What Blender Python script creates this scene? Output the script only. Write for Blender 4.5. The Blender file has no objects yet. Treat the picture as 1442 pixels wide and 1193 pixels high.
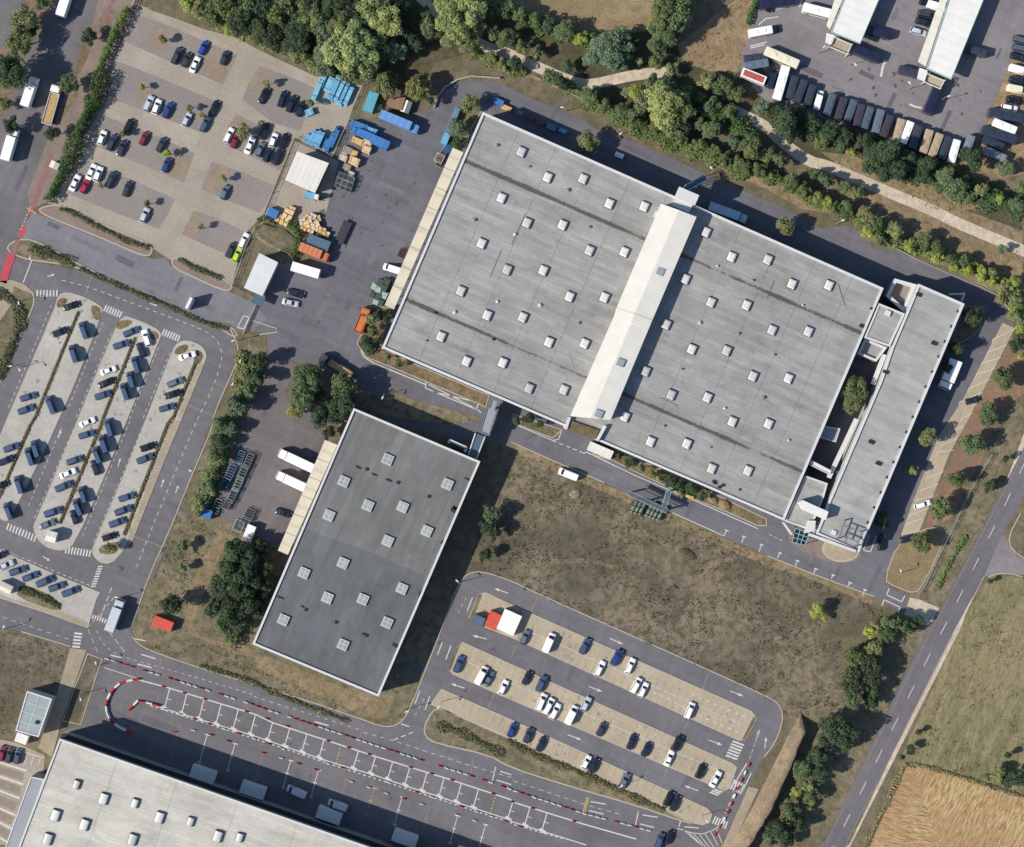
import bpy, bmesh, math, random
from mathutils import Vector, Matrix
from mathutils.geometry import tessellate_polygon
R=math.radians
rnd=random.Random(7)
sc=bpy.context.scene
COL=sc.collection
# ---------------------------------------------------------------- survey grid -> metres
S=0.2; HC=550.0; CX,CY=721.0,596.5; K=3.978
OX={'A':0,'B':360,'C':720,'D':1080}; OY=[0,290,590,890]
def T(t,x,y):
    if t=='S': return (x,y)
    return (OX[t[0]]+x/K, OY[int(t[1])]+y/K)
def PL(s):
    out=[]; t='S'
    for w in s.split():
        if ',' not in w: t=w; continue
        a=[float(v) for v in w.split(',')]
        out.append(T(t,a[0],a[1]))
    return out
def W(p,z=0.0):
    f=(HC-z)/HC*S
    return Vector(((p[0]-CX)*f,(CY-p[1])*f,z))
def WL(s,z=0.0):
    return [W(p,z) for p in (PL(s) if isinstance(s,str) else s)]
AX=R(-23.5)         # main site axis
def dirv(a): return Vector((math.cos(a),math.sin(a),0))
# ---------------------------------------------------------------- mesh builder
ORG={}
class MB:
    def __init__(s): s.v=[]; s.f=[]; s.m=[]
    def face(s,pts,m=0):
        b=len(s.v); s.v+= [tuple(p) for p in pts]; s.f.append(tuple(range(b,b+len(pts)))); s.m.append(m)
    def grid(s,rows,m=0,closed=False,caps=False):
        b=len(s.v); n=len(rows[0])
        for r in rows: s.v+=[tuple(p) for p in r]
        for i in range(len(rows)-1):
            for j in range(n if closed else n-1):
                k=(j+1)%n
                s.f.append((b+i*n+j,b+i*n+k,b+(i+1)*n+k,b+(i+1)*n+j)); s.m.append(m)
        if caps:
            s.f.append(tuple(b+j for j in reversed(range(n)))); s.m.append(m)
            e=b+(len(rows)-1)*n
            s.f.append(tuple(e+j for j in range(n))); s.m.append(m)
    def flat(s,pts,z,m=0):
        pts=[Vector((p[0],p[1],z)) for p in pts]
        b=len(s.v); s.v+=[tuple(p) for p in pts]
        for t in tessellate_polygon([pts]):
            a,c,d=[pts[i] for i in t]
            n=(c-a).cross(d-a)
            t=t if n.z>0 else t[::-1]
            s.f.append(tuple(b+i for i in t)); s.m.append(m)
    def sides(s,pts,z0,z1,m=0):
        n=len(pts); a=sum(pts[i][0]*pts[(i+1)%n][1]-pts[(i+1)%n][0]*pts[i][1] for i in range(n))
        if a<0: pts=pts[::-1]
        for i in range(n):
            p,q=pts[i],pts[(i+1)%n]
            s.face([(p[0],p[1],z0),(q[0],q[1],z0),(q[0],q[1],z1),(p[0],p[1],z1)],m)
    def prism(s,pts,z0,z1,m=0,mtop=None,bottom=False):
        s.sides(pts,z0,z1,m); s.flat(pts,z1,m if mtop is None else mtop)
        if bottom: s.flat(pts[::-1],z0,m)
    def ring(s,outer,inner,z0,z1,m=0):
        n=len(outer)
        s.sides(outer,z0,z1,m)
        for i in range(n):
            k=(i+1)%n
            o1,o2,i1,i2=outer[i],outer[k],inner[i],inner[k]
            q=[(o1[0],o1[1],z1),(o2[0],o2[1],z1),(i2[0],i2[1],z1),(i1[0],i1[1],z1)]
            s.face(q,m)
            s.face([(i1[0],i1[1],z1),(i2[0],i2[1],z1),(i2[0],i2[1],z0),(i1[0],i1[1],z0)],m)
    def box(s,c,d,a=0.0,m=0,top=None,inset=0.0):
        ca,sa=math.cos(a),math.sin(a)
        def P(x,y,z): return (c[0]+x*ca-y*sa,c[1]+x*sa+y*ca,c[2]+z)
        x,y,z=d[0]/2,d[1]/2,d[2]/2; i=inset
        b=[P(-x,-y,-z),P(x,-y,-z),P(x,y,-z),P(-x,y,-z)]
        t=[P(-x+i,-y+i,z),P(x-i,-y+i,z),P(x-i,y-i,z),P(-x+i,y-i,z)]
        s.face(t,m if top is None else top); s.face(b[::-1],m)
        for k in range(4):
            l=(k+1)%4; s.face([b[k],b[l],t[l],t[k]],m)
    def tube(s,p,q,r0,r1=None,n=6,m=0):
        p,q=Vector(p),Vector(q); r1=r0 if r1 is None else r1
        d=(q-p).normalized(); u=d.orthogonal().normalized(); w=d.cross(u)
        A=[[p+(u*math.cos(2*math.pi*k/n)+w*math.sin(2*math.pi*k/n))*r0 for k in range(n)],
           [q+(u*math.cos(2*math.pi*k/n)+w*math.sin(2*math.pi*k/n))*r1 for k in range(n)]]
        s.grid(A,m,closed=True,caps=True)
    def build(s,name,mats,parent=None,smooth=False,loc=None):
        off=Vector((0,0,0))
        if parent is not None: off=ORG.get(parent.name,off)
        elif loc is not None: off=Vector(loc)
        me=bpy.data.meshes.new(name)
        me.from_pydata([(v[0]-off.x,v[1]-off.y,v[2]-off.z) for v in s.v],[],s.f)
        if not isinstance(mats,(list,tuple)): mats=[mats]
        for m in mats: me.materials.append(m)
        if len(mats)>1: me.polygons.foreach_set('material_index',s.m)
        if smooth: me.polygons.foreach_set('use_smooth',[True]*len(me.polygons))
        me.update()
        o=bpy.data.objects.new(name,me); COL.objects.link(o)
        if parent is not None: o.parent=parent; ORG[o.name]=off
        else:
            o.location=off; ORG[o.name]=off
        return o
def tag(o,label=None,cat=None,group=None,kind=None):
    if label: o['label']=label
    if cat: o['category']=cat
    if group: o['group']=group
    if kind: o['kind']=kind
    return o
def empty(name,loc,rz=0,label=None,cat=None,group=None):
    o=bpy.data.objects.new(name,None); COL.objects.link(o)
    o.empty_display_size=0.3
    o.location=loc; o.rotation_euler=(0,0,rz); ORG[o.name]=Vector(loc)
    return tag(o,label,cat,group)
def copy_tree(o,parent=None):
    c=o.copy(); COL.objects.link(c)
    if parent is not None: c.parent=parent
    for ch in list(o.children): copy_tree(ch,c)
    return c
USED=set()
def spawn(proto,loc,rz=0.0,scale=(1,1,1),color=None,label=None,cat=None,group=None):
    if proto.name in USED: o=copy_tree(proto)
    else: USED.add(proto.name); o=proto
    o.location=loc; o.rotation_euler=(0,0,rz); o.scale=scale
    if color is not None:
        o.color=(*color,1)
        for c in o.children_recursive: c.color=(*color,1)
    return tag(o,label,cat,group)
def inset(pts,d):
    n=len(pts); P=[Vector((p[0],p[1])) for p in pts]
    a=sum(P[i].x*P[(i+1)%n].y-P[(i+1)%n].x*P[i].y for i in range(n))
    sg=1 if a>0 else -1
    out=[]
    for i in range(n):
        e1=(P[i]-P[i-1]).normalized(); e2=(P[(i+1)%n]-P[i]).normalized()
        n1=Vector((-e1.y,e1.x))*sg; n2=Vector((-e2.y,e2.x))*sg
        b=(n1+n2)
        if b.length<1e-4: b=n1.copy()
        b.normalize(); c=max(0.35,b.dot(n1))
        q=P[i]+b*(d/c); out.append((q.x,q.y))
    return out
def chaikin(pts,it=2,closed=True):
    for _ in range(it):
        o=[]; n=len(pts)
        for i in range(n if closed else n-1):
            p,q=pts[i],pts[(i+1)%n]
            o.append((p[0]*.75+q[0]*.25,p[1]*.75+q[1]*.25)); o.append((p[0]*.25+q[0]*.75,p[1]*.25+q[1]*.75))
        if not closed: o=[pts[0]]+o+[pts[-1]]
        pts=o
    return pts
def inside(p,poly):
    x,y=p; c=False; n=len(poly)
    for i in range(n):
        x1,y1=poly[i][0],poly[i][1]; x2,y2=poly[i-1][0],poly[i-1][1]
        if (y1>y)!=(y2>y) and x<(x2-x1)*(y-y1)/(y2-y1)+x1: c=not c
    return c
def walk(pts,step):
    pts=[Vector((p[0],p[1])) for p in pts]; out=[]; d=0
    for a,b in zip(pts,pts[1:]):
        l=(b-a).length
        if l<1e-6: continue
        while d<=l:
            out.append((a.lerp(b,d/l),math.atan2(b.y-a.y,b.x-a.x))); d+=step
        d-=l
    return out
ORD="first second third fourth fifth sixth seventh eighth ninth tenth eleventh twelfth thirteenth fourteenth fifteenth sixteenth seventeenth eighteenth nineteenth twentieth".split()
def ordn(i):
    if i<20: return ORD[i]
    tens={2:'twenty',3:'thirty',4:'forty'}; k=i+1
    if k%10==0: return {30:'thirtieth',40:'fortieth'}[k]
    return tens[k//10]+'-'+ORD[k%10-1]
# ---------------------------------------------------------------- materials
def lin(c):
    return tuple(((v/255)/12.92 if v/255<=.04045 else ((v/255+.055)/1.055)**2.4) for v in c)
EXPK=1.30      # sunlit picture value divided by this gives the albedo
def alb(r,g,b): return tuple(v/EXPK for v in lin((r,g,b)))
class NT:
    def __init__(s,name):
        s.mat=bpy.data.materials.new(name); s.mat.use_nodes=True
        s.t=s.mat.node_tree; s.n=s.t.nodes; s.b=s.n['Principled BSDF']
    def new(s,typ,**kw):
        n=s.n.new(typ)
        for k,v in kw.items(): setattr(n,k,v)
        return n
    def link(s,a,b): s.t.links.new(a,b)
    def pos(s,rot=0.0,loc=(0,0,0),scale=(1,1,1)):
        g=s.new('ShaderNodeNewGeometry'); m=s.new('ShaderNodeMapping',vector_type='TEXTURE')
        m.inputs['Rotation'].default_value=(0,0,rot); m.inputs['Location'].default_value=loc; m.inputs['Scale'].default_value=scale
        s.link(g.outputs['Position'],m.inputs['Vector']); return m.outputs['Vector']
    def obj(s):
        return s.new('ShaderNodeTexCoord').outputs['Object']
    def noise(s,vec,scale,detail=4,rough=.55,dist=0.0):
        n=s.new('ShaderNodeTexNoise'); n.inputs['Scale'].default_value=scale; n.inputs['Detail'].default_value=detail
        n.inputs['Roughness'].default_value=rough; n.inputs['Distortion'].default_value=dist
        s.link(vec,n.inputs['Vector']); return n.outputs['Fac']
    def ramp(s,fac,stops):
        r=s.new('ShaderNodeValToRGB'); e=r.color_ramp.elements
        while len(e)<len(stops): e.new(.5)
        for el,(p,c) in zip(e,stops):
            el.position=p; el.color=(*c,1) if isinstance(c,tuple) else (c,c,c,1)
        s.link(fac,r.inputs['Fac']); return r.outputs['Color']
    def mix(s,fac,a,b,mode='MIX'):
        m=s.new('ShaderNodeMix',data_type='RGBA',blend_type=mode)
        for sock,v in ((m.inputs[0],fac),(m.inputs[6],a),(m.inputs[7],b)):
            if isinstance(v,(int,float)): sock.default_value=v
            elif isinstance(v,tuple): sock.default_value=(*v,1) if len(v)==3 else v
            else: s.link(v,sock)
        return m.outputs[2]
    def math(s,op,a,b=None,c=None):
        m=s.new('ShaderNodeMath',operation=op)
        for i,v in enumerate((a,b,c)):
            if v is None: continue
            if isinstance(v,(int,float)): m.inputs[i].default_value=v
            else: s.link(v,m.inputs[i])
        return m.outputs[0]
    def sep(s,vec):
        n=s.new('ShaderNodeSeparateXYZ'); s.link(vec,n.inputs[0]); return n.outputs
    def bump(s,fac,strength=.4,dist=.1):
        b=s.new('ShaderNodeBump'); b.inputs['Strength'].default_value=strength; b.inputs['Distance'].default_value=dist
        s.link(fac,b.inputs['Height']); s.link(b.outputs[0],s.b.inputs['Normal'])
    def out(s,col,rough=.9,spec=.3,metal=0.0):
        if isinstance(col,tuple): s.b.inputs['Base Color'].default_value=(*col,1)
        else: s.link(col,s.b.inputs['Base Color'])
        s.b.inputs['Roughness'].default_value=rough; s.b.inputs['Metallic'].default_value=metal
        s.b.inputs['Specular IOR Level'].default_value=spec
        return s.mat
def m_ground(name,c1,c2,c3,big=.045,mid=.35,fine=2.2,bump=.8,rot=0.0,stretch=(1,1,1)):
    n=NT(name); v=n.pos(rot,(0,0,0),stretch); c1,c2,c3=alb(*c1),alb(*c2),alb(*c3)
    a=n.noise(v,big,5,.6,.6); b=n.noise(v,mid,6,.68,.4); f=n.noise(v,fine,3,.7)
    base=n.mix(n.ramp(a,[(.41,0.),(.59,1.)]),c1,c2)
    base=n.mix(n.ramp(b,[(.42,0.),(.66,1.)]),base,c3)
    k=n.ramp(f,[(.25,.62),(.5,1.),(.75,1.32)])
    base=n.mix(1.0,base,k,'MULTIPLY')
    n.bump(n.math('ADD',b,n.math('MULTIPLY',f,.5)),bump,.5)
    return n.out(base,.95,.1)
def m_asphalt(name,c,var=.14,rot=AX,seam=True):
    n=NT(name); c=alb(*c); v=n.pos(rot); vs=n.pos(rot,(0,0,0),(14,1.2,1)); vs2=n.pos(rot,(0,0,0),(1.2,14,1))
    a=n.noise(v,.05,5,.6,.5); b=n.noise(vs,.5,4,.6); b2=n.noise(vs2,.5,4,.6); f=n.noise(v,5.,3,.8); m=n.noise(v,.6,5,.65)
    k=n.ramp(a,[(.3,1-var),(.7,1+var)])
    k=n.mix(1.0,k,n.ramp(b,[(.3,.9),(.7,1.1)]),'MULTIPLY'); k=n.mix(1.0,k,n.ramp(b2,[(.3,.94),(.7,1.06)]),'MULTIPLY')
    k=n.mix(1.0,k,n.ramp(f,[(.25,.84),(.75,1.16)]),'MULTIPLY')
    k=n.mix(1.0,k,n.ramp(m,[(.25,.88),(.55,1.0),(.72,1.1)]),'MULTIPLY')
    st=n.ramp(n.noise(v,.22,3,.5,.3),[(.66,1.0),(.74,.78)])
    k=n.mix(1.0,k,st,'MULTIPLY')
    if seam:
        vo=n.new('ShaderNodeTexVoronoi',feature='DISTANCE_TO_EDGE'); vo.inputs['Scale'].default_value=.055
        n.link(v,vo.inputs['Vector'])
        k=n.mix(1.0,k,n.ramp(vo.outputs['Distance'],[(.004,.8),(.012,1.)]),'MULTIPLY')
    col=n.mix(1.0,c,k,'MULTIPLY'); n.bump(f,.25,.03)
    return n.out(col,.9,.2)
def m_paving(name,c,bw,bh,rot=AX,joint=.75,var=.08,msize=.05,loc=(0,0,0),stain=.12):
    n=NT(name); c=alb(*c); v=n.pos(rot,loc)
    br=n.new('ShaderNodeTexBrick',offset=.5)
    n.link(v,br.inputs['Vector']); br.inputs['Scale'].default_value=1
    br.inputs['Brick Width'].default_value=bw; br.inputs['Row Height'].default_value=bh; br.inputs['Mortar Size'].default_value=msize
    br.inputs['Color1'].default_value=(1+var,)*3+(1,); br.inputs['Color2'].default_value=(1-var,)*3+(1,); br.inputs['Mortar'].default_value=(joint,)*3+(1,)
    k=br.outputs['Color']
    k=n.mix(1.0,k,n.ramp(n.noise(v,.09,5,.6,.5),[(.3,1-stain),(.7,1+stain)]),'MULTIPLY')
    k=n.mix(1.0,k,n.ramp(n.noise(v,1.2,5,.7),[(.3,.88),(.7,1.1)]),'MULTIPLY')
    k=n.mix(1.0,k,n.ramp(n.noise(v,6,3,.7),[(.3,.92),(.7,1.08)]),'MULTIPLY')
    col=n.mix(1.0,c,k,'MULTIPLY'); return n.out(col,.85,.25)
def m_roof(name,c,corner,rot,depth,strip=1.05,slen=9,grime=(),seams=(),var=.07,tint=(118,108,98),lines=True):
    n=NT(name); c=alb(*c); p=W(corner,9.5); v=n.pos(rot,(p.x,p.y,0))
    br=n.new('ShaderNodeTexBrick',offset=.37)
    n.link(v,br.inputs['Vector']); br.inputs['Scale'].default_value=1
    br.inputs['Brick Width'].default_value=slen; br.inputs['Row Height'].default_value=strip; br.inputs['Mortar Size'].default_value=.03
    br.inputs['Color1'].default_value=(1+var,)*3+(1,); br.inputs['Color2'].default_value=(1-var,)*3+(1,); br.inputs['Mortar'].default_value=(.76,)*3+(1,)
    k=br.outputs['Color']
    vs=n.pos(rot,(p.x,p.y,0),(9,1,1))
    k=n.mix(1.0,k,n.ramp(n.noise(vs,.45,5,.65),[(.25,.84),(.75,1.13)]),'MULTIPLY')
    k=n.mix(1.0,k,n.ramp(n.noise(v,.06,4,.6,.8),[(.3,.84),(.7,1.12)]),'MULTIPLY')
    vs2=n.pos(rot,(p.x,p.y,0),(3,1,1)); k=n.mix(1.0,k,n.ramp(n.noise(vs2,.28,5,.7,.6),[(.3,.88),(.68,1.09)]),'MULTIPLY')
    k=n.mix(1.0,k,n.ramp(n.noise(v,2.5,4,.7),[(.3,.9),(.7,1.08)]),'MULTIPLY')
    o=n.sep(v)
    # thin expansion joints across the sheet
    for axis,step in seams:
        fr=n.math('PINGPONG',o[axis],step/2)
        k=n.mix(1.0,k,n.ramp(fr,[(.05,.72),(.16,1.)]),'MULTIPLY')
    k=n.mix(1.0,k,n.ramp(n.noise(v,.11,6,.72,1.0),[(.52,(1.,1.,1.)),(.62,(.9,.885,.86)),(.66,(.97,.965,.95)),(.72,(.86,.84,.81))]),'MULTIPLY')
    col=n.mix(1.0,c,k,'MULTIPLY')
    nz=n.noise(v,.9,7,.78,1.6); nb=n.noise(v,.07,2,.5)
    for vv,wd,am in grime:
        d=n.math('ABSOLUTE',n.math('SUBTRACT',o[1],vv))
        msk=n.math('SUBTRACT',1.0,n.math('MULTIPLY',d,1/wd)); msk=n.math('MAXIMUM',msk,0.0)
        q=n.math('MULTIPLY',msk,n.math('ADD',nz,n.math('MULTIPLY',n.math('SUBTRACT',nb,.5),.9)))
        q=n.ramp(q,[(.3,0.),(.42,am)])
        col=n.mix(q,col,tuple(x*.45 for x in alb(*tint)))
        q2=n.ramp(n.math('MULTIPLY',n.math('MAXIMUM',n.math('SUBTRACT',1.0,n.math('MULTIPLY',d,1/(wd*1.6))),0.0),1.0),[(.0,0.),(.9,.2)])
        col=n.mix(q2,col,tuple(x*.75 for x in alb(*tint)))
    return n.out(col,.85,.25)
def m_plain(name,c,rough=.7,spec=.3,metal=0.0,var=.08,scale=.8):
    n=NT(name); v=n.pos(); k=n.ramp(n.noise(v,scale,5,.65),[(.3,1-var),(.7,1+var)])
    return n.out(n.mix(1.0,alb(*c),k,'MULTIPLY'),rough,spec,metal)
def m_rib(name,c,rot,step=.6,depth=.8,axis=0):
    n=NT(name); v=n.pos(rot); o=n.sep(v); fr=n.math('PINGPONG',o[axis],step/2)
    k=n.ramp(n.math('DIVIDE',fr,step/2),[(.0,depth),(.25,1.),(1.,1.03)])
    k=n.mix(1.0,k,n.ramp(n.noise(v,.3,5,.6),[(.3,.93),(.7,1.05)]),'MULTIPLY')
    return n.out(n.mix(1.0,alb(*c),k,'MULTIPLY'),.6,.3)
def m_paint():
    n=NT('vehicle_paint'); oi=n.new('ShaderNodeObjectInfo'); v=n.obj()
    k=n.ramp(n.noise(v,.9,3,.6),[(.3,.93),(.7,1.05)])
    n.b.inputs['Coat Weight'].default_value=.6; n.b.inputs['Coat Roughness'].default_value=.08
    return n.out(n.mix(1.0,oi.outputs['Color'],k,'MULTIPLY'),.35,.5)
def m_objcol(name,rough=.8):
    n=NT(name); oi=n.new('ShaderNodeObjectInfo'); v=n.pos()
    k=n.ramp(n.noise(v,1.6,5,.7),[(.3,.74),(.7,1.2)])
    return n.out(n.mix(1.0,oi.outputs['Color'],k,'MULTIPLY'),rough,.3)
def m_leaf(name='leaves'):
    n=NT(name); oi=n.new('ShaderNodeObjectInfo'); g=n.pos()
    hue=n.ramp(oi.outputs['Random'],[(0.,(1.1,1.02,.92)),(.35,(1.,1.,1.)),(.7,(.9,.98,1.08)),(1.,(1.08,1.06,1.))])
    a=n.noise(g,.35,4,.6,.4); b=n.noise(g,2.6,2,.6)
    k=n.ramp(a,[(.3,(.7,.75,.68)),(.5,(1.,1.,1.)),(.72,(1.4,1.28,1.08))])
    k=n.mix(1.0,k,n.ramp(b,[(.3,.72),(.7,1.3)]),'MULTIPLY')
    k=n.mix(1.0,k,hue,'MULTIPLY')
    col=n.mix(1.0,oi.outputs['Color'],k,'MULTIPLY')
    n.b.inputs['Subsurface Weight'].default_value=0
    tr=n.new('ShaderNodeBsdfTranslucent'); n.link(col,tr.inputs['Color'])
    mx=n.new('ShaderNodeMixShader'); mx.inputs[0].default_value=.22
    n.out(col,.7,.25)
    n.link(n.b.outputs[0],mx.inputs[1]); n.link(tr.outputs[0],mx.inputs[2])
    n.link(mx.outputs[0],n.n['Material Output'].inputs['Surface'])
    return n.mat
def m_glass(name,c,rough=.08):
    n=NT(name); return n.out(alb(*c),rough,.8)
M={}
M['ground']=m_ground('ground_soil',(122,112,92),(138,126,104),(100,96,76),bump=.35)
M['field']=m_ground('weedy_field',(112,103,88),(148,133,116),(90,91,70),.045,.4,2.6,.4)
M['vergeN']=m_ground('dry_verge',(150,132,106),(166,144,116),(118,110,82),.08,.5,2.4,.35)
M['verge']=m_ground('verge_grass',(126,118,96),(150,136,114),(98,98,72),.08,.5,2.4,.35)
M['dry']=m_ground('dry_grass',(166,146,114),(148,130,98),(136,124,94),.05,.3,2.0,.3)
M['scrub']=m_ground('dry_scrub',(174,150,120),(160,136,108),(136,122,94),.12,.45,2.2,.4)
M['soil']=m_ground('red_soil',(164,130,108),(150,120,100),(130,114,94),.1,.5,2.5,.25)
M['soil2']=m_ground('bay_soil',(156,138,120),(166,148,130),(148,134,120),.1,.5,2.5,.2)
M['pit']=m_ground('tree_pit_soil',(136,114,98),(150,130,112),(110,100,80),.1,.5,2.5,.3)
M['strip']=m_ground('median_soil',(104,94,72),(126,112,86),(78,74,54),.2,.7,2.5,.3)
M['bed']=m_ground('planting_bed',(132,114,90),(148,128,102),(98,94,68),.12,.6,2.5,.4)
M['bank']=m_ground('bank_soil',(168,148,124),(152,134,112),(130,116,96),.12,.5,2.5,.35)
M['meadow']=m_ground('mown_meadow',(146,135,104),(124,121,88),(158,145,112),.04,.35,1.6,.35,R(-20),(1,3,1))
M['straw']=None
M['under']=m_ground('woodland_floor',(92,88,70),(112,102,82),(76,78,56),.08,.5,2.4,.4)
M['asph']=m_asphalt('asphalt_yard',(117,116,122),seam=False)
M['drive']=m_asphalt('asphalt_drive',(134,132,137),seam=False)
M['asph2']=m_asphalt('asphalt_lot',(120,118,121),rot=AX,seam=False)
M['asph3']=m_asphalt('asphalt_street',(119,116,118),rot=R(66),seam=False)
M['asph4']=m_asphalt('asphalt_bus_yard',(142,137,139),seam=False)
M['asph5']=m_asphalt('asphalt_old_yard',(122,115,115),.16,seam=False)
M['asph6']=m_asphalt('asphalt_aisle',(100,98,102),.06,seam=False)
M['road']=m_asphalt('asphalt_country_road',(119,116,120),.1,R(62),False)
M['lot']=m_paving('concrete_lane',(172,162,148),9,6,AX,.86,.04,.06)
M['gravel']=m_ground('gravel_bay',(147,140,137),(156,148,143),(150,140,132),.06,.3,3.5,.15)
M['bay']=m_paving('paver_bay_grey',(188,184,175),5.2,2.6,AX,.9,.04,.08)
M['bay2']=m_paving('paver_bay_beige',(188,174,150),.9,2.5,AX,.93,.035,.05)
M['kerb']=m_plain('kerb_stone',(190,180,164),.85,.2)
M['pave']=m_paving('pavement_slabs',(176,162,140),1.2,1.2,AX,.86,.06,.05)
M['pave2']=m_paving('pavement_dusty',(146,130,120),1.2,1.2,R(66),.88,.06,.05)
M['path']=m_ground('gravel_path',(222,208,188),(206,192,170),(192,178,156),.1,.6,3.,.15)
M['white']=m_plain('road_paint_white',(215,212,206),.7,.2,var=.16,scale=1.5)
M['joint']=m_plain('road_joint',(152,138,124),.8,.2,var=.15)
M['redpath']=m_plain('red_cycle_paint',(196,84,92),.8,.2,var=.12)
M['redfade']=m_plain('red_cycle_worn',(150,112,110),.8,.2,var=.12)
M['wall']=m_rib('cladding_grey',(150,152,152),0,.4,.9)
M['wallw']=m_rib('cladding_white',(205,205,200),0,.5,.92)
M['parapet']=m_plain('parapet_cap',(222,222,220),.5,.3,var=.05)
M['roofA']=m_roof('roof_felt_grey',(168,167,164),(680,158),AX,71,grime=((-14.3,1.5,.9),(-56,1.5,.9)),var=.085,seams=((0,11.2),(1,71*4)))
M['roofO']=m_roof('roof_felt_office',(174,174,170),(1293,400),AX,71,strip=.95,slen=13,var=.04)
M['roofD']=m_roof('roof_felt_dark',(126,126,125),(498,575),R(-23.5-90),71,strip=1.0,slen=16,grime=(),var=.05)
M['roofB']=m_roof('roof_bottom',(208,204,193),(84,1040),R(-19.3),71,strip=1.1,slen=11,var=.03,seams=((0,17.5),))
M['gal']=m_rib('gallery_sheet',(238,234,222),AX,.9,.93,axis=1)
M['sheet']=m_rib('white_sheet_roof',(236,232,222),AX,1.5,.9)
M['sheetb']=m_rib('blue_white_sheet_roof',(224,228,226),AX,.8,.86)
M['cream']=m_rib('cream_canopy',(226,216,194),AX,5.6,.84,axis=1)
M['sky_d']=m_plain('skylight_dome',(232,232,228),.35,.4,var=.06)
def m_var(name,c,rough,spec,amt):
    n=NT(name); oi=n.new('ShaderNodeObjectInfo'); v=n.pos()
    k=n.ramp(oi.outputs['Random'],[(0.,(1-amt,1-amt,1-amt*.9)),(.5,(1.,1.,1.)),(1.,(1+amt*.3,1+amt*.3,1+amt*.3))])
    k=n.mix(1.0,k,n.ramp(n.noise(v,1.2,5,.7),[(.3,.86),(.7,1.06)]),'MULTIPLY')
    return n.out(n.mix(1.0,alb(*c),k,'MULTIPLY'),rough,spec)
M['sky_d']=m_var('skylight_dome',(230,230,224),.35,.4,.28)
M['curb']=m_plain('skylight_curb',(92,92,94),.7,.3)
M['pane']=m_plain('skylight_pane',(176,188,182),.25,.5,var=.1,scale=2.)
M['pane']=m_var('skylight_pane',(176,188,182),.25,.5,.3)
M['annex']=m_rib('annex_sheet',(158,164,172),R(-19.3),.7,.94)
M['steel']=m_plain('pale_teal_steel',(150,182,188),.5,.4)
M['grey']=m_plain('grey_metal',(128,130,134),.5,.4,.3)
M['dark']=m_plain('dark_metal',(48,50,54),.6,.3)
M['black']=m_plain('tyre_rubber',(26,26,28),.85,.2)
M['rim']=m_plain('wheel_rim',(150,150,154),.4,.5,.5)
M['glass']=m_glass('tinted_glass',(38,46,58))
M['glassb']=m_glass('blue_glass_roof',(88,112,124),.2)
M['lamp']=m_plain('lamp_lens',(225,222,214),.3,.5)
M['tail']=m_plain('tail_lens',(170,40,36),.3,.5)
M['wood']=m_plain('sawn_wood',(196,162,112),.85,.2,var=.2,scale=2.)
M['trunk']=m_plain('bark',(84,72,58),.9,.1,var=.2,scale=3.)
M['paint']=m_paint(); M['oc']=m_objcol('painted_goods'); M['leaf']=m_leaf()
M['whitep']=m_plain('white_paint',(240,238,232),.5,.3,var=.05)
M['redp']=m_plain('barrier_red',(196,48,54),.5,.3)
def straw():
    n=NT('straw_field'); v=n.pos()
    # two ploughing directions meeting on a ridge line
    p=W(T('D3',850,860)); q=W(T('D3',960,1193))
    d=(q-p).normalized(); nx=Vector((-d.y,d.x,0))
    o=n.sep(v)
    side=n.math('ADD',n.math('MULTIPLY',n.math('SUBTRACT',o[0],p.x),nx.x),n.math('MULTIPLY',n.math('SUBTRACT',o[1],p.y),nx.y))
    sel=n.math('GREATER_THAN',side,0.0)
    va=n.pos(R(61),(0,0,0),(3.2,.36,1)); vb=n.pos(R(-14),(0,0,0),(3.2,.36,1))
    a=n.noise(va,1.,6,.78,.6); b=n.noise(vb,1.,6,.78,.6)
    f=n.mix(sel,b,a)
    col=n.ramp(f,[(.39,alb(134,108,72)),(.5,alb(192,162,116)),(.6,alb(226,202,156))])
    col=n.mix(n.ramp(n.noise(v,.05,4,.6),[(.42,0.),(.62,.45)]),col,alb(172,134,100))
    n.bump(f,.6,.4)
    return n.out(col,.95,.1)
M['straw']=straw()
# ================================================================ SETTING: ground, roads, paved areas
def struct(o,label,cat): return tag(o,label,cat,None,'structure')
def sheet(name,s,z,mat,label,cat,soft=0):
    pts=PL(s) if isinstance(s,str) else s
    if soft: pts=chaikin(pts,soft)
    w=[W(p) for p in pts]; mb=MB(); mb.flat(w,z)
    return struct(mb.build(name,M[mat]),label,cat)
def multi_sheet(name,polys,z,mat,label,cat,soft=0):
    mb=MB()
    for i,s in enumerate(polys):
        pts=PL(s)
        if soft: pts=chaikin(pts,soft)
        mb.flat([W(p) for p in pts],z+i*.0004)
    return struct(mb.build(name,M[mat]),label,cat)
def slab(name,s,mat,label,cat,soft=0,z1=.13,kerb=.35,km='kerb'):
    pts=PL(s) if isinstance(s,str) else s
    if soft: pts=chaikin(pts,soft)
    w=[(p.x,p.y) for p in (W(q) for q in pts)]
    if kerb:
        i=inset(w,kerb); mb=MB(); mb.ring(w,i,0,z1,1); mb.flat(i,z1-.012,0)
        return struct(mb.build(name,[M[mat],M[km]]),label,cat)
    mb=MB(); mb.prism(w,0,z1); return struct(mb.build(name,M[mat]),label,cat)
mb=MB()
for i in range(-6,6):
    for j in range(-6,6):
        a,b=i*250,j*250; mb.face([(a,b,0),(a+250,b,0),(a+250,b+250,0),(a,b+250,0)])
struct(mb.build('ground',M['ground']),'olive brown bare ground between the plots, reaching past the frame','ground')
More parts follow.
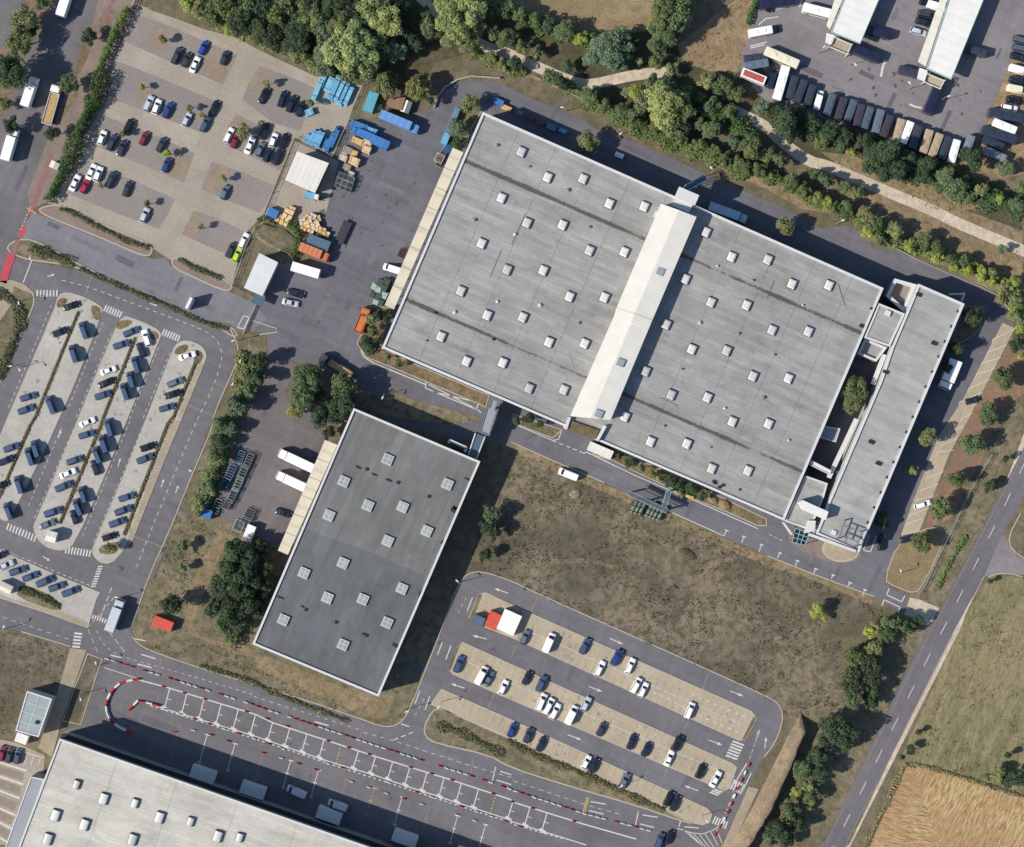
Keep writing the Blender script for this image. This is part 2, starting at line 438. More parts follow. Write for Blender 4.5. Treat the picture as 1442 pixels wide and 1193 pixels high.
# ---- open land
FIELD=PL("C2 0,135 260,250 640,410 1200,690 1432,790 D2 0,800 600,1040 760,1110 700,1193 D3 420,30 400,420 150,480 85,460 60,400 0,365 C3 1100,215 620,0 C2 620,1193 150,985 0,925 B2 1432,910 1260,855 1190,870 1240,640 1420,180")
sheet('field',FIELD,.006,'field','brown weedy vacant field south of the big grey warehouse','field')
sheet('dry_field',"C0 0,-40 0,60 220,150 500,200 800,170 830,-40",.006,'dry','tan dry grass clearing at the top edge','field')
sheet('scrub_land',"C0 930,250 1330,-60 1410,-40 1290,330 1260,400 1100,400 960,330",.006,'scrub','reddish tan dry scrub patch beside the bus yard','field')
sheet('meadow',"D3 1085,-30 1500,-260 1600,900 1432,905 905,742 780,735 720,770",.006,'meadow','mown olive green meadow east of the country road','field')
sheet('meadow',"D2 1432,890 1360,880 1250,880 1085,1163 1500,1163",.010,'meadow','strip of mown meadow north of the straw field','field')
sheet('straw_field',"D3 790,740 890,742 1432,925 1600,980 1600,1400 480,1400",.008,'straw','harvested golden straw field in the south-east corner','field')
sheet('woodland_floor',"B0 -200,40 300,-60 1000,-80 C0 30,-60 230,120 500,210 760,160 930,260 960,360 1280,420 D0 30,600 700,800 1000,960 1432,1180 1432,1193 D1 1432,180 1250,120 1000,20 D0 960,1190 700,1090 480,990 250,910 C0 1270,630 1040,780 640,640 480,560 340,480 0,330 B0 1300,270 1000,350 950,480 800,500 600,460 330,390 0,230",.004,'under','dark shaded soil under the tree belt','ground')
sheet('verge',"C0 0,370 120,440 400,560 520,640 800,760 1000,860 1300,1010 1432,1060 D1 200,20 460,60 560,200 720,220 1000,340 1290,480 1360,560 1400,640 1500,700 1500,260 1432,380 1000,180 700,80 400,0 D0 200,1080 0,980 C0 1432,1000 1300,930 950,790 700,650 480,570",.008,'vergeN','dry grass verge between the tree belt and the warehouse road','verge')
sheet('path_verge',"D0 300,850 480,870 700,980 1000,1060 1250,1180 D1 1100,20 1432,140 1432,420 1200,330 900,180 700,90 400,20 D0 300,1050 350,960 560,1040 700,1110 500,1000",.0085,'vergeN','brown grassy strip along the gravel path','verge')
sheet('dirt_strip',"D0 1060,900 1180,850 1235,690 1350,380 1432,180 1600,180 1600,950 1300,1000",.009,'scrub','bare brown dirt along the bus yard edge','ground')
# ---- gravel footpath
def ribbon(name,s,w,z,mat,label,cat,soft=2):
    c=chaikin(PL(s),soft,False); q=[W(p) for p in c]; L=[];Rr=[]
    for i,p in enumerate(q):
        d=(q[min(i+1,len(q)-1)]-q[max(i-1,0)]); n=Vector((-d.y,d.x,0)).normalized()*w/2
        L.append(p+n); Rr.append(p-n)
    mb=MB(); mb.grid([[(b.x,b.y,z),(a.x,a.y,z)] for a,b in zip(L,Rr)])
    return struct(mb.build(name,M[mat]),label,cat)
ribbon('path',"B0 900,-40 1010,70 1240,250 1420,300 C0 60,340 180,390 290,440 420,478 520,460 640,430 760,412 880,405",3.0,.014,'path','pale gravel footpath through the trees, western stretch','path')
ribbon('path',"C0 1230,610 1432,710 D0 60,775 160,855 250,910 330,925 480,990 700,1085 945,1185 D1 1050,90 1432,250 1700,360",3.1,.014,'path','pale gravel footpath curving past the bus yard','path')
# ---- streets and yards
sheet('road',"A0 330,-60 240,150 150,310 95,480 40,560 0,640 -60,700 A1 -80,60 -60,420 0,420 60,250 150,110 A0 165,1150 150,1090 230,880 300,700 410,420 520,130 565,-60",.02,'asph3','grey asphalt street with parked lorries in the north-west','road')
sheet('road',"A0 -60,-60 170,-60 60,180 0,290 -60,300",.020,'asph3','corner of another asphalt bay at the north-west edge','road')
sheet('pavement',"A0 565,-60 520,130 410,420 300,700 230,880 150,1090 165,1150 A1 170,20 260,-20 A0 280,1120 440,800 600,560 640,330 720,130 765,-60",.030,'pave2','dusty pavement strip beside the street','pavement')
multi_sheet('verge_patch',["A0 500,150 560,140 470,380 410,450 430,330","A0 590,60 640,40 620,180 560,230 545,120","A0 400,520 460,520 330,690 260,700"],.034,'pit','bare brown tree pits along the pavement','verge',2)
multi_sheet('verge_patch',["A0 -40,280 90,270 110,320 60,480 -40,600","A0 150,-40 300,-40 220,140 140,300 60,300 90,160","A0 -40,480 90,470 60,600 -40,720"],.026,'pit','brown tree verge at the western picture edge','verge',2)
sheet('road',"A1 180,30 220,50 800,280 860,300 930,290 960,340 1280,480 1432,550 B1 60,640 0,680 A1 1432,720 1330,690 1290,660 1130,640 960,550 500,350 230,200 110,180 150,90",.024,'drive','asphalt drive running from the street to the factory gate','road')
# west lot asphalt incl. southern roads
WEST=PL("A1 20,260 130,305 200,320 380,345 520,385 800,525 1000,600 1170,660 1270,700 1320,770 1332,850 1290,950 1190,1180 A2 1090,270 940,640 830,880 760,1090 725,1170 A3 735,25 780,80 900,130 1100,200 1432,300 B3 300,390 590,490 700,530 760,535 820,510 870,430 1000,100 1040,0 B2 1140,920 1190,870 1260,855 1432,910 C2 150,985 620,1193 C3 1100,215 1432,365 D3 60,400 85,460 75,530 40,620 -20,700 -90,840 -260,1193 -300,1300 S 600,1400 90,1300 90,1060 A3 355,555 460,520 560,200 575,150 490,115 395,85 120,0 S -20,880 -20,700 -20,380 A1 0,290")
sheet('road',WEST,.021,'asph2','grey asphalt roads linking the car parks and the lorry yard','road')
sheet('yard',"S 345,440 360,410 392,372 440,372 456,299 471,226 486,176 515,165 B0 700,680 980,610 1010,590 1040,520 1110,470 1200,450 1380,470 1432,500 C0 200,590 420,680 480,730 700,800 1010,940 1140,1000 1320,1080 1432,1125 D1 150,40 300,125 440,112 520,140 600,240 720,240 1000,370 1280,480 1340,560 1362,600 1390,690 1250,930 1120,1193 D2 880,520 850,640 730,710 660,880 660,930 800,1000 770,1090 600,1000 0,770 C2 1432,760 1200,660 640,410 260,250 0,135 B2 1432,150 1330,120 1100,120 S 640,620 500,575 B1 790,1040 700,1075 500,960 300,900 160,850 20,720 -20,640",.022,'asph','grey asphalt yard and ring road round the big warehouse','yard')
sheet('old_yard',"B1 50,740 240,900 160,1040 310,1130 S 462,628 440,690 395,775 375,765 350,748 300,728 330,640 350,560 358,512",.026,'asph5','worn brownish asphalt yard west of the dark warehouse','yard')
sheet('bus_yard',"C0 1400,-60 1290,310 1290,400 D0 -20,560 30,575 700,790 1010,915 1180,840 1230,690 1350,380 1432,200 1600,-60",.022,'asph4','grey asphalt bus yard in the north-east','yard')
# ---- gravel car park
sheet('car_park',"A0 775,20 850,60 1000,110 1130,160 1320,210 1432,270 B0 100,320 330,425 600,480 540,620 520,680 430,880 220,770 50,1193 B1 -70,170 A1 1300,450 950,300 860,240 780,210 330,0 A0 270,1140 450,800 600,560 640,330",.026,'lot','pale concrete lanes of the gravel car park','car park')
GB=["A0 765,85 900,125 1120,220 1330,310 1250,475 960,350 705,235","A0 645,345 720,365 1000,480 1190,560 1215,620 1130,745 860,640 600,545",
"A0 570,640 690,690 900,770 1090,860 1030,1025 760,910 490,800","A0 465,890 720,1000 980,1115 A1 960,10 890,130 640,35 A0 380,1085 420,980",
"A0 1320,640 1432,690 B0 215,785 140,960 0,890 -190,800","B0 -245,905 -60,970 110,1045 25,1193 -120,1140 -305,1060",
"A1 1085,25 1240,80 1385,150 1300,285 1150,220 1018,160","B0 20,372 180,425 345,500 250,735 100,690 -75,560 -40,470"]
multi_sheet('gravel_bay',GB,.032,'gravel','grey brown gravel parking bays between the concrete lanes','car park')
multi_sheet('gravel_bay',["A0 1150,290 1330,315 1250,475 1130,420","A0 930,850 1085,870 1030,1020 900,960","A0 1200,910 1290,940 1230,1090 1140,1060","A1 1085,30 1140,60 1090,190 1018,158","A0 850,170 960,150 930,300 850,280","A0 1330,650 1410,680 1330,740 1260,720","B0 20,380 80,420 30,520 -50,500","A0 780,490 850,480 830,560 750,560"],.036,'soil2','pale bare soil around the parking bay trees','car park',2)
sheet('yard',"B0 222,790 330,840 440,892 465,905 395,1193 B1 385,15 300,60 180,90 60,70 20,120 B0 60,1185 140,1005",.029,'lot','pale tan concrete pad of the timber yard under the white shed','yard')
# ---- kerbed grass strips at the drive
slab('grass_strip',"A1 210,10 330,-15 480,60 620,120 830,205 860,240 845,280 800,285 560,180 330,90 230,45",'pave2','tan kerbed strip with a low hedge along the drive, long western one','verge',2)
slab('grass_strip',"A1 960,290 1000,290 1240,400 1310,440 1290,480 1230,470 1100,410 960,345",'pave2','tan kerbed strip with a low hedge along the drive, short eastern one','verge',2)
slab('grass_strip',"A1 30,250 60,200 140,180 230,205 500,355 800,495 960,560 1130,650 1290,670 1340,720 1310,740 1250,700 1170,655 1000,592 800,515 520,378 380,335 200,310 130,298",'verge','long dark green grass strip between drive and car park road','verge',1)
slab('grass_strip',"A1 -40,430 85,440 180,475 200,530 170,610 60,860 -40,1090",'verge','rough grass plot at the western edge of the staff car park','verge',1)
slab('pavement',"A1 -40,425 70,415 140,440 195,490 180,492 120,470 80,450 60,560 -40,700",'pave','pale pavement corner at the western car park entrance','pavement',0,.15,0)
# ---- west lot islands
I1="A1 300,590 325,500 375,480 480,512 560,556 582,588 345,1180 A2 60,560 32,575 0,560 -120,500 -80,260 0,95 40,-5"
I2="A1 640,690 690,615 740,625 868,680 908,715 893,755 720,1180 A2 585,330 425,690 365,740 280,730 215,685 185,615 195,578 310,310"
I3="A1 968,800 1000,762 1050,750 1130,780 1160,830 1150,870 1025,1180 A2 830,450 735,680 650,790 600,815 550,800 512,750 522,712 690,320 818,0"
I4="A2 -60,715 0,735 300,865 562,972 540,1012 492,1172 250,1085 -60,985"
slab('parking_island',I1,'bay','pale concrete parking island, westernmost of the staff car park','parking island',1)
slab('parking_island',I2,'bay','pale concrete parking island, middle of the staff car park','parking island',1)
slab('parking_island',I3,'bay','pale concrete parking island, easternmost of the staff car park','parking island',1)
slab('parking_island',I4,'bay','pale concrete parking island at the southern edge of the staff car park','parking island')
multi_sheet('planting_strip',["A1 432,590 450,595 212,1180 A2 175,50 8,440 -40,520 -40,440 -8,425 158,40 A1 195,1170","A1 748,738 768,742 598,1165 A2 568,55 346,590 326,584 552,45 A1 582,1155","A1 1088,870 1110,878 985,1180 A2 950,35 900,160 706,655 686,648 880,155 930,25 A1 965,1175"],.138,'strip','narrow brown planting strips along the parking islands','verge')
multi_sheet('planting_patch',["A1 325,515 390,520 350,570 315,570","A1 500,550 570,570 560,640 530,640","A1 660,640 760,640 700,690 645,690","A1 850,690 895,720 880,760 840,740","A1 985,790 1060,770 1050,820 975,840","A1 1100,800 1145,830 1120,890 1080,880","A2 530,740 620,690 690,690 640,770"],.142,'bed','dry grass patches at the island tips','verge',2)
multi_sheet('pavement',["A1 1115,880 1150,875 1020,1193 990,1193","A2 965,0 1012,10 740,690 700,720 720,660","A2 -60,970 0,985 70,1010 350,1080 490,1140 488,1168 250,1080 -60,980"],.144,'pave','tan pavement strip along the eastern and southern islands','pavement')
sheet('planting_patch',"A2 110,935 200,945 350,1030 340,1085 90,1000",.146,'verge','small dark grass bed beside the southern parking bays','verge',1)
# ---- south-west plot
slab('grass_plot',"A3 -60,-30 120,0 395,88 330,330 300,420 220,560 80,570 -60,560",'field','brown grass plot round the office container','verge',0,.1,0)
slab('grass_plot',"A3 490,118 575,152 555,205 455,522 350,500 420,300",'field','narrow brown grass plot beside the tan footpath','verge',0,.1,.25)
slab('pavement',"A3 395,90 485,100 420,290 350,480 320,600 290,700 215,650 240,580 310,380",'pave','tan footpath from the crossing to the south warehouse','pavement',0,.14,0)
sheet('yard',"A3 -60,590 90,620 250,690 245,820 170,810 50,1193 -60,1193",.034,'lot','pale concrete yard at the south-west corner','yard')
sheet('verge',"A2 1190,40 1432,60 B2 120,740 -20,1193 A3 1300,60 1432,30 B3 690,365 850,30 1030,0 870,430 820,508 760,530 700,525 590,488 300,388 0,300 A3 1100,198 900,128 780,78 A2 728,1165 765,1090 835,880 945,640",.012,'verge','dry grass verge round the dark warehouse','verge')
multi_sheet('dirt_track',["A2 1225,610 1290,640 1150,960 1060,1193 A3 1250,60 1432,90 1432,160 1150,50 A2 1030,1193 1070,930","B3 0,110 300,230 690,400 780,340 760,430 700,500 560,450 300,330 0,210"],.016,'vergeN','bare tan dirt track beside the dark warehouse','ground',1)
# ---- visitor car park islands
S1=PL("S 674,836 684,834 720,851 1058,1001 1064,1008 1048,1042 1040,1043 720,898 666,877 660,870")
S2=PL("S 645,908 652,904 720,935 1030,1074 1038,1080 1028,1110 1020,1114 720,986 636,949 632,942")
S3=PL("S 617,976 622,970 720,1013 996,1138 1003,1146 1000,1158 990,1162 978,1160 720,1042 606,992")
slab('parking_island',S1,'bay2','beige paved parking island, northernmost of the visitor car park','parking island',0,.13,.3)
slab('parking_island',S2,'bay2','beige paved parking island, middle of the visitor car park','parking island',0,.13,.3)
slab('parking_island',S3,'bay2','beige paved parking island, southernmost of the visitor car park','parking island',0,.13,.3)
slab('grass_strip',"B3 985,440 1040,420 1432,590 C3 0,595 300,730 700,920 1040,1080 960,1065 700,975 300,860 0,765 B3 1300,690 1000,625 945,585 940,530",'verge','dark grassy strip south of the visitor car park','verge',1)
slab('planting_strip',"C3 1355,470 1380,480 1310,610 1290,600",'verge','thin grass bed at the east tip of the top parking island','verge',0,.19,.15)
multi_sheet('planting_strip',["B3 1130,70 1150,60 1090,215 1078,205","B2 1250,980 1270,985 1210,1140 1192,1130"],.15,'verge','thin grass beds at the west tips of the parking islands','verge')
slab('pavement',"C3 1330,865 1385,880 1240,1193 1200,1300 1120,1300 1190,1180",'pave','pale pavement beside the earth bank','pavement',0,.14,0)
# ---- warehouse planting strips
slab('planting_strip',"B1 565,770 600,700 640,560 760,570 700,790 880,880 1310,1060 1290,1130 1200,1090 820,930 620,850",'bed','planted brown strip along the west and south of the big warehouse','verge',0,.14,.25)
slab('planting_strip',"C2 0,20 230,110 290,60 10,-30",'verge','shrub bed south of the warehouse beside the bridge','verge',0,.14,.25)
slab('planting_strip',"C2 440,200 560,230 700,300 1000,440 1200,520 1380,600 1432,600 1432,560 1000,350 560,160",'bed','planted brown strip along the south wall of the warehouse','verge',0,.14,.25)
slab('planting_strip',"B0 1160,590 1240,540 1270,620 1130,860 1050,830",'verge','shrub bed at the north-west warehouse corner','verge',0,.14,.25)
slab('grass_plot',"B1 690,1080 780,1042 900,1090 1290,1193 1100,1230 520,1150",'verge','shaded grass wedge north of the dark warehouse','verge',0,.1,0)
slab('grass_plot',"B1 -40,690 60,730 60,900 -60,1193 A1 1300,1193 1380,900",'verge','grass strip with trees west of the worn yard','verge',0,.1,0)
slab('grass_plot',"D1 1100,560 1215,565 1195,690 1140,740 1070,775 1040,740",'verge','shaded planting strip along the east office wall','verge',0,.1,.2)
# office parking
ST=PL("D1 1320,655 1390,685 1130,1193 D2 1020,200 850,640 750,650 830,430 960,100 D1 1100,1080 1280,730")
sheet('parking_bays',ST,.03,'bay2','worn beige parking bays east of the office','car park')
sheet('red_soil',"D1 1400,690 1500,740 1500,1000 D2 1290,-20 1210,230 1100,400 1030,560 880,620 930,440 1040,200 D1 1130,1193",.032,'soil','brick red soil strip with trees beside the office parking','ground')
slab('grass_plot',"D2 725,705 850,620 1030,590 960,760 880,920 835,985 700,935 655,900",'dry','tan dry grass triangle by the east gate','verge',1,.13,.25)
slab('plaza',"D2 300,710 380,640 480,700 525,745 490,790 400,808 320,770",'pave','round tan paved forecourt at the office entrance','pavement',2,.13,.4)
sheet('pavement',"D2 100,640 240,640 400,690 530,740 520,790 420,812 300,790 150,720",.028,'pave2','grey paved apron in front of the office entrance','pavement',2)
sheet('pavement',"D2 800,1000 850,1010 965,1060 905,1163 770,1095",.030,'path','pale gravel link between the east gate and the country road','path')
# ---- country road
sheet('road_shoulder',"S 1455,640 1442,655 D3 1080,-10 470,1193 420,1300 300,1300 460,1193 D3 1030,0 S 1442,610",.016,'path','pale gravel shoulder of the country road','road')
RW=PL("S 1470,575 1442,630 D2 905,1193 D3 890,0 320,1180 260,1300 400,1300 440,1193 D3 1045,0 D2 1220,870 1300,690 S 1442,698 1470,650")
sheet('road',RW,.024,'road','dark country road crossing the eastern side','road')
sheet('road',"D2 1315,640 1350,690 1400,770 1500,810 1500,880 1400,870 1300,868 1215,885",.023,'asph4','side road joining the country road from the east','road')
sheet('verge',"D2 1432,150 905,1193 D3 890,0 320,1180 100,1180 420,500 700,60 D2 870,1010 1200,260 1330,30 1432,-150",.010,'verge','grass verge with ditch along the west of the country road','verge')
# ---- earth bank: long ridge, steep on the shaded side
q=WL("D3 170,488 -20,980 -160,1193 -220,1300"); e=WL("D3 225,550 30,1000 -95,1193 -160,1300"); w=WL("D3 130,560 -80,980 -200,1193 -260,1300")
mb=MB(); h=4.6
ridge=[Vector((a.x*.25+b.x*.75,a.y*.25+b.y*.75,h+.25*math.sin(i*2.1))) for i,(a,b) in enumerate(zip(w,e))]
def fine(rows,n=14):
    out=[]
    for a,b in zip(rows,rows[1:]):
        for k in range(n):
            f=k/n; out.append([p.lerp(r,f) for p,r in zip(a,b)])
    out.append(rows[-1]); return out
rows=fine([[w_,w_.lerp(r_,.5)+Vector((0,0,.2)),r_,e_.lerp(r_,.35),e_] for w_,r_,e_ in zip(w,ridge,e)])
for r in rows[1:]:
    for p in r[1:4]: p.x+=rnd.uniform(-.3,.3); p.y+=rnd.uniform(-.3,.3); p.z+=rnd.uniform(-.2,.2)
n0=q[0]+Vector((1,1.5,0)); rows.insert(0,[Vector((n0.x,n0.y,0))]*5)
mb.grid([r[::-1] for r in rows],0); struct(mb.build('earth_bank',M['bank'],smooth=True),'long steep brown earth bank casting a dark shadow on its east side','earth bank')

def kerb(s,w=.3,h=.12,soft=1,mat='kerb',label='pale kerb stones along the road edge'):
    c=chaikin(PL(s),soft,False); q=[W(p) for p in c]; rows=[]
    for i,p in enumerate(q):
        d=(q[min(i+1,len(q)-1)]-q[max(i-1,0)]); n=Vector((-d.y,d.x,0)).normalized()*w/2
        a,b=p+n,p-n; rows.append([(a.x,a.y,0),(a.x,a.y,h),(b.x,b.y,h),(b.x,b.y,0)])
    mb=MB(); mb.grid([r[::-1] for r in rows],caps=False); return tag(mb.build('kerb',M[mat]),label,'kerb','kerb stones','structure')
kerb("A1 1290,690 1330,770 1338,850 1294,950 1193,1180 A2 1193,40 1094,270 944,640 834,880 764,1090 730,1170")
kerb("A3 738,22 784,78 904,127 1104,197 1432,297 B3 300,387 590,487 700,527 760,531 818,505 866,430 996,100 B2 1036,1190 1136,920 1188,866 1262,851 1432,906 C2 152,981 622,1190 C3 1102,211 1432,361 D3 64,398 90,460 80,532 44,622 -16,702")
kerb("A3 120,-3 395,82"); kerb("C2 0,130 262,246 520,356"); kerb("D1 722,236 1003,366 1284,476 1345,558 1366,600")
kerb("D2 1432,884 1370,867 1300,864 1238,885"); kerb("D2 1470,800 1372,735 1352,660 1420,530")
kerb("D2 0,765 300,885 602,995"); kerb("A1 205,44 150,10"); kerb("B1 -20,642 160,700 20,722")
for tr in ("C2 480,545 620,585 760,650 880,708 915,735","C2 0,800 160,830 330,790 520,800 700,900","C2 20,200 200,330 360,430 420,540"): ribbon('footpath',tr,1.1,.0075,'verge','faint trodden line across the brown field','path')['group']='trodden lines on the field'
ribbon('footpath',"C2 30,160 300,290 640,440 900,560 1200,700 1432,800 D2 300,890 600,1030",2.2,.0078,'vergeN','pale trodden strip along the field edge','path')
# ================================================================ ROAD MARKINGS
WM=MB(); JM=MB(); RM=MB(); RF=MB(); YM=MB()
def stroke(mb,s,w,z=.05,dash=None,gap=0,soft=0):
    pts=PL(s) if isinstance(s,str) else s
    if soft: pts=chaikin(pts,soft,False)
    q=[W(p) for p in pts]
    if dash is None:
        for a,b in zip(q,q[1:]):
            d=(b-a); 
            if d.length<1e-4: continue
            n=Vector((-d.y,d.x,0)).normalized()*w/2
            mb.face([(p.x,p.y,z) for p in (a-n,b-n,b+n,a+n)])
    else:
        for p,a in walk(q,dash+gap):
            d=dirv(a)*dash/2; n=Vector((-d.y,d.x,0)).normalized()*w/2; p=Vector((p.x,p.y,0))
            mb.face([(r.x,r.y,z) for r in (p-d-n,p+d-n,p+d+n,p-d+n)])
def zebra(s,n,length,w=.5,z=.05,perp=None):
    a,b=[W(p) for p in PL(s)]; d=(b-a).normalized(); u=Vector((-d.y,d.x,0)) if perp is None else dirv(perp)
    for i in range(n):
        p=a.lerp(b,(i+.5)/n); v=d*w/2; k=u*length/2
        WM.face([(r.x,r.y,z) for r in (p-v-k,p+v-k,p+v+k,p-v+k)])
def arrow(s,L=3.2,z=.05):
    a,b=[W(p) for p in PL(s)]; d=(b-a).normalized(); n=Vector((-d.y,d.x,0)); c=(a+b)/2
    f=lambda x,y:(c.x+d.x*x+n.x*y,c.y+d.y*x+n.y*y,z)
    WM.face([f(-L/2,-.12),f(L*.15,-.12),f(L*.15,.12),f(-L/2,.12)])
    WM.face([f(L*.15,-.42),f(L/2,0),f(L*.15,.42)])
WP=R(66)
zebra("A1 200,490 328,490",7,1.8,.42,perp=R(88)); zebra("A1 582,570 682,612",7,1.9,.42,perp=WP); zebra("A1 908,705 1008,745",7,1.9,.42,perp=WP)
zebra("A2 35,600 205,672",10,2.0,.42,perp=R(70)); zebra("A2 362,732 512,755",9,2.0,.42,perp=R(76))
zebra("A2 565,820 520,945",9,1.4,.4,perp=R(5)); zebra("A3 440,0 425,92",5,2.2,.5,perp=R(-5)); zebra("A2 500,1100 610,1140",8,1.2,.35,perp=WP)
zebra("C3 1275,615 1230,710",6,3.4,.5,perp=R(-20)); zebra("C3 1165,885 1130,910",3,2.6,.5,perp=R(-20)); zebra("C3 1130,1050 1210,1085",6,2.2,.4,perp=WP); zebra("C3 1235,850 1300,885",5,3.0,.45,perp=WP)
stroke(WM,"A1 360,420 500,455 700,530 890,600 1130,690 1200,735 1240,795 1242,880 1180,1050 A2 1105,0 960,350 830,660 755,860",.16,.05,1.15,1.1,1)
for e in ("A1 285,565 40,1150","A1 575,660 380,1140","A1 620,720 425,1193","A1 885,800 725,1193","A1 950,830 800,1193","A2 -10,130 -60,250","A2 340,60 150,510","A2 425,30 190,560","A2 725,20 465,650","A2 810,20 525,690"):
    stroke(WM,e,.15,.048,.9,1.0)
stroke(WM,"A2 30,740 520,940",.16,.05,1.0,.8); stroke(WM,"A2 0,728 100,770",.12,.05)
stroke(WM,"A2 500,1160 640,1000",.14,.05,1.0,1.0); stroke(WM,"A2 620,960 560,1120",.2,.05,1.6,.9)
for s in ("A2 905,375 915,345","A2 985,410 998,378","A2 330,100 340,70","A2 240,770 280,795","A2 665,255 672,230"): arrow(s,2.4)
for s in ("A1 835,545 885,560","A1 270,395 300,385"): arrow(s,2.2); 
# south road dashes
stroke(WM,"A3 545,0 570,60 640,120 720,150 1000,225 1432,355",.14,.05,1.0,1.0,1); stroke(WM,"B3 0,365 320,465 580,545",.14,.05,1.0,1.3)
stroke(WM,"B3 615,565 760,605 1190,745 1432,815 C3 0,830 440,975 640,1030",.14,.05,1.3,1.2)
stroke(WM,"A3 500,0 545,110",.13,.05,1.6,1.1); stroke(WM,"A3 620,10 690,100",.16,.05,1.8,1.0); stroke(WM,"A3 -20,-95 395,45",.13,.05,1.2,1.4)
stroke(WM,"B3 785,600 910,550",.25,.05,1.4,.9); stroke(WM,"B3 815,515 860,530",.3,.05)
for s in ("A3 770,180 850,200","A3 790,125 870,150","A3 620,130 685,145","B3 350,452 435,475","B3 330,502 410,525"): stroke(WM,s,.35,.05)
stroke(WM,"A3 745,35 815,50",.3,.05)
for s in ("B2 1410,975 1340,950","B3 1295,40 1215,20","B3 1170,315 1095,290","C3 550,35 630,70","C3 435,305 510,335","C3 315,575 395,605","C3 1225,330 1300,360","C3 1105,605 1185,635","C3 1050,890 965,860"): arrow(s,4.2)
for s in ("B2 1215,1000 1185,1075","B3 1095,75 1065,155","B3 975,360 950,435","B3 1045,60 1018,130","B3 920,330 893,400"): stroke(WM,s,.28,.05)
stroke(WM,"B2 1175,1010 1120,1110",.13,.05,1.0,1.0); stroke(WM,"B3 940,380 880,490",.13,.05,1.0,1.2)
for s in ("C3 445,950 530,965","C3 435,1000 515,1020","C3 735,1025 820,1038","C3 970,1092 1050,1098","C3 720,1075 800,1095","B3 1370,780 1432,800","B3 1350,830 1432,855"): stroke(WM,s,.3,.05)
for s in ("C3 712,1005 695,1085","C3 948,1058 940,1090","B3 1345,755 1325,840"): stroke(WM,s,.28,.05)
for s in ("C3 435,925 410,1015","C3 425,925 400,1015"): stroke(YM,s,.3,.05)
# visitor bays
for s in ("C3 -120,-60 60,-15 240,55 480,165 700,260 960,375 1290,515","B3 1170,160 1432,280 C3 0,290 300,410 560,520 900,665 1250,810"): stroke(WM,s,.16,.152)
for a,b,k in (("C3 30,-5","C3 1270,540",30),("B3 1190,110","C3 1230,760",37),("B3 1060,360","C3 1060,1020",34)):
    pa,pb=PL(a)[0],PL(b)[0]
    for i in range(k):
        f=(i+.5)/k; c=(pa[0]+(pb[0]-pa[0])*f,pa[1]+(pb[1]-pa[1])*f)
        dx,dy=.40,-.917
        if a[:2]=='B3' and '1060' in a: r=((-4,16),)
        else: r=((-19,-2),(3,19))
        for u0,u1 in r: stroke(JM,[(c[0]+dx*u0,c[1]+dy*u0),(c[0]+dx*u1,c[1]+dy*u1)],.07,.15)
for p,q in (("C3 1020,355","C3 1310,475"),("C3 800,340","C3 980,425"),("C3 1060,470","C3 1270,560"),("C3 1130,450","C3 1250,500")):
    stroke(WM,p+' '+q.split()[1],.3,.152,.9,1.3)
stroke(WM,"C3 1390,560 1330,720",.14,.05,1.1,.8); stroke(WM,"C3 1320,735 1250,850",.3,.05); stroke(WM,"C3 1345,790 1290,900",.3,.05); stroke(WM,"C3 1260,880 1160,1100",.25,.05,1.3,1.0)
for i in range(7):
    a=PL("C3 960,1105")[0]; b=PL("C3 1150,1105")[0]; f=i/6; p=(a[0]+(b[0]-a[0])*f,a[1]+8*math.sin(f*3.1)); stroke(WM,[p,(p[0]+22-6*i*.4,p[1]+19)],.2,.05)
stroke(WM,"C3 930,1100 1010,1125 1070,1132 1130,1110 1165,1090",.22,.05)
arrow("C3 1370,610 1390,550",3.5); arrow("C3 1420,650 1428,590",3.2)
# lorry bays
top=PL("A3 765,265 940,312 1432,462 B3 100,510 390,605 680,700 1100,830 1432,940 C3 0,950 400,1075 700,1160")
bot=PL("A3 830,395 920,430 1432,585 B3 260,675 440,735 660,800 850,865 1432,1055 C3 -10,1058 200,1125 420,1193")
stroke(WM,top,.36,.05); stroke(WM,bot,.3,.05)
def at_x(poly,x):
    for a,b in zip(poly,poly[1:]):
        if a[0]<=x<=b[0]: f=(x-a[0])/(b[0]-a[0]); return (x,a[1]+(b[1]-a[1])*f)
for i in range(24):
    x=T('A3',855,0)[0]+i*24.15; a=at_x(top,x)
    if a is None: continue
    b=at_x(bot,a[0]-7.5)
    if b is None: continue
    mb=YM if i in (11,20) else WM
    if i in (11,20): stroke(mb,[a,b],.3,.052,.5,.5)
    else:
        stroke(mb,[a,b],.3,.052)
        m=((a[0]+b[0])/2,(a[1]+b[1])/2); stroke(mb,[m,(m[0]+6,m[1]+2)],.2,.054)
        stroke(mb,[(b[0]-3,b[1]-3),(b[0]+5,b[1]+2)],.9,.053)
low=PL("A3 850,415 1432,600 B3 440,748 850,880 1432,1068 C3 0,1075 300,1160"); stroke(WM,low,.3,.055,.7,.8)
lo2=PL("A3 980,520 1300,620 1432,668 B3 180,715 460,810 740,900 1010,990 1320,1090 1432,1130")
for i,x in enumerate([T('A3',1005,0)[0]+i*39.2 for i in range(13)]):
    a=at_x(lo2,x)
    if a is None: continue
    mb=YM if i==7 else (WM if i%3 else JM)
    stroke(mb,[a,(a[0]-4.5,a[1]+15),(a[0]-11,a[1]+40)],.22,.052,None if i!=7 else .5,.6)
    stroke(mb,[(a[0]-3,a[1]-1),(a[0]+4,a[1]+1)],.3,.053)
    for k in (18,38): stroke(mb,[(a[0]-k*.28-3,a[1]+k-1),(a[0]-k*.28+3,a[1]+k+1)],.2,.053)
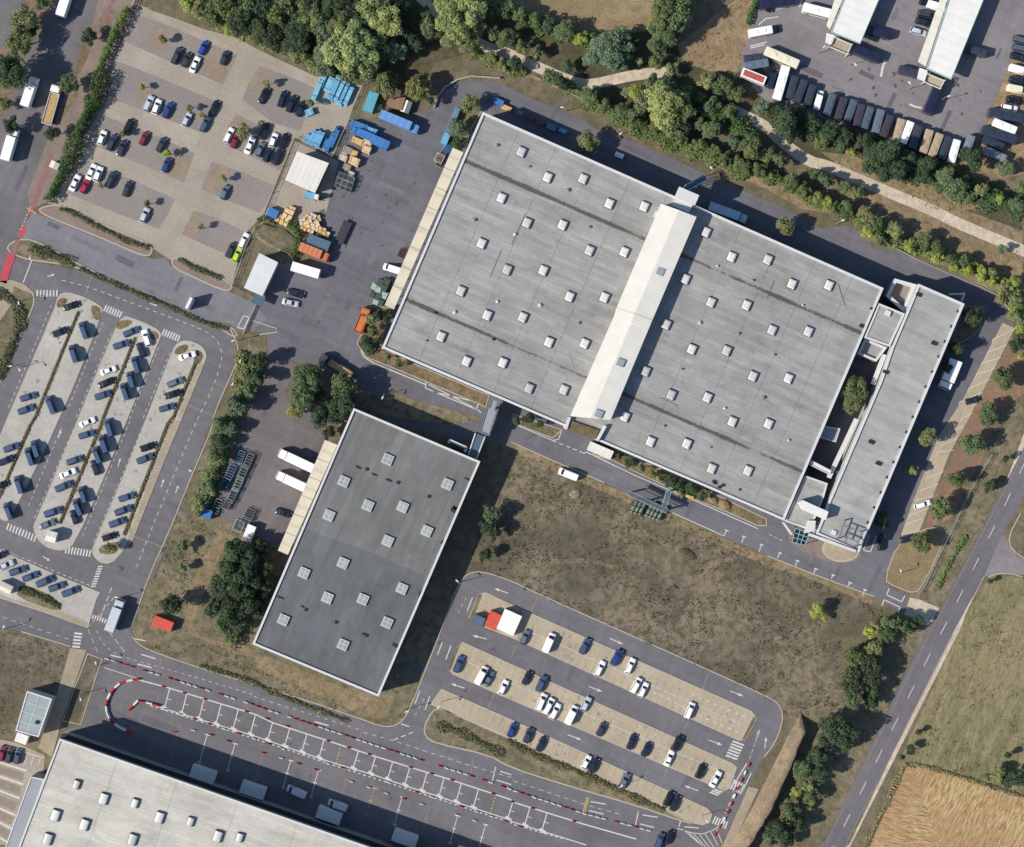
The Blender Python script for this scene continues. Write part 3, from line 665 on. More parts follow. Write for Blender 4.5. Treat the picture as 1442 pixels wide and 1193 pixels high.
stroke(WM,"A3 585,200 765,258",.2,.05); stroke(JM,"A3 535,600 800,690 1050,765",.2,.05)
# big warehouse road
stroke(WM,"B1 590,810 605,845 660,880 950,1000",.3,.05); stroke(WM,"B1 955,990 970,985 1250,1105 1235,1140 950,1020 955,990",.28,.05); stroke(WM,"B1 970,1000 1240,1140 1265,1160",.26,.05); stroke(WM,"B1 990,1040 1200,1090",.26,.05)
stroke(WM,"C2 20,30 230,120 265,115 280,70",.22,.05); stroke(WM,"C2 240,125 415,195",.22,.05,1.3,.8); stroke(WM,"C2 405,195 420,185 700,320 1000,445 1380,615",.24,.05)
stroke(WM,"C2 900,525 1190,655",.22,.05)
for s in ("C2 1205,625 1192,655","C2 1302,660 1290,695","C2 1400,705 1388,745","D2 72,750 60,780","D2 170,795 158,830","D2 272,840 258,875","D2 370,875 360,895","D2 465,918 450,940","D2 548,958 535,990"):
    stroke(WM,s,.24,.05); p=PL(s)[0]; stroke(WM,[(p[0]-2,p[1]-1),(p[0]+3,p[1]+1)],.35,.051)
stroke(WM,"D2 685,950 670,985 755,1025 772,990",.3,.05); stroke(WM,"D2 645,1045 655,1012 745,1055 735,1085",.3,.05)
stroke(WM,"D2 20,650 100,690",.16,.05,1.,.6)
for s in ("D2 575,650 540,735","D2 612,655 580,745","D2 665,650 650,690","D2 540,735 580,745"): stroke(WM,s,.28,.05)
stroke(JM,"D1 190,150 300,200 410,275",.2,.05)
for y in (735,812,890,985,1060,1140): stroke(WM,[T('A3',-60,y-22),T('A3',150-(y-735)*.25,y+42)],.55,.054)
for y in (775,850,940,1020,1100): stroke(JM,[T('A3',-60,y-22),T('A3',140-(y-735)*.25,y+38)],2.2,.046)
for x in (150,190,230): stroke(WM,[T('A3',x,695),T('A3',x-18,750)],.2,.055)
stroke(WM,"A3 60,655 250,705",.25,.055)
for a,b in (("D1 1385,690","D1 1265,750"),("D1 1345,780","D1 1235,820"),("D1 1310,850","D1 1205,880"),("D1 1280,910","D1 1175,945"),("D1 1250,970","D1 1130,1025"),("D1 1205,1045","D1 1080,1100"),("D1 1150,1160","D1 1090,1193"),("D2 1105,40","D2 1020,75"),("D2 1065,110","D2 975,150"),("D2 1045,175","D2 955,185"),("D2 990,295","D2 895,330"),("D2 960,365","D2 865,400"),("D2 935,430","D2 840,455"),("D2 905,500","D2 800,540"),("D2 870,560","D2 790,585"),("D2 850,620","D2 760,650")):
    stroke(WM,a+' '+b,.18,.05); p=PL(b)[0]; stroke(WM,[(p[0]+1,p[1]-2),(p[0]-1.5,p[1]+4)],.18,.052)
# bus yard
for s in ("C0 1385,140 1432,100","C0 1340,260 1432,235","D0 0,60 90,45","D0 0,105 65,95","D0 195,0 182,40","C0 1325,215 1432,185","C0 1340,270 1420,250"): stroke(WM,s,.32,.05)
stroke(WM,"D0 665,335 650,370 638,430",.7,.05); stroke(WM,"D0 797,585 830,598 865,605",.6,.05); stroke(JM,"D0 80,100 330,190",.2,.05); stroke(JM,"D0 650,325 750,370",.2,.05); stroke(JM,"D0 1020,470 1250,555",.2,.05); stroke(JM,"D0 1310,0 1130,500",.22,.05)
# country road lines
stroke(WM,"D2 1432,270 1320,510 D2 1020,1115 D3 930,90 400,1150 320,1300",.2,.05,4.,6.1)
stroke(JM,[(p[0]+3,p[1]) for p in PL("S 1442,632 D2 905,1193 D3 320,1180")],.22,.05); stroke(JM,"D3 1040,20 440,1193",.18,.05); stroke(WM,"D2 1215,885 1090,1130",.14,.05)
# cycle way
RMs=["A0 170,1193 185,1150","A1 165,-5 182,35","A1 125,130 150,135","A1 75,280 30,420"]
stroke(RM,"A0 180,1160 A1 165,40",1.5,.05); stroke(RM,"A1 140,115 110,175",1.5,.05); stroke(RM,"A1 65,270 15,430",2.3,.15); stroke(RF,"A0 645,-20 570,140",1.3,.04); stroke(RF,"A0 290,860 240,1010 185,1150",1.4,.04); stroke(RF,"A1 105,190 70,275",1.6,.17)
stroke(WM,"A1 170,10 112,145",.18,.052,.6,.5); stroke(WM,"A1 180,300 130,430",.3,.05)
stroke(WM,"A1 1365,615 1330,680 1365,690 1395,625 1365,615",.25,.05)
for s in ("A1 515,390 480,500","A2 745,655 905,715","A1 1055,1115 1195,1175","B3 605,510 580,600","C3 1105,235 1070,325","C3 990,505 955,580","C3 875,765 840,855","C3 30,75 0,140","B3 1340,340 1300,430","C2 150,995 110,1085","A3 905,150 880,230","B3 1220,705 1205,790"): stroke(JM,s,.3,.049)
for mb,nm,mt,lb in ((WM,'road_marking','white','white painted lines, bays, arrows and crossings on the asphalt'),(JM,'road_marking','joint','faint tan joints and bay lines in the paving'),(RM,'cycle_path','redpath','bright red painted cycle crossing at the western junction'),(RF,'cycle_path','redfade','faded red cycle track on the western pavement')):
    struct(mb.build(nm,M[mt]),lb,'road marking')
M['yellow']=m_plain('road_paint_yellow',(204,178,92),.7,.2,var=.15)
struct(YM.build('road_marking',M['yellow']),'pale yellow dashed bay lines in the lorry yard','road marking')

# ---- repairs, drains and oil stains in the paving
M['patchd']=m_asphalt('asphalt_patch_dark',(110,107,112),.08,seam=False); M['patchl']=m_asphalt('asphalt_patch_light',(126,123,127),.08,seam=False)
M['oil']=m_plain('oil_stain',(92,90,92),.6,.4,var=.25,scale=2.); M['bayst']=m_plain('bay_stain',(158,152,142),.9,.1,var=.12,scale=2.)
g=random.Random(21)
def patches(name,mat,spots,label):
    mb=MB()
    for i,(px,L,Wd,a) in enumerate(spots):
        v=W(px); z=.034+i*.0003; d=dirv(a)*L/2; n=Vector((-math.sin(a),math.cos(a),0))*Wd/2
        mb.face([(p.x,p.y,z) for p in (v-d-n,v+d-n,v+d+n,v-d+n)])
    struct(mb.build(name,M[mat]),label,'asphalt')
def pick(lst): return [(T(t,x,y),g.uniform(3,11),g.uniform(.6,1.8),AX+g.choice((0,math.pi/2))+g.uniform(-.05,.05)) for t,x,y in lst]
patches('asphalt_patch','patchd',pick([('B0',700,950),('B0',820,1120),('B0',900,760),('B1',600,120),('B1',420,330),('B1',520,560),('B1',330,660),('B1',150,700),('C0',250,620),('C0',700,850),('D0',560,420),('D0',250,400),('D0',700,560),('D0',1000,680),('D0',1300,300),('A1',300,110),('A1',700,310),('A1',1000,440),('A2',1000,500),('A2',900,800),('A3',700,480),('A3',900,520),('C2',500,270),('C2',1000,500),('D2',600,900),('D2',400,850),('B3',900,200),('C3',350,200),('C3',1000,800),('A0',150,760),('A0',120,1000)]),'darker repair patches in the asphalt')
patches('asphalt_patch','patchl',pick([('B0',760,1050),('B1',650,300),('B1',380,560),('B0',1250,500),('D0',400,500),('D0',850,620),('D0',720,80),('A1',500,220),('A1',1150,560),('A2',700,900),('A2',1010,180),('A3',1000,250),('B3',150,420),('C2',150,110),('C2',750,380),('D2',250,780),('D1',800,300),('D1',1230,560)]),'lighter worn patches in the asphalt')
mb=MB()
def stain(px,r,z):
    v=W(px); pts=[]; a=g.uniform(0,3)
    for k in range(10):
        t=2*math.pi*k/10; rr=r*g.uniform(.5,1.2); pts.append((v.x+rr*math.cos(t)*1.4*math.cos(a)-rr*math.sin(t)*math.sin(a),v.y+rr*math.cos(t)*1.4*math.sin(a)+rr*math.sin(t)*math.cos(a)))
    mb.flat(pts,z)
for i,(x0,y0,x1,y1,n) in enumerate(((480,190,600,420,26),(380,430,520,520,14),(1180,60,1400,180,30),(150,940,560,1130,22),(600,870,760,1000,8))):
    for k in range(n): stain((g.uniform(x0,x1),g.uniform(y0,y1)),g.uniform(.15,.6),.0445+k*.0001)
struct(mb.build('oil_stain',M['oil']),'small dark oil stains on the asphalt','stains')
mb=MB()
for poly,n in ((I1,40),(I2,46),(I3,26),(S1,30),(S2,34),(S3,16)):
    P_=PL(poly) if isinstance(poly,str) else poly; x0,x1=min(p[0] for p in P_),max(p[0] for p in P_); y0,y1=min(p[1] for p in P_),max(p[1] for p in P_)
    I_=[(p[0],p[1]) for p in P_]; c=0
    while c<n:
        p=(g.uniform(x0,x1),g.uniform(y0,y1))
        if inside(p,I_) and inside((p[0]+6,p[1]),I_) and inside((p[0]-6,p[1]),I_): stain(p,g.uniform(.2,.55),.1335+c*.0001); c+=1
struct(mb.build('oil_stain',M['bayst']),'faint stains in the parking bays','stains')
# ================================================================ BUILDINGS
def root_at(name,p,label,cat,group=None):
    v=W(p); return empty(name,(v.x,v.y,0),0,label,cat,group)
def xy(s,z): return [(v.x,v.y) for v in WL(s,z)]
def block(root,poly,h,roofmat,wallmat='wall',par=.6,ph=.45,z0=0,parmat='parapet',names=('wall','roof','parapet')):
    """walls, roof deck and parapet of one flat roofed volume; poly = roof outline at height h+ph"""
    o=xy(poly,h+ph); i=inset(o,par)
    a=MB(); a.sides(o,z0,h+ph-.15); w=a.build(names[0],M[wallmat],root)
    b=MB(); b.flat(i,h); r=b.build(names[1],M[roofmat],root)
    c=MB(); oo=inset(o,-.06); c.ring(oo,i,h+ph-.15,h+ph); 
    c.sides(i,h-.05,h+ph-.149)  # inner upstand
    q=c.build(names[2],M[parmat],root)
    return w,r,q
def rot_box(mb,px,z,d,a,m=0,top=None,inset=0.0):
    v=W(px,z+d[2]); mb.box((v.x,v.y,z+d[2]/2),d,a,m,top,inset)
M['frame']=m_plain('skylight_frame',(196,198,196),.5,.3)
def skylight(root,px,h,d,a,kind='dome'):
    v=W(px,h+.5); mb=MB()
    mb.box((v.x,v.y,h+.3),(d[0]+.25,d[1]+.25,.6),a); c=mb.build('skylight',M['curb'] if kind!='pane' else M['frame'],root)
    mb=MB()
    if kind=='dome':
        mb.box((v.x,v.y,h+.7),(d[0],d[1],.2),a,inset=.0); mb.box((v.x,v.y,h+.9),(d[0]-.02,d[1]-.02,.2),a,inset=.4)
        mb.build('dome',M['sky_d'],c)
    elif kind=='barrel':
        rows=[]
        for k in range(9):
            t=math.pi*k/8; u=-d[0]/2*math.cos(t); z=h+.61+.4*math.sin(t)
            rows.append([(v.x+u*math.cos(a)-y*math.sin(a),v.y+u*math.sin(a)+y*math.cos(a),z) for y in (-d[1]/2,d[1]/2)])
        mb.grid(rows); 
        mb.face([r[0] for r in rows]); mb.face([r[1] for r in reversed(rows)])
        mb.build('dome',M['sky_d'],c)
    else:
        g=d[0]/2-.3
        for sx in (-1,1):
            for sy in (-1,1):
                x,y=sx*(g/2+.11),sy*(g/2+.11)
                mb.box((v.x+x*math.cos(a)-y*math.sin(a),v.y+x*math.sin(a)+y*math.cos(a),h+.64),(g,g,.12),a,inset=.1)
        mb.build('pane',M['pane'],c)
# ---- the big warehouse
HM=9.3
big=root_at('warehouse_building',(890,445),'huge grey flat roofed warehouse with two fields of skylights and a white gallery ridge','warehouse')
block(big,"S 680,158 1244,406 1104,733 538,490",HM,'roofA')
for p in [(734,214),(771,250),(821,252),(706,279),(858,287),(907,291),(742,314),(792,317),(678,343),(830,353),(879,355),(714,380),(765,381),(649,410),(802,418),(851,419),(686,444),(736,447),(621,474),(773,482),(823,484),(657,509),(708,511),(745,547),(794,549),
 (994,327),(1030,362),(1081,366),(965,393),(1115,400),(1167,402),(1001,426),(1051,430),(938,457),(1087,465),(1138,467),(974,492),(1023,494),(909,523),(1060,530),(1110,533),(945,556),(996,560),(880,587),(1031,594),(1082,597),(916,622),(967,625),(1002,660),(1053,663)]:
    skylight(big,p,HM,(2.1,2.5),AX)
# white gallery along the middle
def gable(root,sl,sr,z0,he,hr,mat,name):
    """gable roof between two long eaves given at eave height"""
    L=WL(sl,he); Q=WL(sr,he); mb=MB(); wl=MB()
    r=[(a.lerp(b,.5)) for a,b in zip(L,Q)]
    for p in r: p.z=hr
    mb.face([L[0],L[1],r[1],r[0]]); mb.face([r[0],r[1],Q[1],Q[0]])
    # small overhang thickness
    for a,b in ((L[0],L[1]),(Q[1],Q[0])):
        mb.face([a,a-Vector((0,0,.2)),b-Vector((0,0,.2)),b])
    mb.build(name,M[mat],root)
    c=[L[0],L[1],Q[1],Q[0]]; wl.sides(inset([(p.x,p.y) for p in c],.12),z0,he-.12)
    for e in (0,1): wl.face([L[e],Q[e],r[e]]); 
    wl.build('gallery_wall',M['wallw'],root); return r
gable(big,"C1 838,-12 590,570","C1 1038,62 790,640",HM,HM+4.5,HM+5.2,'gal','gallery_roof')
gable(big,"C1 578,612 330,1178","C1 768,692 556,1200",HM,HM+4.2,HM+4.9,'gal','gallery_roof')
gable(big,"C1 590,570 578,612","C1 790,640 768,692",HM,HM+4.65,HM+5.35,'gal','gallery_roof')
for p in [T('C1',835,368),T('C1',612,878),T('C1',490,1165)]:
    v=W(p,HM+4.8); mb=MB(); mb.box((v.x,v.y,HM+4.92),(2.0,2.1,.35),AX); mb.build('roof_hatch',M['annex'],big)
v=W(T('C1',818,45),HM+3); mb=MB(); mb.box((v.x,v.y,HM+1.6),(1.5,1.5,3.2),AX,inset=.1); mb.tube((v.x,v.y,HM+3.2),(v.x,v.y,HM+3.9),.45,.3,8); mb.build('vent_unit',M['parapet'],big)
mb=MB()
for px,d,z,h in ((T('C0',985,1098),(6.0,3.0,2.6),HM,1),(T('C0',960,1140),(5.4,3.4,1.7),HM,1)): rot_box(mb,px,z,d,AX)
mb.build('stair_head',M['parapet'],big)
mb=MB(); mb.prism(xy("C2 335,10 490,65 470,115 322,60",HM+.9),HM,HM+.9); mb.build('gallery_end_deck',M['bed'],big)
mb=MB()
for s in ("C2 318,-10 335,-8 312,60 296,52","C2 520,35 535,42 488,125 472,118"): mb=MB(); mb.prism(xy(s,HM+1.5),0,HM+1.5); mb.build('end_pier',M['parapet'],big)
for p in [(700,205),(745,235),(800,268),(668,310),(725,330),(830,320),(640,440),(700,425),(760,430),(815,455),(600,480),(1010,375),(1060,395),(1130,430),(985,455),(1040,470),(1090,500),(960,520),(1020,575),(1075,560),(1110,620),(935,600),(1000,630),(1040,690)]:
    v=W(p,HM); mb=MB(); q=rnd.uniform(.2,.4); mb.tube((v.x,v.y,HM),(v.x,v.y,HM+.5),q,n=8); mb.tube((v.x,v.y,HM+.5),(v.x,v.y,HM+.62),q*1.5,q*.6,8); mb.build('vent_pipe',M['grey'] if rnd.random()<.6 else M['sky_d'],big)
for a,b in (((800,497),(807,520)),((1180,230+170),(1190,430)),((690,390),(706,352)),((930,560),(955,572)),((1080,420),(1090,395)),((740,300),(720,345))):
    A,B=W(a,HM+.06),W(b,HM+.06); mb=MB(); mb.tube(A,B,.09,n=4); mb.build('roof_cable',M['sky_d'] if a==(800,497) else M['grey'],big)
# west loading canopy
mb=MB(); o=xy("S 637.5,208 652.5,214.5 554.5,436 541.5,430",5.2); mb.prism(o,4.75,5.2,bottom=True); mb.build('loading_canopy',M['cream'],big)
mb=MB()
a,b=[Vector((*p,0)) for p in (o[0],o[3])]
for i in range(9):
    p=a.lerp(b,(i+.5)/9)+dirv(AX)*.8; mb=MB(); mb.tube((p.x,p.y,0),(p.x,p.y,4.75),.12,n=6); mb.build('canopy_post',M['grey'],big)
def canopy_joints(root,o,n):
    a,b,c,d=[Vector((*p,5.22)) for p in (o[0],o[3],o[1],o[2])]
    for i in range(n+1):
        mb=MB(); p,q=a.lerp(b,i/n),c.lerp(d,i/n); mb.tube(p,q,.07,n=4); mb.build('canopy_seam',M['greyseam'],root)
M['greyseam']=m_plain('canopy_seam',(150,138,116),.7,.2)
canopy_joints(big,o,8)
mb=MB()
a,b=[Vector((*p,0)) for p in (xy("S 680,158",HM)[0],xy("S 538,490",HM)[0])]
for i in range(8):
    p=a.lerp(b,(i+1.6)/9.5); mb=MB(); mb.box((p.x,p.y,1.9),(.3,3.4,3.8),AX); mb.build('dock_door',M['dark'],big)
mb=MB(); a,b=[Vector((*p,0)) for p in (xy("S 1104,733",HM)[0],xy("S 538,490",HM)[0])]
for i in range(15):
    p=a.lerp(b,(i+.5)/15); mb=MB(); mb.box((p.x,p.y,3.2),(4.2,.25,1.6),AX); mb.build('window_band',M['glass'],big)
# south loading box and small oddments on the roof
mb=MB(); rot_box(mb,T('C2',500,178),0,(7.0,2.6,4.2),R(-23.5)); mb.build('loading_box',M['sheet'],big)
mb=MB()
for p,s in ((T('C2',1135,352),.7),(T('C2',1140,362),.5),(T('C2',1165,383),.6),(T('C2',1185,372),.6),(T('B1',1330,748),.5),(T('B1',1005,598),.4),(T('D1',530,672),.8),(T('C0',980,1078),.8),(T('D1',585,575),.5)):
    mb=MB(); rot_box(mb,p,HM,(s*1.4,s,.5),AX); mb.build('roof_vent',M['dark'],big)
# stair chute on the north side
st=root_at('escape_stair',T('C0',1035,1030),'pale teal external escape stair at the north end of the white gallery','stair')
a=W(T('C0',985,1052),HM+.4); b=W(T('C0',1085,995),4.4); d=(b-a); d2=Vector((d.x,d.y,0)).normalized(); n=Vector((-d2.y,d2.x,0))
mb=MB()
for i in range(14):
    p=a.lerp(b,(i+.5)/14); mb.box((p.x,p.y,p.z),(.75,1.3,.06),math.atan2(d2.y,d2.x))
mb.build('step',M['glassb'],st); mb=MB()
for s in (-.8,.8):
    for dz in (0,.55,1.0): mb.tube(a+n*s+Vector((0,0,dz)),b+n*s+Vector((0,0,dz)),.09 if dz else .16)
for k in (0,.5,1):
    p=a.lerp(b,k)
    for s in (-.8,.8): mb.tube((p.x+n.x*s,p.y+n.y*s,0),p+n*s+Vector((0,0,1)),.1)
mb.build('handrail',M['steel'],st)
# ---- office building
HO=9.2
off=root_at('office_building',(1240,590),'long grey roofed office block with white parapets, joined to the big warehouse by links','office building')
block(off,"S 1293.5,400 1358,428 1209.5,778 1178,764 1149,752 1156,735 1167,706 1240,536 1256,489 1276,442",HO,'roofO',wallmat='wallw',par=.6)
block(off,"D1 627,546 772,605 688,788 546,738",HO-.3,'roofO',par=.5,ph=.3,names=('link_wall','link_roof','link_parapet'))
block(off,"D1 716,408 838,442 772,600 668,505",3.6,'gravel',par=.9,ph=2.2,names=('pavilion_wall','pavilion_floor','pavilion_parapet'))
block(off,"D1 548,744 672,794 612,872 508,828",6.0,'roofO',par=.6,ph=.9,names=('bridge_wall','bridge_roof','bridge_parapet'))
block(off,"D2 312,38 410,55 385,130 300,105",5.0,'annex',par=.25,ph=.15,names=('court_wall','court_roof','court_edge'))
block(off,"D2 248,232 360,290 352,312 240,258",8.2,'sheetb',par=.2,ph=.2,names=('beam_wall','beam_roof','beam_edge'))
block(off,"D2 215,318 340,362 318,440 268,560 228,618 100,572 130,508",HO-.9,'roofO',wallmat='wall',par=.4,ph=.25,names=('annex_wall','annex_roof','annex_parapet'))
o=xy("D2 178,468 200,455 345,520 330,566 205,512",HO+3.4); mb=MB(); mb.prism(o,HO-.5,HO+3.4); mb.build('penthouse',M['whitep'],off)
mb=MB(); mb.prism(xy("D2 235,570 275,572 262,630 212,640",HO+1.2),HO-1,HO+1.2); mb.build('entrance_fin',M['parapet'],off)
mb=MB(); o=xy("D2 160,612 240,640 212,708 142,690",4.2); mb.prism(o,3.9,4.2,bottom=True); mb.build('entrance_canopy',M['glass'],off)
mb=MB()
for p in o: mb.tube((p[0],p[1],0),(p[0],p[1],3.9),.12)
for k in range(4):
    a=Vector((*o[0],4.26)).lerp(Vector((*o[3],4.26)),k/3); b=Vector((*o[1],4.26)).lerp(Vector((*o[2],4.26)),k/3); mb.tube(a,b,.12)
    a=Vector((*o[0],4.26)).lerp(Vector((*o[1],4.26)),k/3); b=Vector((*o[3],4.26)).lerp(Vector((*o[2],4.26)),k/3); mb.tube(a,b,.12)
mb.build('canopy_frame',M['steel'],off)
mb=MB(); mb.prism(xy("D2 82,575 98,582 148,650 132,648",5.),4.2,5.); mb.prism(xy("D2 240,640 500,735 495,748 232,655",HO+1.),HO-.4,HO+1.); mb.build('entrance_wall',M['parapet'],off)
mb=MB()
def beam(s,z,w,hh):
    a,b=WL(s,z); d=b-a; c=(a+b)/2; mb.box((c.x,c.y,z-hh/2),(d.length,w,hh),math.atan2(d.y,d.x))
for s in ("D2 440,570 395,680","D2 430,595 535,635","D2 412,650 510,690","D2 535,635 500,720","D2 470,608 440,690"): beam(s,HO+2.2,.25,.25)
for p in (T('D2',440,570),T('D2',535,632),T('D2',500,715),T('D2',398,672)):
    v=W(p,HO+2); mb.tube((v.x,v.y,HO-.2),(v.x,v.y,HO+1.9),.18)
mb.build('roof_pergola',M['grey'],off)
mb=MB()
for p,s in ((T('D1',680,600),1.6),(T('D2',378,637),1.4)): rot_box(mb,p,HO,(s,s,.5),AX,inset=.15)
mb.build('roof_hatch',M['parapet'],off)
mb=MB()
for p in (T('D1',850,497),T('D1',937,770),T('D2',625,250),T('D2',585,130),T('D1',665,930)): rot_box(mb,p,HO,(1.5,.9,.5),AX)
a,b=WL("S 1352,430 1207,770",HO)
for k in range(16): p=a.lerp(b,(k+.4)/16); mb.box((p.x,p.y,HO+.1),(.5,.7,.2),AX)
mb.build('roof_vent',M['dark'],off)
# courtyard lattice: white walkway frame on the west wall of the slab
mb=MB(); a,b=WL("D1 660,815 585,985",7.5)
def lattice(s,z,w,n):
    a,b=WL(s,z); d=(b-a); nn=Vector((-d.y,d.x,0)).normalized()*w
    for q in (0,1): mb.tube(a+nn*q,b+nn*q,.14,n=4)
    for k in range(n+1):
        p=a.lerp(b,k/n); mb.tube(p,p+nn,.05,n=4); mb.tube((p.x+nn.x,p.y+nn.y,0),p+nn,.06,n=4)
for s_ in ("D1 604,1000 668,832","D2 356,330 512,0"):
    a,b=WL(s_,6.5); c=(a+b)/2; d=b-a; mb.box((c.x-.5,c.y,6.4),(d.length,1.3,.25),math.atan2(d.y,d.x)); mb.build('walkway',M['parapet'],off); mb=MB()
mb=MB(); a,b=WL("D1 1020,495 1105,492",5); c=WL("D1 1090,535",5)[0]; e=WL("D1 1000,500",5)[0]
for p,q in ((a,b),(b,c)): mb.tube(p,q,.3,n=4)
for p in (b,): mb.tube((p.x,p.y,0),p,.2)
mb.build('corner_frame',M['parapet'],off)
mb=MB()
for s0,n in (("S 1358,428 1209.5,778",22),):
    a,b=WL(s0,HO); d=(b-a).normalized()
    for i in range(n):
        p=a.lerp(b,(i+.5)/n)
        for z in (2.,5.2): mb=MB(); mb.box((p.x,p.y,z),(2.6,.2,1.5),math.atan2(d.y,d.x)); mb.build('window',M['glass'],off)
# ---- dark warehouse
HD=8.8
dk=root_at('warehouse_building',(515,780),'dark grey flat roofed warehouse with sixteen square white framed skylights','warehouse')
block(dk,"S 498,575 676,650 533,981 355.5,907",HD,'roofD',par=.55)
for p in [(546,647),(484,678),(630,682),(463,726),(518,712),(567,714),(601,748),(546,762),(428,807),(483,793),(566,829),(461,842),(511,844),(399,873),(545,877),(483,908)]:
    skylight(dk,p,HD,(2.6,2.6),AX,'pane')
mb=MB(); o=xy("B2 388,118 458,145 180,762 124,738",5.2); mb.prism(o,4.75,5.2,bottom=True); mb.build('loading_canopy',M['cream'],dk)
mb=MB(); a,b=[Vector((*p,0)) for p in (o[0],o[3])]
for i in range(7):
    p=a.lerp(b,(i+.5)/7)+dirv(AX)*.8; mb=MB(); mb.tube((p.x,p.y,0),(p.x,p.y,4.75),.12); mb.build('canopy_post',M['grey'],dk)
canopy_joints(dk,o,6)
mb=MB()
for p in (T('B2',622,282),T('B2',797,357),T('B2',970,435),T('B2',450,1140),T('B3',620,20),T('B2',280,1070)): mb=MB(); rot_box(mb,p,HD,(.8,.8,.3),AX); mb.build('roof_drain',M['dark'],dk)
M['grime']=m_plain('roof_grime',(58,58,60),.9,.1,var=.3,scale=1.5); M['patch']=m_roof('roof_felt_patch',(114,116,119),(498,575),R(-113.5),71,strip=1.0,slen=16,var=.03)
mb=MB()
def blob(px,h,r,n=14,sx=1,a=0):
    v=W(px,h); pts=[]
    for k in range(n):
        t=2*math.pi*k/n; rr=r*rnd.uniform(.55,1.2); x,y=rr*sx*math.cos(t),rr*math.sin(t); pts.append((v.x+x*math.cos(a)-y*math.sin(a),v.y+x*math.sin(a)+y*math.cos(a)))
    mb.flat(pts,h)
for t,x,y,r,sx in (('B2',575,268,.45,3),('B2',665,310,.35,3),('B2',750,345,.4,3),('B2',1110,505,.8,1.6),('B2',1195,340,.45,3.),('B2',1045,690,.4,2.4),('B2',925,975,.5,2.2),('B3',790,75,.7,2.2),('B3',610,12,.5,2.),('B2',140,1000,.45,2.5),('B2',265,1050,.35,2.),('B2',1120,500,.6,1)):
    blob(T(t,x,y),HD+.02,r,14,sx,AX if y<500 or t=='B2' and x<400 else R(66))
mb.build('roof_stain',M['grime'],dk)
mb=MB(); mb.flat(xy("B2 255,610 480,690 640,745 950,880 845,1193 B3 690,355 15,65 B2 20,1180",HD),HD+.012); mb.build('roof_patch',M['patch'],dk)
# sky bridge between the two warehouses
br=root_at('sky_bridge',(685,590),'grey roofed enclosed footbridge linking the dark warehouse to the big warehouse','bridge')
block(br,"S 692,561 702,565 697,577 700,579 689,614 675,608 686,573 689,573",6.2,'annex',wallmat='glass',par=.3,ph=.2,z0=3.2,parmat='grey')
mb=MB(); mb.prism(xy("B2 1232,80 1285,100 1238,222 1192,200",6.2),3.2,6.1); mb.build('glass_gallery',M['glassb'],br)
mb=MB()
for s in ("B2 1232,80 1192,200","B2 1285,100 1238,222"): 
    a,b=WL(s,6.3); mb.tube(a,b,.2)
for s in ("S 694,576","S 680,605","B2 1238,150"): 
    v=WL(s)[0]; mb.tube((v.x,v.y,0),(v.x,v.y,3.2),.3)
mb.build('bridge_frame',M['parapet'],br)
pf=root_at('white_portal',T('B2',1130,150),'small white portal frame beside the north-east corner of the dark warehouse','portal')
mb=MB()
for s,z in (("B2 1088,120 1182,162",6.5),("B2 1182,162 1172,185",6.5),("B2 1088,120 1080,135",6.5)): beam(s,z,.7,.7)
for s in ("B2 1090,122","B2 1180,162"):
    v=WL(s,3)[0]; mb.tube((v.x,v.y,0),(v.x,v.y,5.9),.3)
mb.build('frame',M['parapet'],pf)
mb=MB(); v=WL("B2 1130,150",3)[0]; mb.box((v.x+.3,v.y-.8,2.6),(3.6,.2,5.2),AX); mb.build('portal_panel',M['glass'],pf)
# ---- south warehouse (runs out of frame)
HB=12.6
so=root_at('warehouse_building',(300,1150),'pale cream roofed warehouse with rounded skylights at the bottom edge','warehouse')
BA=R(-19.3)
def ex(p,d,a): return (p[0]+d*math.cos(a),p[1]+d*math.sin(a))
nw=(84,1040.5); ne=ex(nw,600,-BA); sw=ex(nw,330,R(90+19.3+1.5)); se=(ne[0]+sw[0]-nw[0],ne[1]+sw[1]-nw[1])
block(so,[nw,ne,se,sw],HB,'roofB',wallmat='wall',par=.45,ph=.3)
for p in [(428,855),(580,935),(755,960),(310,1027),(472,1080),(893,1040),(1067,1063),(267,1160),(742,1163),(1220,1145),(1342,1152)]:
    big_=p not in ((428,855),(755,960),(1067,1063),(1342,1152))
    skylight(so,T('A3',*p),HB,(2.2,2.8) if big_ else (1.7,2.2),BA,'barrel')
block(so,"A3 172,812 248,826 100,1260 10,1260",7.4,'annex',par=.25,ph=.15,names=('annex_wall','annex_roof','annex_edge'))
for i,p in enumerate([T('A3',1135,800),T('A3',1415,890),T('B3',410,1030),T('B3',835,1160),T('B3',1190,1260)]):
    mb=MB(); v=W(p,3.6); mb.box((v.x,v.y,1.8),(7.0,3.3,3.6),BA); mb.build('loading_box',M['sheetb'],so)
mb=MB(); a,b=[W(p,2) for p in (nw,ne)]
for i in range(16):
    p=a.lerp(b,(i+.5)/16); mb=MB(); mb.box((p.x,p.y+1.2,.6),(3.4,.25,1.2),BA); mb.build('dock_plinth',M['dark'],so)
mb=MB()
a,b=[W(p,HB-1.2) for p in (nw,ne)]; d=(b-a); c=(a+b)/2; n=Vector((-d.y,d.x,0)).normalized(); c=c+n*.7
mb.box((c.x,c.y,HB-2.2),(d.length,1.2,.35),BA); mb.box((c.x,c.y,HB-4.5),(d.length,.8,.3),BA); mb.build('cladding_rail',M['dark'],so)
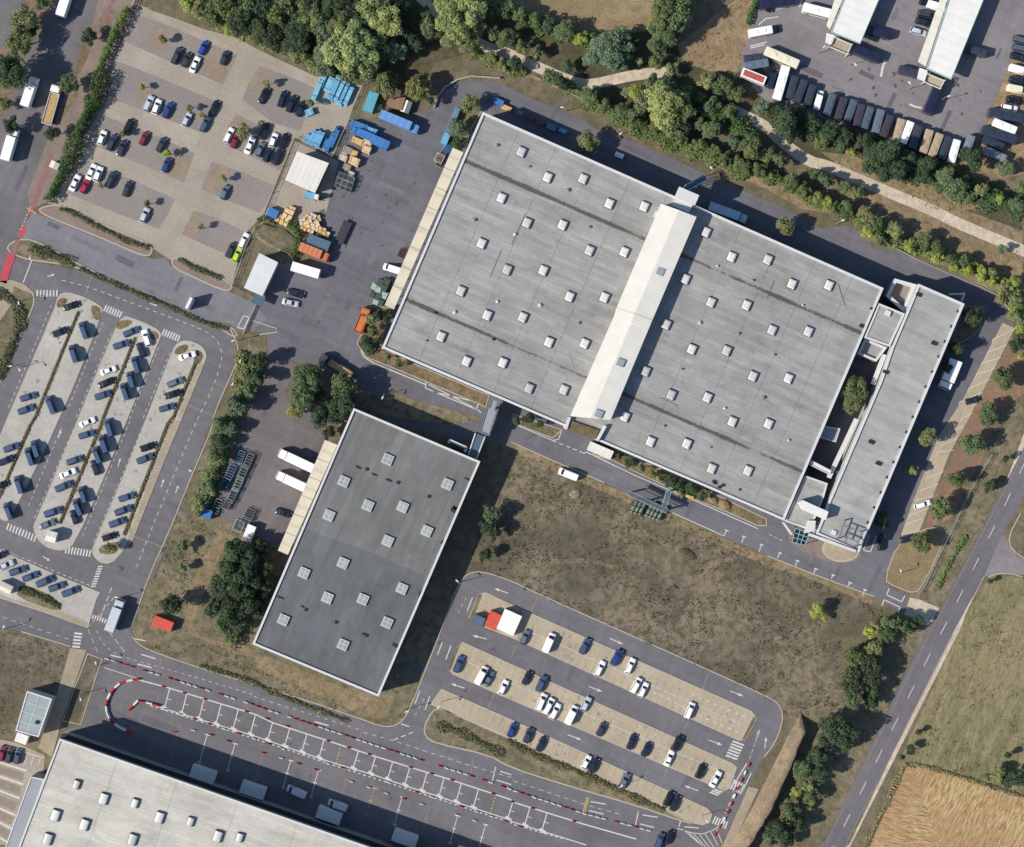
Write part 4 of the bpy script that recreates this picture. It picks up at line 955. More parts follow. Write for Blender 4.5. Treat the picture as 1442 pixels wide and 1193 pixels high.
# ---- office container, guard house, sheds, shelters
M['ctroof']=m_plain('container_roof',(160,172,172),.6,.3,var=.1)
ct=root_at('office_container',T('A3',185,460),'grey two storey container office with flat panelled roof beside the tan footpath','office container')
o=xy("A3 152,332 290,376 215,588 88,552",5.8)
mb=MB(); mb.prism(o,0,5.6); mb.build('wall',M['wallw'],ct)
mb=MB(); mb.ring(inset(o,-.08),inset(o,.3),5.6,5.85); P=[Vector((*p,0)) for p in o]
for f in (.25,.5,.75):
    a=P[0].lerp(P[3],f); b=P[1].lerp(P[2],f); c=(a+b)/2; d=b-a; mb.box((c.x,c.y,5.72),(d.length-.5,.14,.1),math.atan2(d.y,d.x))
a=P[0].lerp(P[1],.5); b=P[3].lerp(P[2],.5); c=(a+b)/2; d=b-a; mb.box((c.x,c.y,5.7),(d.length-.5,.14,.1),math.atan2(d.y,d.x))
mb.build('roof_frame',M['parapet'],ct)
mb=MB(); mb.flat(inset(o,.3),5.66); mb.build('roof',M['ctroof'],ct)
mb=MB(); v=W(T('A3',120,598),2.6); mb.box((v.x,v.y,1.3),(3.4,2.6,2.6),BA,top=0); mb.build('porch',M['whitep'],ct)
mb=MB(); rot_box(mb,T('A3',205,508),5.66,(.9,.8,.5),BA); mb.build('roof_vent',M['dark'],ct)
gh=root_at('guard_house',T('B1',30,380),'white ribbed roof guard house by the factory gate','guard house')
o=xy("S 365,356.5 391.5,369.5 369.5,417 343.5,405.5",5.2); mb=MB(); mb.prism(inset(o,.3),0,4.95); mb.build('wall',M['wallw'],gh); mb=MB(); mb.prism(o,4.95,5.2,bottom=True); mb.build('roof',M['sheetb'],gh)
mb=MB(); v=W(T('B1',15,530),3); mb.box((v.x,v.y,2.8),(3.2,2.6,.25),AX); mb.tube((v.x,v.y,0),(v.x,v.y,2.7),.15); mb.build('porch_roof',M['glassb'],gh)
sh=root_at('storage_shed',T('B0',290,960),'white seamed roof storage shed in the timber yard','shed')
o=xy("B0 232,848 410,914 332,1082 165,1008",4.6); mb=MB(); mb.prism(inset(o,.35),0,4.3); mb.build('wall',m_rib('shed_red_wall',(128,50,46),0,.5),sh); mb=MB(); mb.prism(o,4.3,4.6,bottom=True); mb.build('roof',M['sheet'],sh)
bs=root_at('storage_hut',T('B0',785,580),'small brown roofed hut under the trees by the yard gate','hut')
o=xy("B0 745,545 840,545 815,620 728,595",3); mb=MB(); mb.prism(inset(o,.3),0,2.8); mb.build('wall',M['wood'],bs); mb=MB(); mb.prism(o,2.8,3,bottom=True); mb.build('roof',M['soil'],bs)
def tentm(name,px,L,Wd,h0,h1,a,mat,label,cat):
    r=root_at(name,px,label,cat); v=W(px,h1); mb=MB(); ca,sa=math.cos(a),math.sin(a)
    P=lambda x,y,z:(v.x+x*ca-y*sa,v.y+x*sa+y*ca,z)
    x,y=L/2,Wd/2
    mb.face([P(-x,-y,h0),P(x,-y,h0),P(x,0,h1),P(-x,0,h1)]); mb.face([P(-x,0,h1),P(x,0,h1),P(x,y,h0),P(-x,y,h0)])
    mb.face([P(-x,y,h0),P(-x,-y,h0),P(-x,0,h1)]); mb.face([P(x,-y,h0),P(x,y,h0),P(x,0,h1)])
    mb.build('roof',M[mat],r); mb=MB(); mb.sides([P(-x+.1,-y+.1,0)[:2],P(x-.1,-y+.1,0)[:2],P(x-.1,y-.1,0)[:2],P(-x+.1,y-.1,0)[:2]],0,h0); mb.build('wall',M['wallw'],r)
tentm('white_tent',T('B0',843,595),3.4,2.4,2.,3.,R(70),'whitep','small white tent beside the brown roofed hut','tent')
tentm('shelter',T('A2',285,660),2.9,3.0,3.0,3.5,R(-15),'sheet','pale cream shelter at the south tip of the middle parking island','shelter')
tentm('shelter',T('A0',303,925),2.0,2.6,2.3,2.7,R(65),'cream','small cream kiosk shelter on the pavement beside the long hedge','shelter')
tentm('shelter',T('A2',25,945),4.2,2.4,2.6,3.0,R(-25),'cream','cream bike shelter at the western end of the southern pavement','shelter')
# ---- bus yard canopies
def canopy(main,strip,label,h):
    pts=PL(main); c=(sum(p[0] for p in pts)/len(pts),sum(p[1] for p in pts)/len(pts))
    r=root_at('bus_canopy',c,label,'canopy'); o=xy(main,h); mb=MB(); mb.prism(o,h-.5,h,bottom=True); mb.build('roof',M['sheetm'],r)
    s=xy(strip,h-.3); mb=MB(); mb.prism(s,h-.8,h-.3,bottom=True); mb.build('side_roof',M['cream2'],r)
    mb=MB(); i=inset(o,1.6)
    a=[Vector((*p,0)) for p in i]
    for k in range(4):
        for p in (a[0].lerp(a[3],k/3),a[1].lerp(a[2],k/3)): mb.tube((p.x,p.y,0),(p.x,p.y,h-.5),.2)
    mb.build('post',M['steel'],r)
    mb=MB()
    for k in range(len(o)):
        p,q=Vector((*o[k],h+.06)),Vector((*o[(k+1)%len(o)],h+.06)); mb.tube(p,q,.16,n=4)
    mb.build('gutter',M['teal'],r); return r
M['sheetm']=m_rib('bus_canopy_sheet',(244,242,234),AX,2.4,.95,axis=1); M['cream2']=m_rib('bus_canopy_strip',(240,236,218),AX,2.4,.93,axis=1); M['teal']=m_plain('pale_green_gutter',(170,206,196),.5,.3)
c1=canopy("D0 455,-60 650,-60 520,245 360,180","D0 398,-60 448,-60 352,165 335,140",'western white bus yard canopy, cut by the top edge',5.2)
c2=canopy("D0 1040,-60 1235,-60 1030,445 895,385","D0 990,-60 1030,-60 890,370 848,345",'eastern longer white bus yard canopy, cut by the top edge',5.2)
for r,s,t in ((c1,"D0 370,205 475,250 450,305 345,260","D0 335,185 382,200 362,250 328,240"),(c2,"D0 895,412 995,452 970,498 880,460","D0 855,380 900,395 880,455 842,440")):
    o=xy(s,3.4); mb=MB(); mb.prism(o,3.0,3.4,bottom=True); mb.build('end_platform',M['bay2'],r)
    mb=MB(); mb.prism(xy(t,4.2),3.8,4.2,bottom=True)
    for p in xy(s,3.4): mb.tube((p[0],p[1],0),(p[0],p[1],4.3),.15)
    P=[Vector((*p,4.2)) for p in xy(s,4.2)]
    for k in range(4): mb.tube(P[k],P[(k+1)%4],.12)
    mb.build('end_frame',M['whitep'],r)
# ---- pipe gantry over the road and its pale green racks
ga=root_at('pipe_gantry',T('C2',770,460),'pale teal pipe gantry bridging the road south of the big warehouse','gantry')
mb=MB()
def truss(s,z,w):
    a,b=WL(s,z); d=(b-a); L=d.length; d.normalize(); n=Vector((-d.y,d.x,0))*w/2
    for q in (-1,1):
        for dz in (0,1.0): mb.tube(a+n*q+Vector((0,0,dz-1)),b+n*q+Vector((0,0,dz-1)),.1,n=4)
    k=int(L/1.3)
    for i in range(k+1):
        p=a.lerp(b,i/k); mb.tube(p-n,p+n,.06,n=4)
        if i<k: mb.tube(p-n,a.lerp(b,(i+1)/k)+n,.05,n=4)
truss("C2 655,415 875,518",5.4,1.3); truss("C2 855,495 885,402",5.4,1.3)
mb.build('beam',M['steel'],ga)
mb=MB()
for s in ("C2 658,418","C2 755,464","C2 868,512","C2 884,408"):
    v=WL(s,2.5)[0]
    for q in (-.5,.5): mb.tube((v.x+q,v.y,0),(v.x+q,v.y,4.5),.14)
mb.build('leg',M['steel'],ga); mb=MB()
a,b=WL("C2 655,415 875,518",5.5); n=Vector((.3,.7,0))
for q in (-.5,-.15,.2,.5): mb.tube(a+n*q,b+n*q,.1)
a,b=WL("C2 855,495 885,402",5.5); n=Vector((.8,.2,0))
for q in (-.4,0,.4): mb.tube(a+n*q,b+n*q,.1)
mb.build('pipe',M['grey'],ga)
M['hoop']=m_plain('dark_green_tank',(112,124,112),.5,.4)
TK=[]
for i,(x,y) in enumerate([(690,488),(712,494),(735,500),(775,508),(795,516),(815,524),(838,532)]):
    p=T('C2',x,y); r=root_at('gas_tank',p,f'slim grey green gas tank, {ordn(i)} from the west in the row below the pipe gantry','tank','gas tanks beside the gantry')
    mb=MB(); v=W(p,1.3); d=dirv(R(62)); a_,b_=v-d*2.3,v+d*2.3
    N=8; rows=[]
    for f,rr in ((0,.05),(.03,.4),(.08,.55),(.92,.55),(.97,.4),(1,.05)):
        c=a_.lerp(b_,f); u=Vector((-d.y,d.x,0)); rows.append([c+(u*math.cos(2*math.pi*k/N)+Vector((0,0,1))*math.sin(2*math.pi*k/N))*rr for k in range(N)])
    mb.grid(rows,closed=True); mb.build('tank_body',M['hoop'],r,True)
    mb=MB()
    for f in (.15,.5,.85):
        c=a_.lerp(b_,f); mb=MB(); mb.tube((c.x,c.y,.0),(c.x,c.y,.8),.25); mb.box((c.x,c.y,1.3),(.18,1.25,1.2),R(62)); mb.build('cradle',M['dark'],r)
# ================================================================ VEHICLES
def car_proto(name,L,Wd,H,hood,tail,wsl,rsl,belt=.9,van=False,dark_roof=False):
    """x = forward. hood/tail = lengths of bonnet and boot, wsl/rsl = run of windscreen and rear window."""
    r=empty(name,(0,0,0)); hw=Wd/2; hl=L/2; mb=MB()
    xs=[-1,-.985,-.93,-.8,-.55,-.2,.2,.55,.8,.92,.975,1]
    ws=[.70,.82,.92,.97,1,1,1,.99,.96,.9,.78,.62]
    zs=[.72,.86,.95,.99,1,1,1,.98,.94,.88,.80,.68]
    if tail<.3: zs[:4]=[.9,.98,1,1]
    rows=[]
    for x,w,z in zip(xs,ws,zs):
        w*=hw; b=belt*z; X=x*hl
        rows.append([(X,-w*.86,.24),(X,-w*.99,.42),(X,-w,b*.72),(X,-w*.95,b-.05),(X,-w*.82,b),(X,0,b+.05),(X,w*.82,b),(X,w*.95,b-.05),(X,w,b*.72),(X,w*.99,.42),(X,w*.86,.24)])
    mb.grid([q[::-1] for q in rows]); mb.face([p for p in rows[0]]); mb.face([p for p in reversed(rows[-1])])
    # greenhouse
    xf=hl-hood; xb=-hl+tail; rf=xf-wsl; rb=xb+rsl; bw=hw*.88; tw=hw*.64 if not van else hw*.84
    zt=H; zb=belt-.02
    def ring(f,grow=0.0):
        z=zb+(zt-.06-zb)*f; w=bw+(tw-bw)*f+grow; a=xb+(rb-xb)*f-grow; c=xf+(rf-xf)*f+grow
        return [(a,-w*.9,z),(a+.12*(1-f)+.1,-w,z),(c-.35,-w,z),(c,-w*.82,z),(c+.05,0,z),(c,w*.82,z),(c-.35,w,z),(a+.12*(1-f)+.1,w,z),(a,w*.9,z),(a-.04,0,z)]
    A,B=ring(0),ring(1)
    top=[(p[0]*.94+(rf+rb)/2*.06,p[1]*.86,zt) for p in B]
    mb.grid([A,B,top],closed=True); mb.face(top)
    body=mb.build('body',[M['paint'],M['black']],r,True)
    def panel(name,i,j,f0,f1,mid=None,mat='glass',s=.018):
        lo,hi=ring(f0,s),ring(f1,s); m=MB(); idx=[i,j] if mid is None else [i,mid,j]
        m.grid([[lo[k] for k in idx],[hi[k] for k in idx]]); return m.build(name,M[mat],r,False)
    panel('windscreen',3,5,.06,.95,4); 
    if not van: panel('rear_window',8,0,.12,.92,9)
    if not van:
        panel('side_window',1,2,.12,.86); panel('side_window',6,7,.12,.86)
    else:
        for sgn,i in ((-1,2),(1,6)):
            lo,hi=ring(.2,.018),ring(.75,.018); m=MB(); c0=xf+(rf-xf)*.2-.4; c1=xf+(rf-xf)*.75-.4
            wl=bw+(tw-bw)*.2+.02; wh=bw+(tw-bw)*.75+.02; zl,zh=lo[2][2],hi[2][2]
            q=[(c0-.9,sgn*wl,zl),(c0,sgn*wl,zl),(c1,sgn*wh,zh),(c1-.75,sgn*wh,zh)]
            m.face(q if sgn<0 else q[::-1]); m.build('side_window',M['glass'],r)
    for sx in (-1,1):
        for sy in (-1,1):
            m=MB(); x=sx*hl*.62; m.tube((x,sy*(hw-.24),.33),(x,sy*(hw+.01),.33),.33,n=12); m.tube((x,sy*(hw-.02),.33),(x,sy*(hw+.025),.33),.2,n=8,m=1); m.build('wheel',[M['black'],M['rim']],r)
    m=MB()
    for sy in (-1,1): m.box((hl*.965,sy*hw*.62,belt*.74),(.16,.34,.13),sy*-.35)
    m.build('headlights' if False else 'headlight',M['lamp'],r)
    m=MB()
    for sy in (-1,1): m.box((-hl*.985,sy*hw*.66,belt*.8),(.1,.26,.18))
    m.build('tail_light',M['tail'],r)
    m=MB()
    for sy in (-1,1): m.box((xf-wsl*.25-.25,sy*(hw+.1),belt+.08),(.16,.2,.14))
    m.build('mirror',M['black'],r)
    return r
P={}
P['hatch']=car_proto('parked_car',4.1,1.78,1.46,1.0,.12,.75,.45)
P['sedan']=car_proto('parked_car',4.6,1.8,1.42,1.15,.75,.8,.7)
P['estate']=car_proto('parked_car',4.6,1.8,1.47,1.15,.08,.75,.4)
P['suv']=car_proto('parked_car',4.6,1.9,1.7,1.05,.08,.65,.35,1.05)
P['mpv']=car_proto('parked_van',4.7,1.88,1.85,.75,.05,.8,.2,1.05)
P['hvan']=car_proto('parked_van',4.8,1.9,2.35,.7,.04,.75,.12,1.1)
P['van']=car_proto('parked_van',5.4,2.0,2.3,.75,.03,.75,.1,1.15,True)
def lorry(name,L,Wd,H,cabL=2.0,cabmat='paint',boxmat='paint',flat=False,ridge=False,load=None):
    r=empty(name,(0,0,0)); hl=L/2; m=MB(); m.box((-.1,0,.75),(L-.6,Wd*.5,.35)); m.build('chassis',M['dark'],r)
    m=MB(); x0=hl-cabL
    rows=[]
    for x,w,z in ((x0,.96,2.75),(x0+cabL*.55,.97,2.75),(x0+cabL*.8,.95,2.6),(x0+cabL*.93,.92,1.6),(hl,.86,1.45)):
        w=w*Wd/2; rows.append([(x,-w,.5),(x,-w,z-.25),(x,-w*.88,z),(x,w*.88,z),(x,w,z-.25),(x,w,.5)])
    m.grid([q[::-1] for q in rows]); m.face(rows[0]); m.face(rows[-1][::-1]); m.build('cab',M[cabmat],r)
    m=MB(); w=Wd/2*.86; m.face([(x0+cabL*.835,-w,2.5),(x0+cabL*.955,-w*.97,1.62),(x0+cabL*.955,w*.97,1.62),(x0+cabL*.835,w,2.5)][::1]); m.build('windscreen',M['glass'],r)
    bl=L-cabL-.25; bc=-hl+bl/2
    m=MB()
    if flat:
        m.box((bc,0,1.05),(bl,Wd,.2)); 
        for sy in (-1,1): m.box((bc,sy*(Wd/2-.05),1.45),(bl,.1,.7))
        for sx in (-1,1): m.box((bc+sx*(bl/2-.05),0,1.45),(.1,Wd-.2,.7))
        m.build('load_bed',M[boxmat],r)
        if load:
            m=MB(); m.box((bc,0,1.4),(bl-.3,Wd-.3,.45),inset=.25); m.build('load',M[load],r)
    else:
        m.box((bc,0,(H+.95)/2),(bl,Wd,H-.95),inset=.04); m.build('cargo_box',M[boxmat],r)
        m=MB()
        for k in range(5): m.box((bc-bl/2+bl*(k+.5)/5,0,H+.01),(.06,Wd-.1,.03))
        m.box((bc-bl/2-.02,0,H-.9),(.05,Wd-.25,1.9)); m.build('roof_rib',M['parapet'],r)
    for sx in (hl-cabL*.55,-hl+1.1,-hl+2.3):
        for sy in (-1,1): 
            m=MB(); m.tube((sx,sy*(Wd/2-.32),.48),(sx,sy*(Wd/2-.01),.48),.48,n=12); m.build('wheel',M['black'],r)
    return r
P['truck']=lorry('box_truck',8.6,2.5,3.5)
P['bigtruck']=lorry('box_truck',11.5,2.5,3.8,2.2)
P['flatbed']=lorry('flatbed_truck',10.5,2.5,2.6,2.1,flat=True,load='wood')
P['tipper']=lorry('flatbed_truck',7.0,2.4,2.4,1.9,flat=True,load='oc')
def trailer(name,L,Wd,H,mat='paint',flat=False):
    r=empty(name,(0,0,0)); m=MB()
    if flat:
        m.box((0,0,1.0),(L,Wd,.22)); 
        for k in range(7): m.box((-L/2+L*(k+.5)/7,0,1.16),(.25,Wd*.96,.1))
    else: m.box((0,0,(H+.9)/2),(L,Wd,H-.9),inset=.05)
    m.build('trailer_body',M[mat],r)
    m=MB(); m.box((-.3,0,.7),(L*.8,.9,.4)); m.tube((L/2,0,.7),(L/2+1.2,0,.6),.08); m.build('drawbar',M['dark'],r)
    for sx in (-L*.3,-L*.18):
        for sy in (-1,1):
            m=MB(); m.tube((sx,sy*(Wd/2-.3),.45),(sx,sy*(Wd/2-.02),.45),.45,n=12); m.build('wheel',M['black'],r)
    if not flat:
        m=MB()
        for k in range(6): m.box((-L/2+L*(k+.5)/6,0,H+.01),(.06,Wd-.15,.03))
        m.build('roof_rib',M['parapet'],r)
    return r
P['trailer']=trailer('box_trailer',7.5,2.5,3.4); P['flattrailer']=trailer('flat_trailer',6.6,2.4,2,'oc',True)
def bus(name,L,Wd,H):
    r=empty(name,(0,0,0)); m=MB(); hl=L/2; rows=[]
    for x,w,z in ((-1,.9,.93),(-.985,.98,.985),(-.9,1,1),(.9,1,1),(.97,.97,.98),(1,.88,.9)):
        w*=Wd/2; z*=H; X=x*hl; rows.append([(X,-w,.35),(X,-w,z-.35),(X,-w*.9,z-.06),(X,-w*.6,z),(X,w*.6,z),(X,w*.9,z-.06),(X,w,z-.35),(X,w,.35)])
    m.grid([q[::-1] for q in rows]); m.face(rows[0]); m.face(rows[-1][::-1]); m.build('body',M['paint'],r,False)
    m=MB()
    for x in (-.45,.25): m.box((x*hl,0,H+.06),(1.3,1.1,.18),inset=.1)
    m.build('roof_hatch',M['paint'],r)
    m=MB(); w=Wd/2*.9; m.face([(hl*.985,-w,H*.85),(hl*1.003,-w*.95,H*.42),(hl*1.003,w*.95,H*.42),(hl*.985,w,H*.85)]); m.build('windscreen',M['glass'],r)
    for sy in (-1,1):
        m=MB(); m.box((0,sy*(Wd/2+.005),H*.66),(L*.86,.02,H*.28)); m.build('side_window',M['glass'],r)
        for sx in (-.55,.62):
            m=MB(); m.tube((sx*hl,sy*(Wd/2-.3),.45),(sx*hl,sy*(Wd/2+.01),.45),.45,n=12); m.build('wheel',M['black'],r)
    return r
P['minibus']=bus('parked_minibus',6.3,2.2,2.7); P['coach']=bus('parked_bus',9.5,2.5,3.1)
COLR={'white':(238,238,236),'silver':(186,192,198),'slate blue':(62,82,112),'dark navy':(30,38,58),'navy blue':(34,62,124),'blue':(28,72,160),'black':(22,24,30),'dark grey':(54,60,72),'dark slate':(46,56,70),'slate grey':(98,108,122),'red':(168,36,56),'dark red':(128,36,54),'lime green':(184,212,62),'cream':(222,214,190),'tan':(170,152,126),'orange':(194,112,68),'teal':(78,92,104),'brown':(64,60,70),'pale blue':(170,192,208),'light blue':(96,140,196),'grey':(120,126,132)}  # slate blue: sky reflection on dark car paint, put into the base colour
CL={k:tuple(x for x in lin(v)) for k,v in COLR.items()}
KW={'hatch':'hatchback','sedan':'saloon car','estate':'estate car','suv':'tall car','mpv':'people carrier','hvan':'tall van','van':'van','truck':'box lorry','bigtruck':'long box lorry','flatbed':'flatbed lorry','tipper':'open lorry','trailer':'box trailer','flattrailer':'flat trailer','minibus':'minibus','coach':'bus'}
CAT={'hatch':'car','sedan':'car','estate':'car','suv':'car','mpv':'van','hvan':'van','van':'van','truck':'lorry','bigtruck':'lorry','flatbed':'lorry','tipper':'lorry','trailer':'trailer','flattrailer':'trailer','minibus':'minibus','coach':'bus'}
VEH=[]
CODE={'w':'white','s':'silver','sb':'slate blue','dn':'dark navy','nb':'navy blue','b':'blue','k':'black','dg':'dark grey','ds':'dark slate','sg':'slate grey','r':'red','dr':'dark red','lg':'lime green','c':'cream','t':'tan','o':'orange','te':'teal','br':'brown','pb':'pale blue','lb':'light blue','g':'grey'}
def row(where,axis,group,ang,data,h=.8,z=0.0):
    """data: tile x,y,colour,kind[,angle] ; axis w = count from the west, n = from the north"""
    items=[]; t=None
    for w in data.split():
        if ',' not in w: t=w; continue
        a=w.split(','); items.append((T(t,float(a[0]),float(a[1])),CODE[a[2]],a[3],float(a[4]) if len(a)>4 else ang))
    items.sort(key=lambda q:q[0][0] if axis=='w' else q[0][1])
    for i,(p,c,k,a) in enumerate(items):
        v=W(p,h); e='west' if axis=='w' else 'north'
        n=len(items)
        od='' if n==1 else (f'westernmost' if axis=='w' else 'northernmost') if i==0 else ('easternmost' if axis=='w' else 'southernmost') if i==n-1 else f'{ordn(i)} from {e}'
        lb=f'{c} {KW[k]}, {od} {where}' if od else f'{c} {KW[k]} {where}'
        s=rnd.uniform(1.0,1.1)
        sx={'minibus':1.0}.get(k,1.0)
        spawn(P[k],(v.x,v.y,z),R(a+rnd.uniform(-3.5,3.5)),(s,s,s),CL[c],lb,CAT[k],group)
        VEH.append(lb)
G='vehicles in the gravel car park'; N=R(0)
row('in the top row of the gravel car park','w',G,66,"A0 990,312,dg,estate 1042,335,dg,hatch 1092,362,w,sedan 1138,268,b,hatch 1257,325,ds,hatch")
row('in the second row of the gravel car park','w',G,66,"A0 832,580,s,estate 878,598,w,hatch 940,618,nb,estate 1046,670,s,hatch 1150,695,sb,estate 1198,607,k,sedan")
row('in the third row of the gravel car park','w',G,66,"A0 572,772,w,hatch 628,798,dg,estate 682,830,ds,sedan 718,712,k,suv 806,776,dr,hatch 903,812,dg,hatch 932,925,nb,hatch")
row('in the fourth row of the gravel car park','w',G,66,"A0 420,1025,w,sedan 475,1045,r,hatch 512,962,w,sedan 550,975,w,hatch 620,1008,ds,suv 712,1058,ds,estate A1 810,52,s,hatch")
row('on the north-eastern bay of the gravel car park','w',G,66,"B0 45,535,k,sedan 150,555,dn,estate 200,582,dn,estate 250,610,dn,hatch")
row("on the gravel lot's middle eastern bay",'w',G,66,"A0 1282,758,w,estate 1316,790,dr,hatch 1400,815,w,sedan B0 45,735,k,suv 100,785,w,hatch 155,790,k,estate 25,838,sg,hatch 65,868,dn,hatch 120,878,dn,estate")
row('beside a sapling on the reddish bay of the gravel car park','w',G,66,"A0 1258,1078,sg,hatch")
row('at the south-east corner of the gravel car park','w',G,66,"A1 1293,248,ds,suv 1328,275,lg,hatch 1365,195,w,estate")
G='lorries on the western street'
row('parked along the western street','n',G,72,"A0 370,8,w,truck,75 170,515,w,truck,72 290,585,w,flatbed,73 60,812,w,truck,74",h=1.8)
G='cars in the staff car park'
row('on the westernmost staff island, western side','n',G,20,"A1 398,560,k,sedan 336,706,dn,hatch 158,1070,sb,estate 145,1140,sb,estate A2 65,160,sb,estate 35,232,dn,estate 5,370,k,hatch")
row('on the westernmost staff island, eastern side','n',G,110,"A1 470,697,sb,hvan 413,828,sb,hvan 285,1115,sb,hvan A2 200,168,sb,hvan 168,210,sb,hvan 108,368,sb,hvan 48,515,sb,hvan")
row('on the middle staff island, western side','n',G,20,"A1 735,705,sb,estate 680,777,sb,estate 607,922,w,sedan 597,990,k,sedan 575,1060,sb,suv A2 490,18,w,sedan 485,87,sb,estate 418,232,sb,suv 380,305,w,sedan 355,378,sb,suv 295,522,sb,suv 265,590,sg,sedan")
row('on the middle staff island, eastern side','n',G,110,"A1 820,740,w,estate 790,808,dn,hatch 763,892,sb,hvan 735,975,sb,hvan 700,1040,sb,hvan A2 612,50,sb,hvan 582,140,sb,hvan 545,203,sb,hvan 533,272,dn,hatch 465,425,sb,hvan 437,495,sb,hvan 415,550,dn,hatch")
row('on the easternmost staff parking island','n',G,20,"A1 1050,840,w,sedan 982,988,sg,estate 968,1055,k,sedan 935,1130,sb,estate A2 828,157,k,hatch 812,222,sb,estate 710,438,sb,estate 690,512,sb,estate 655,580,sb,suv 612,660,k,hatch")
row('on the southern staff parking row','w',G,22,"A2 -10,770,dn,estate 30,820,s,sedan 100,850,sb,estate 170,883,sb,estate 250,910,sb,mpv 318,940,sb,estate 393,968,sb,mpv")
row('waiting at the southern staff junction','w',None,72,"A2 648,1098,s,truck",h=1.8)
G='cars in the visitor car park'
row('on the top row of the visitor car park','w',G,64,"C3 75,30,sg,hatch 212,60,w,van 412,80,sb,estate 497,205,w,estate 590,143,nb,suv 667,190,w,estate 700,300,w,mpv 740,325,w,estate 1000,440,w,mpv")
row('on the middle row of the visitor car park','w',G,64,"B3 1138,180,sb,estate 1265,243,w,van 1305,262,sg,sedan 1388,310,w,hatch C3 88,258,dn,hatch 168,290,sb,suv 170,392,w,mpv 210,415,w,mpv 245,445,w,estate 338,465,w,van 418,405,s,hatch 505,545,dg,hatch 675,615,dn,estate 757,658,dn,hatch 928,625,k,suv 885,708,w,sedan 1060,780,k,hatch 1145,825,w,sedan")
row('on the bottom row of the visitor car park','w',G,64,"C3 5,550,nb,hatch 95,580,dg,hatch 168,628,dn,estate 420,730,w,hatch 462,748,dn,hatch 635,835,sg,hatch 882,935,k,hatch 918,960,dn,estate")
row('in the lorry yard shade by the south warehouse','w','vans at the south warehouse',-20,"B3 230,895,s,van,160 460,970,s,van,160",h=1.2)
row('at the bottom edge of the lorry yard','w',None,70,"C3 830,1172,sb,mpv 885,1150,k,hatch")
row('near the guard house in the yard','w','cars by the guard house',-14,"B1 225,490,dn,sedan 195,542,s,sedan")
row('beside the dock canopy of the dark warehouse','w',None,-18,"B2 155,527,dn,sedan")
row('backed onto the dark warehouse loading canopy','n','lorries at the dark warehouse',157,"B2 240,238,w,bigtruck 225,360,w,bigtruck",h=1.8)
row('on the verge south of the big warehouse','w',None,158,"C2 320,310,w,van",h=1.2)
v=W(T('D1',1022,945),1.8); spawn(P['truck'],(v.x,v.y,0),R(-112),(1.0,1.5,1.0),CL['white'],'short wide white box lorry in the shade beside the east office wall','lorry','lorries round the warehouses')
row('in the parking bays east of the office','n','cars east of the office',18,"D1 1152,1090,dn,hatch D2 872,480,w,estate 788,672,dn,hatch 640,692,k,estate,85")
row('parked before the shaded yard kerb, carrying dark frames','w',None,150,"B1 455,900,br,flatbed",h=1.5)
row('at the dock of the big warehouse canopy','w',None,160,"B1 768,352,w,van",h=1.5)
row('in the yard with a blue covered load by the gate','w',None,-23,"B0 810,688,lb,bigtruck",h=1.8)
row('standing beside the timber stacks','w',None,66,"B1 490,150,br,flattrailer",h=1.2)
row('between orange lorry and guard house in the yard','w',None,-20,"B1 282,362,w,trailer",h=1.8)
row('in the yard north of the guard house','w',None,-20,"B1 332,262,o,truck",h=1.8)
row('backed against the west warehouse shrubs','w',None,70,"B1 600,640,o,tipper",h=1.3)
row('in the shade of the north warehouse wall','w',None,-23,"C1 1215,42,pb,bigtruck",h=1.8)
G='vehicles in the bus yard'
row('in the long southern rank of the bus yard','w',G,72,"D0 78,468,w,coach 140,492,dg,minibus 187,512,dg,minibus 238,537,dg,minibus 290,560,w,van 350,587,te,minibus 412,612,br,minibus 467,622,te,minibus 513,650,br,minibus 560,662,te,minibus 620,682,sg,minibus 668,708,br,minibus 735,735,t,minibus 780,745,w,minibus 828,770,br,minibus 890,795,t,minibus 943,815,t,minibus 995,832,dg,minibus 1045,848,w,minibus 1120,825,g,minibus",h=1.5)
row('at the west end of the bus yard','n',G,-20,"C0 1420,35,k,mpv 1395,180,w,minibus,8 1365,328,dg,minibus,5 1372,365,sg,minibus,12 D0 80,328,c,coach 10,400,k,van,70 30,440,dn,van,70 55,20,dn,coach,8 25,165,k,mpv,8",h=1.4)
row('around the western bus canopy','n',G,-20,"D0 295,68,w,coach,165 625,185,dn,minibus,-18 535,297,dn,coach,-22",h=1.4)
row('around the eastern bus canopy','n',G,-15,"D0 900,15,k,mpv 950,35,w,van 895,80,dg,mpv 880,122,dn,suv 852,176,s,estate 795,405,dg,minibus 1165,288,dg,minibus 930,548,dn,coach,70",h=1.2)
row('on the dirt edge east of the bus yard','n',G,-14,"D0 1428,225,te,mpv 1425,270,te,mpv 1412,318,dn,estate 1412,390,w,van 1408,452,dn,mpv 1402,500,c,van 1390,560,k,suv 1362,602,w,estate 1335,650,ds,coach 1328,712,w,minibus,-20 1295,760,ds,coach,-20 1265,802,ds,minibus,-22 1272,868,g,minibus,-22",h=1.4)
row('in the concrete yard at the south-west corner','w','cars in the south-west yard',75,"A3 12,680,dr,hatch 52,690,br,hatch 98,697,sb,hatch")
# red and white sided lorry at the bus yard corner
v=W(T('C0',1355,432),2); o=spawn(P['trailer'],(v.x,v.y,0),R(-22),(.95,1.0,1.0),CL['white'],'white sided trailer with a red roof panel at the bus yard corner','trailer')
m=MB(); m.box((0,0,3.43),(6.4,1.7,.06)); e=m.build('roof_panel',M['oc'],None); e.parent=o; e.color=(*lin((170,84,74)),1)
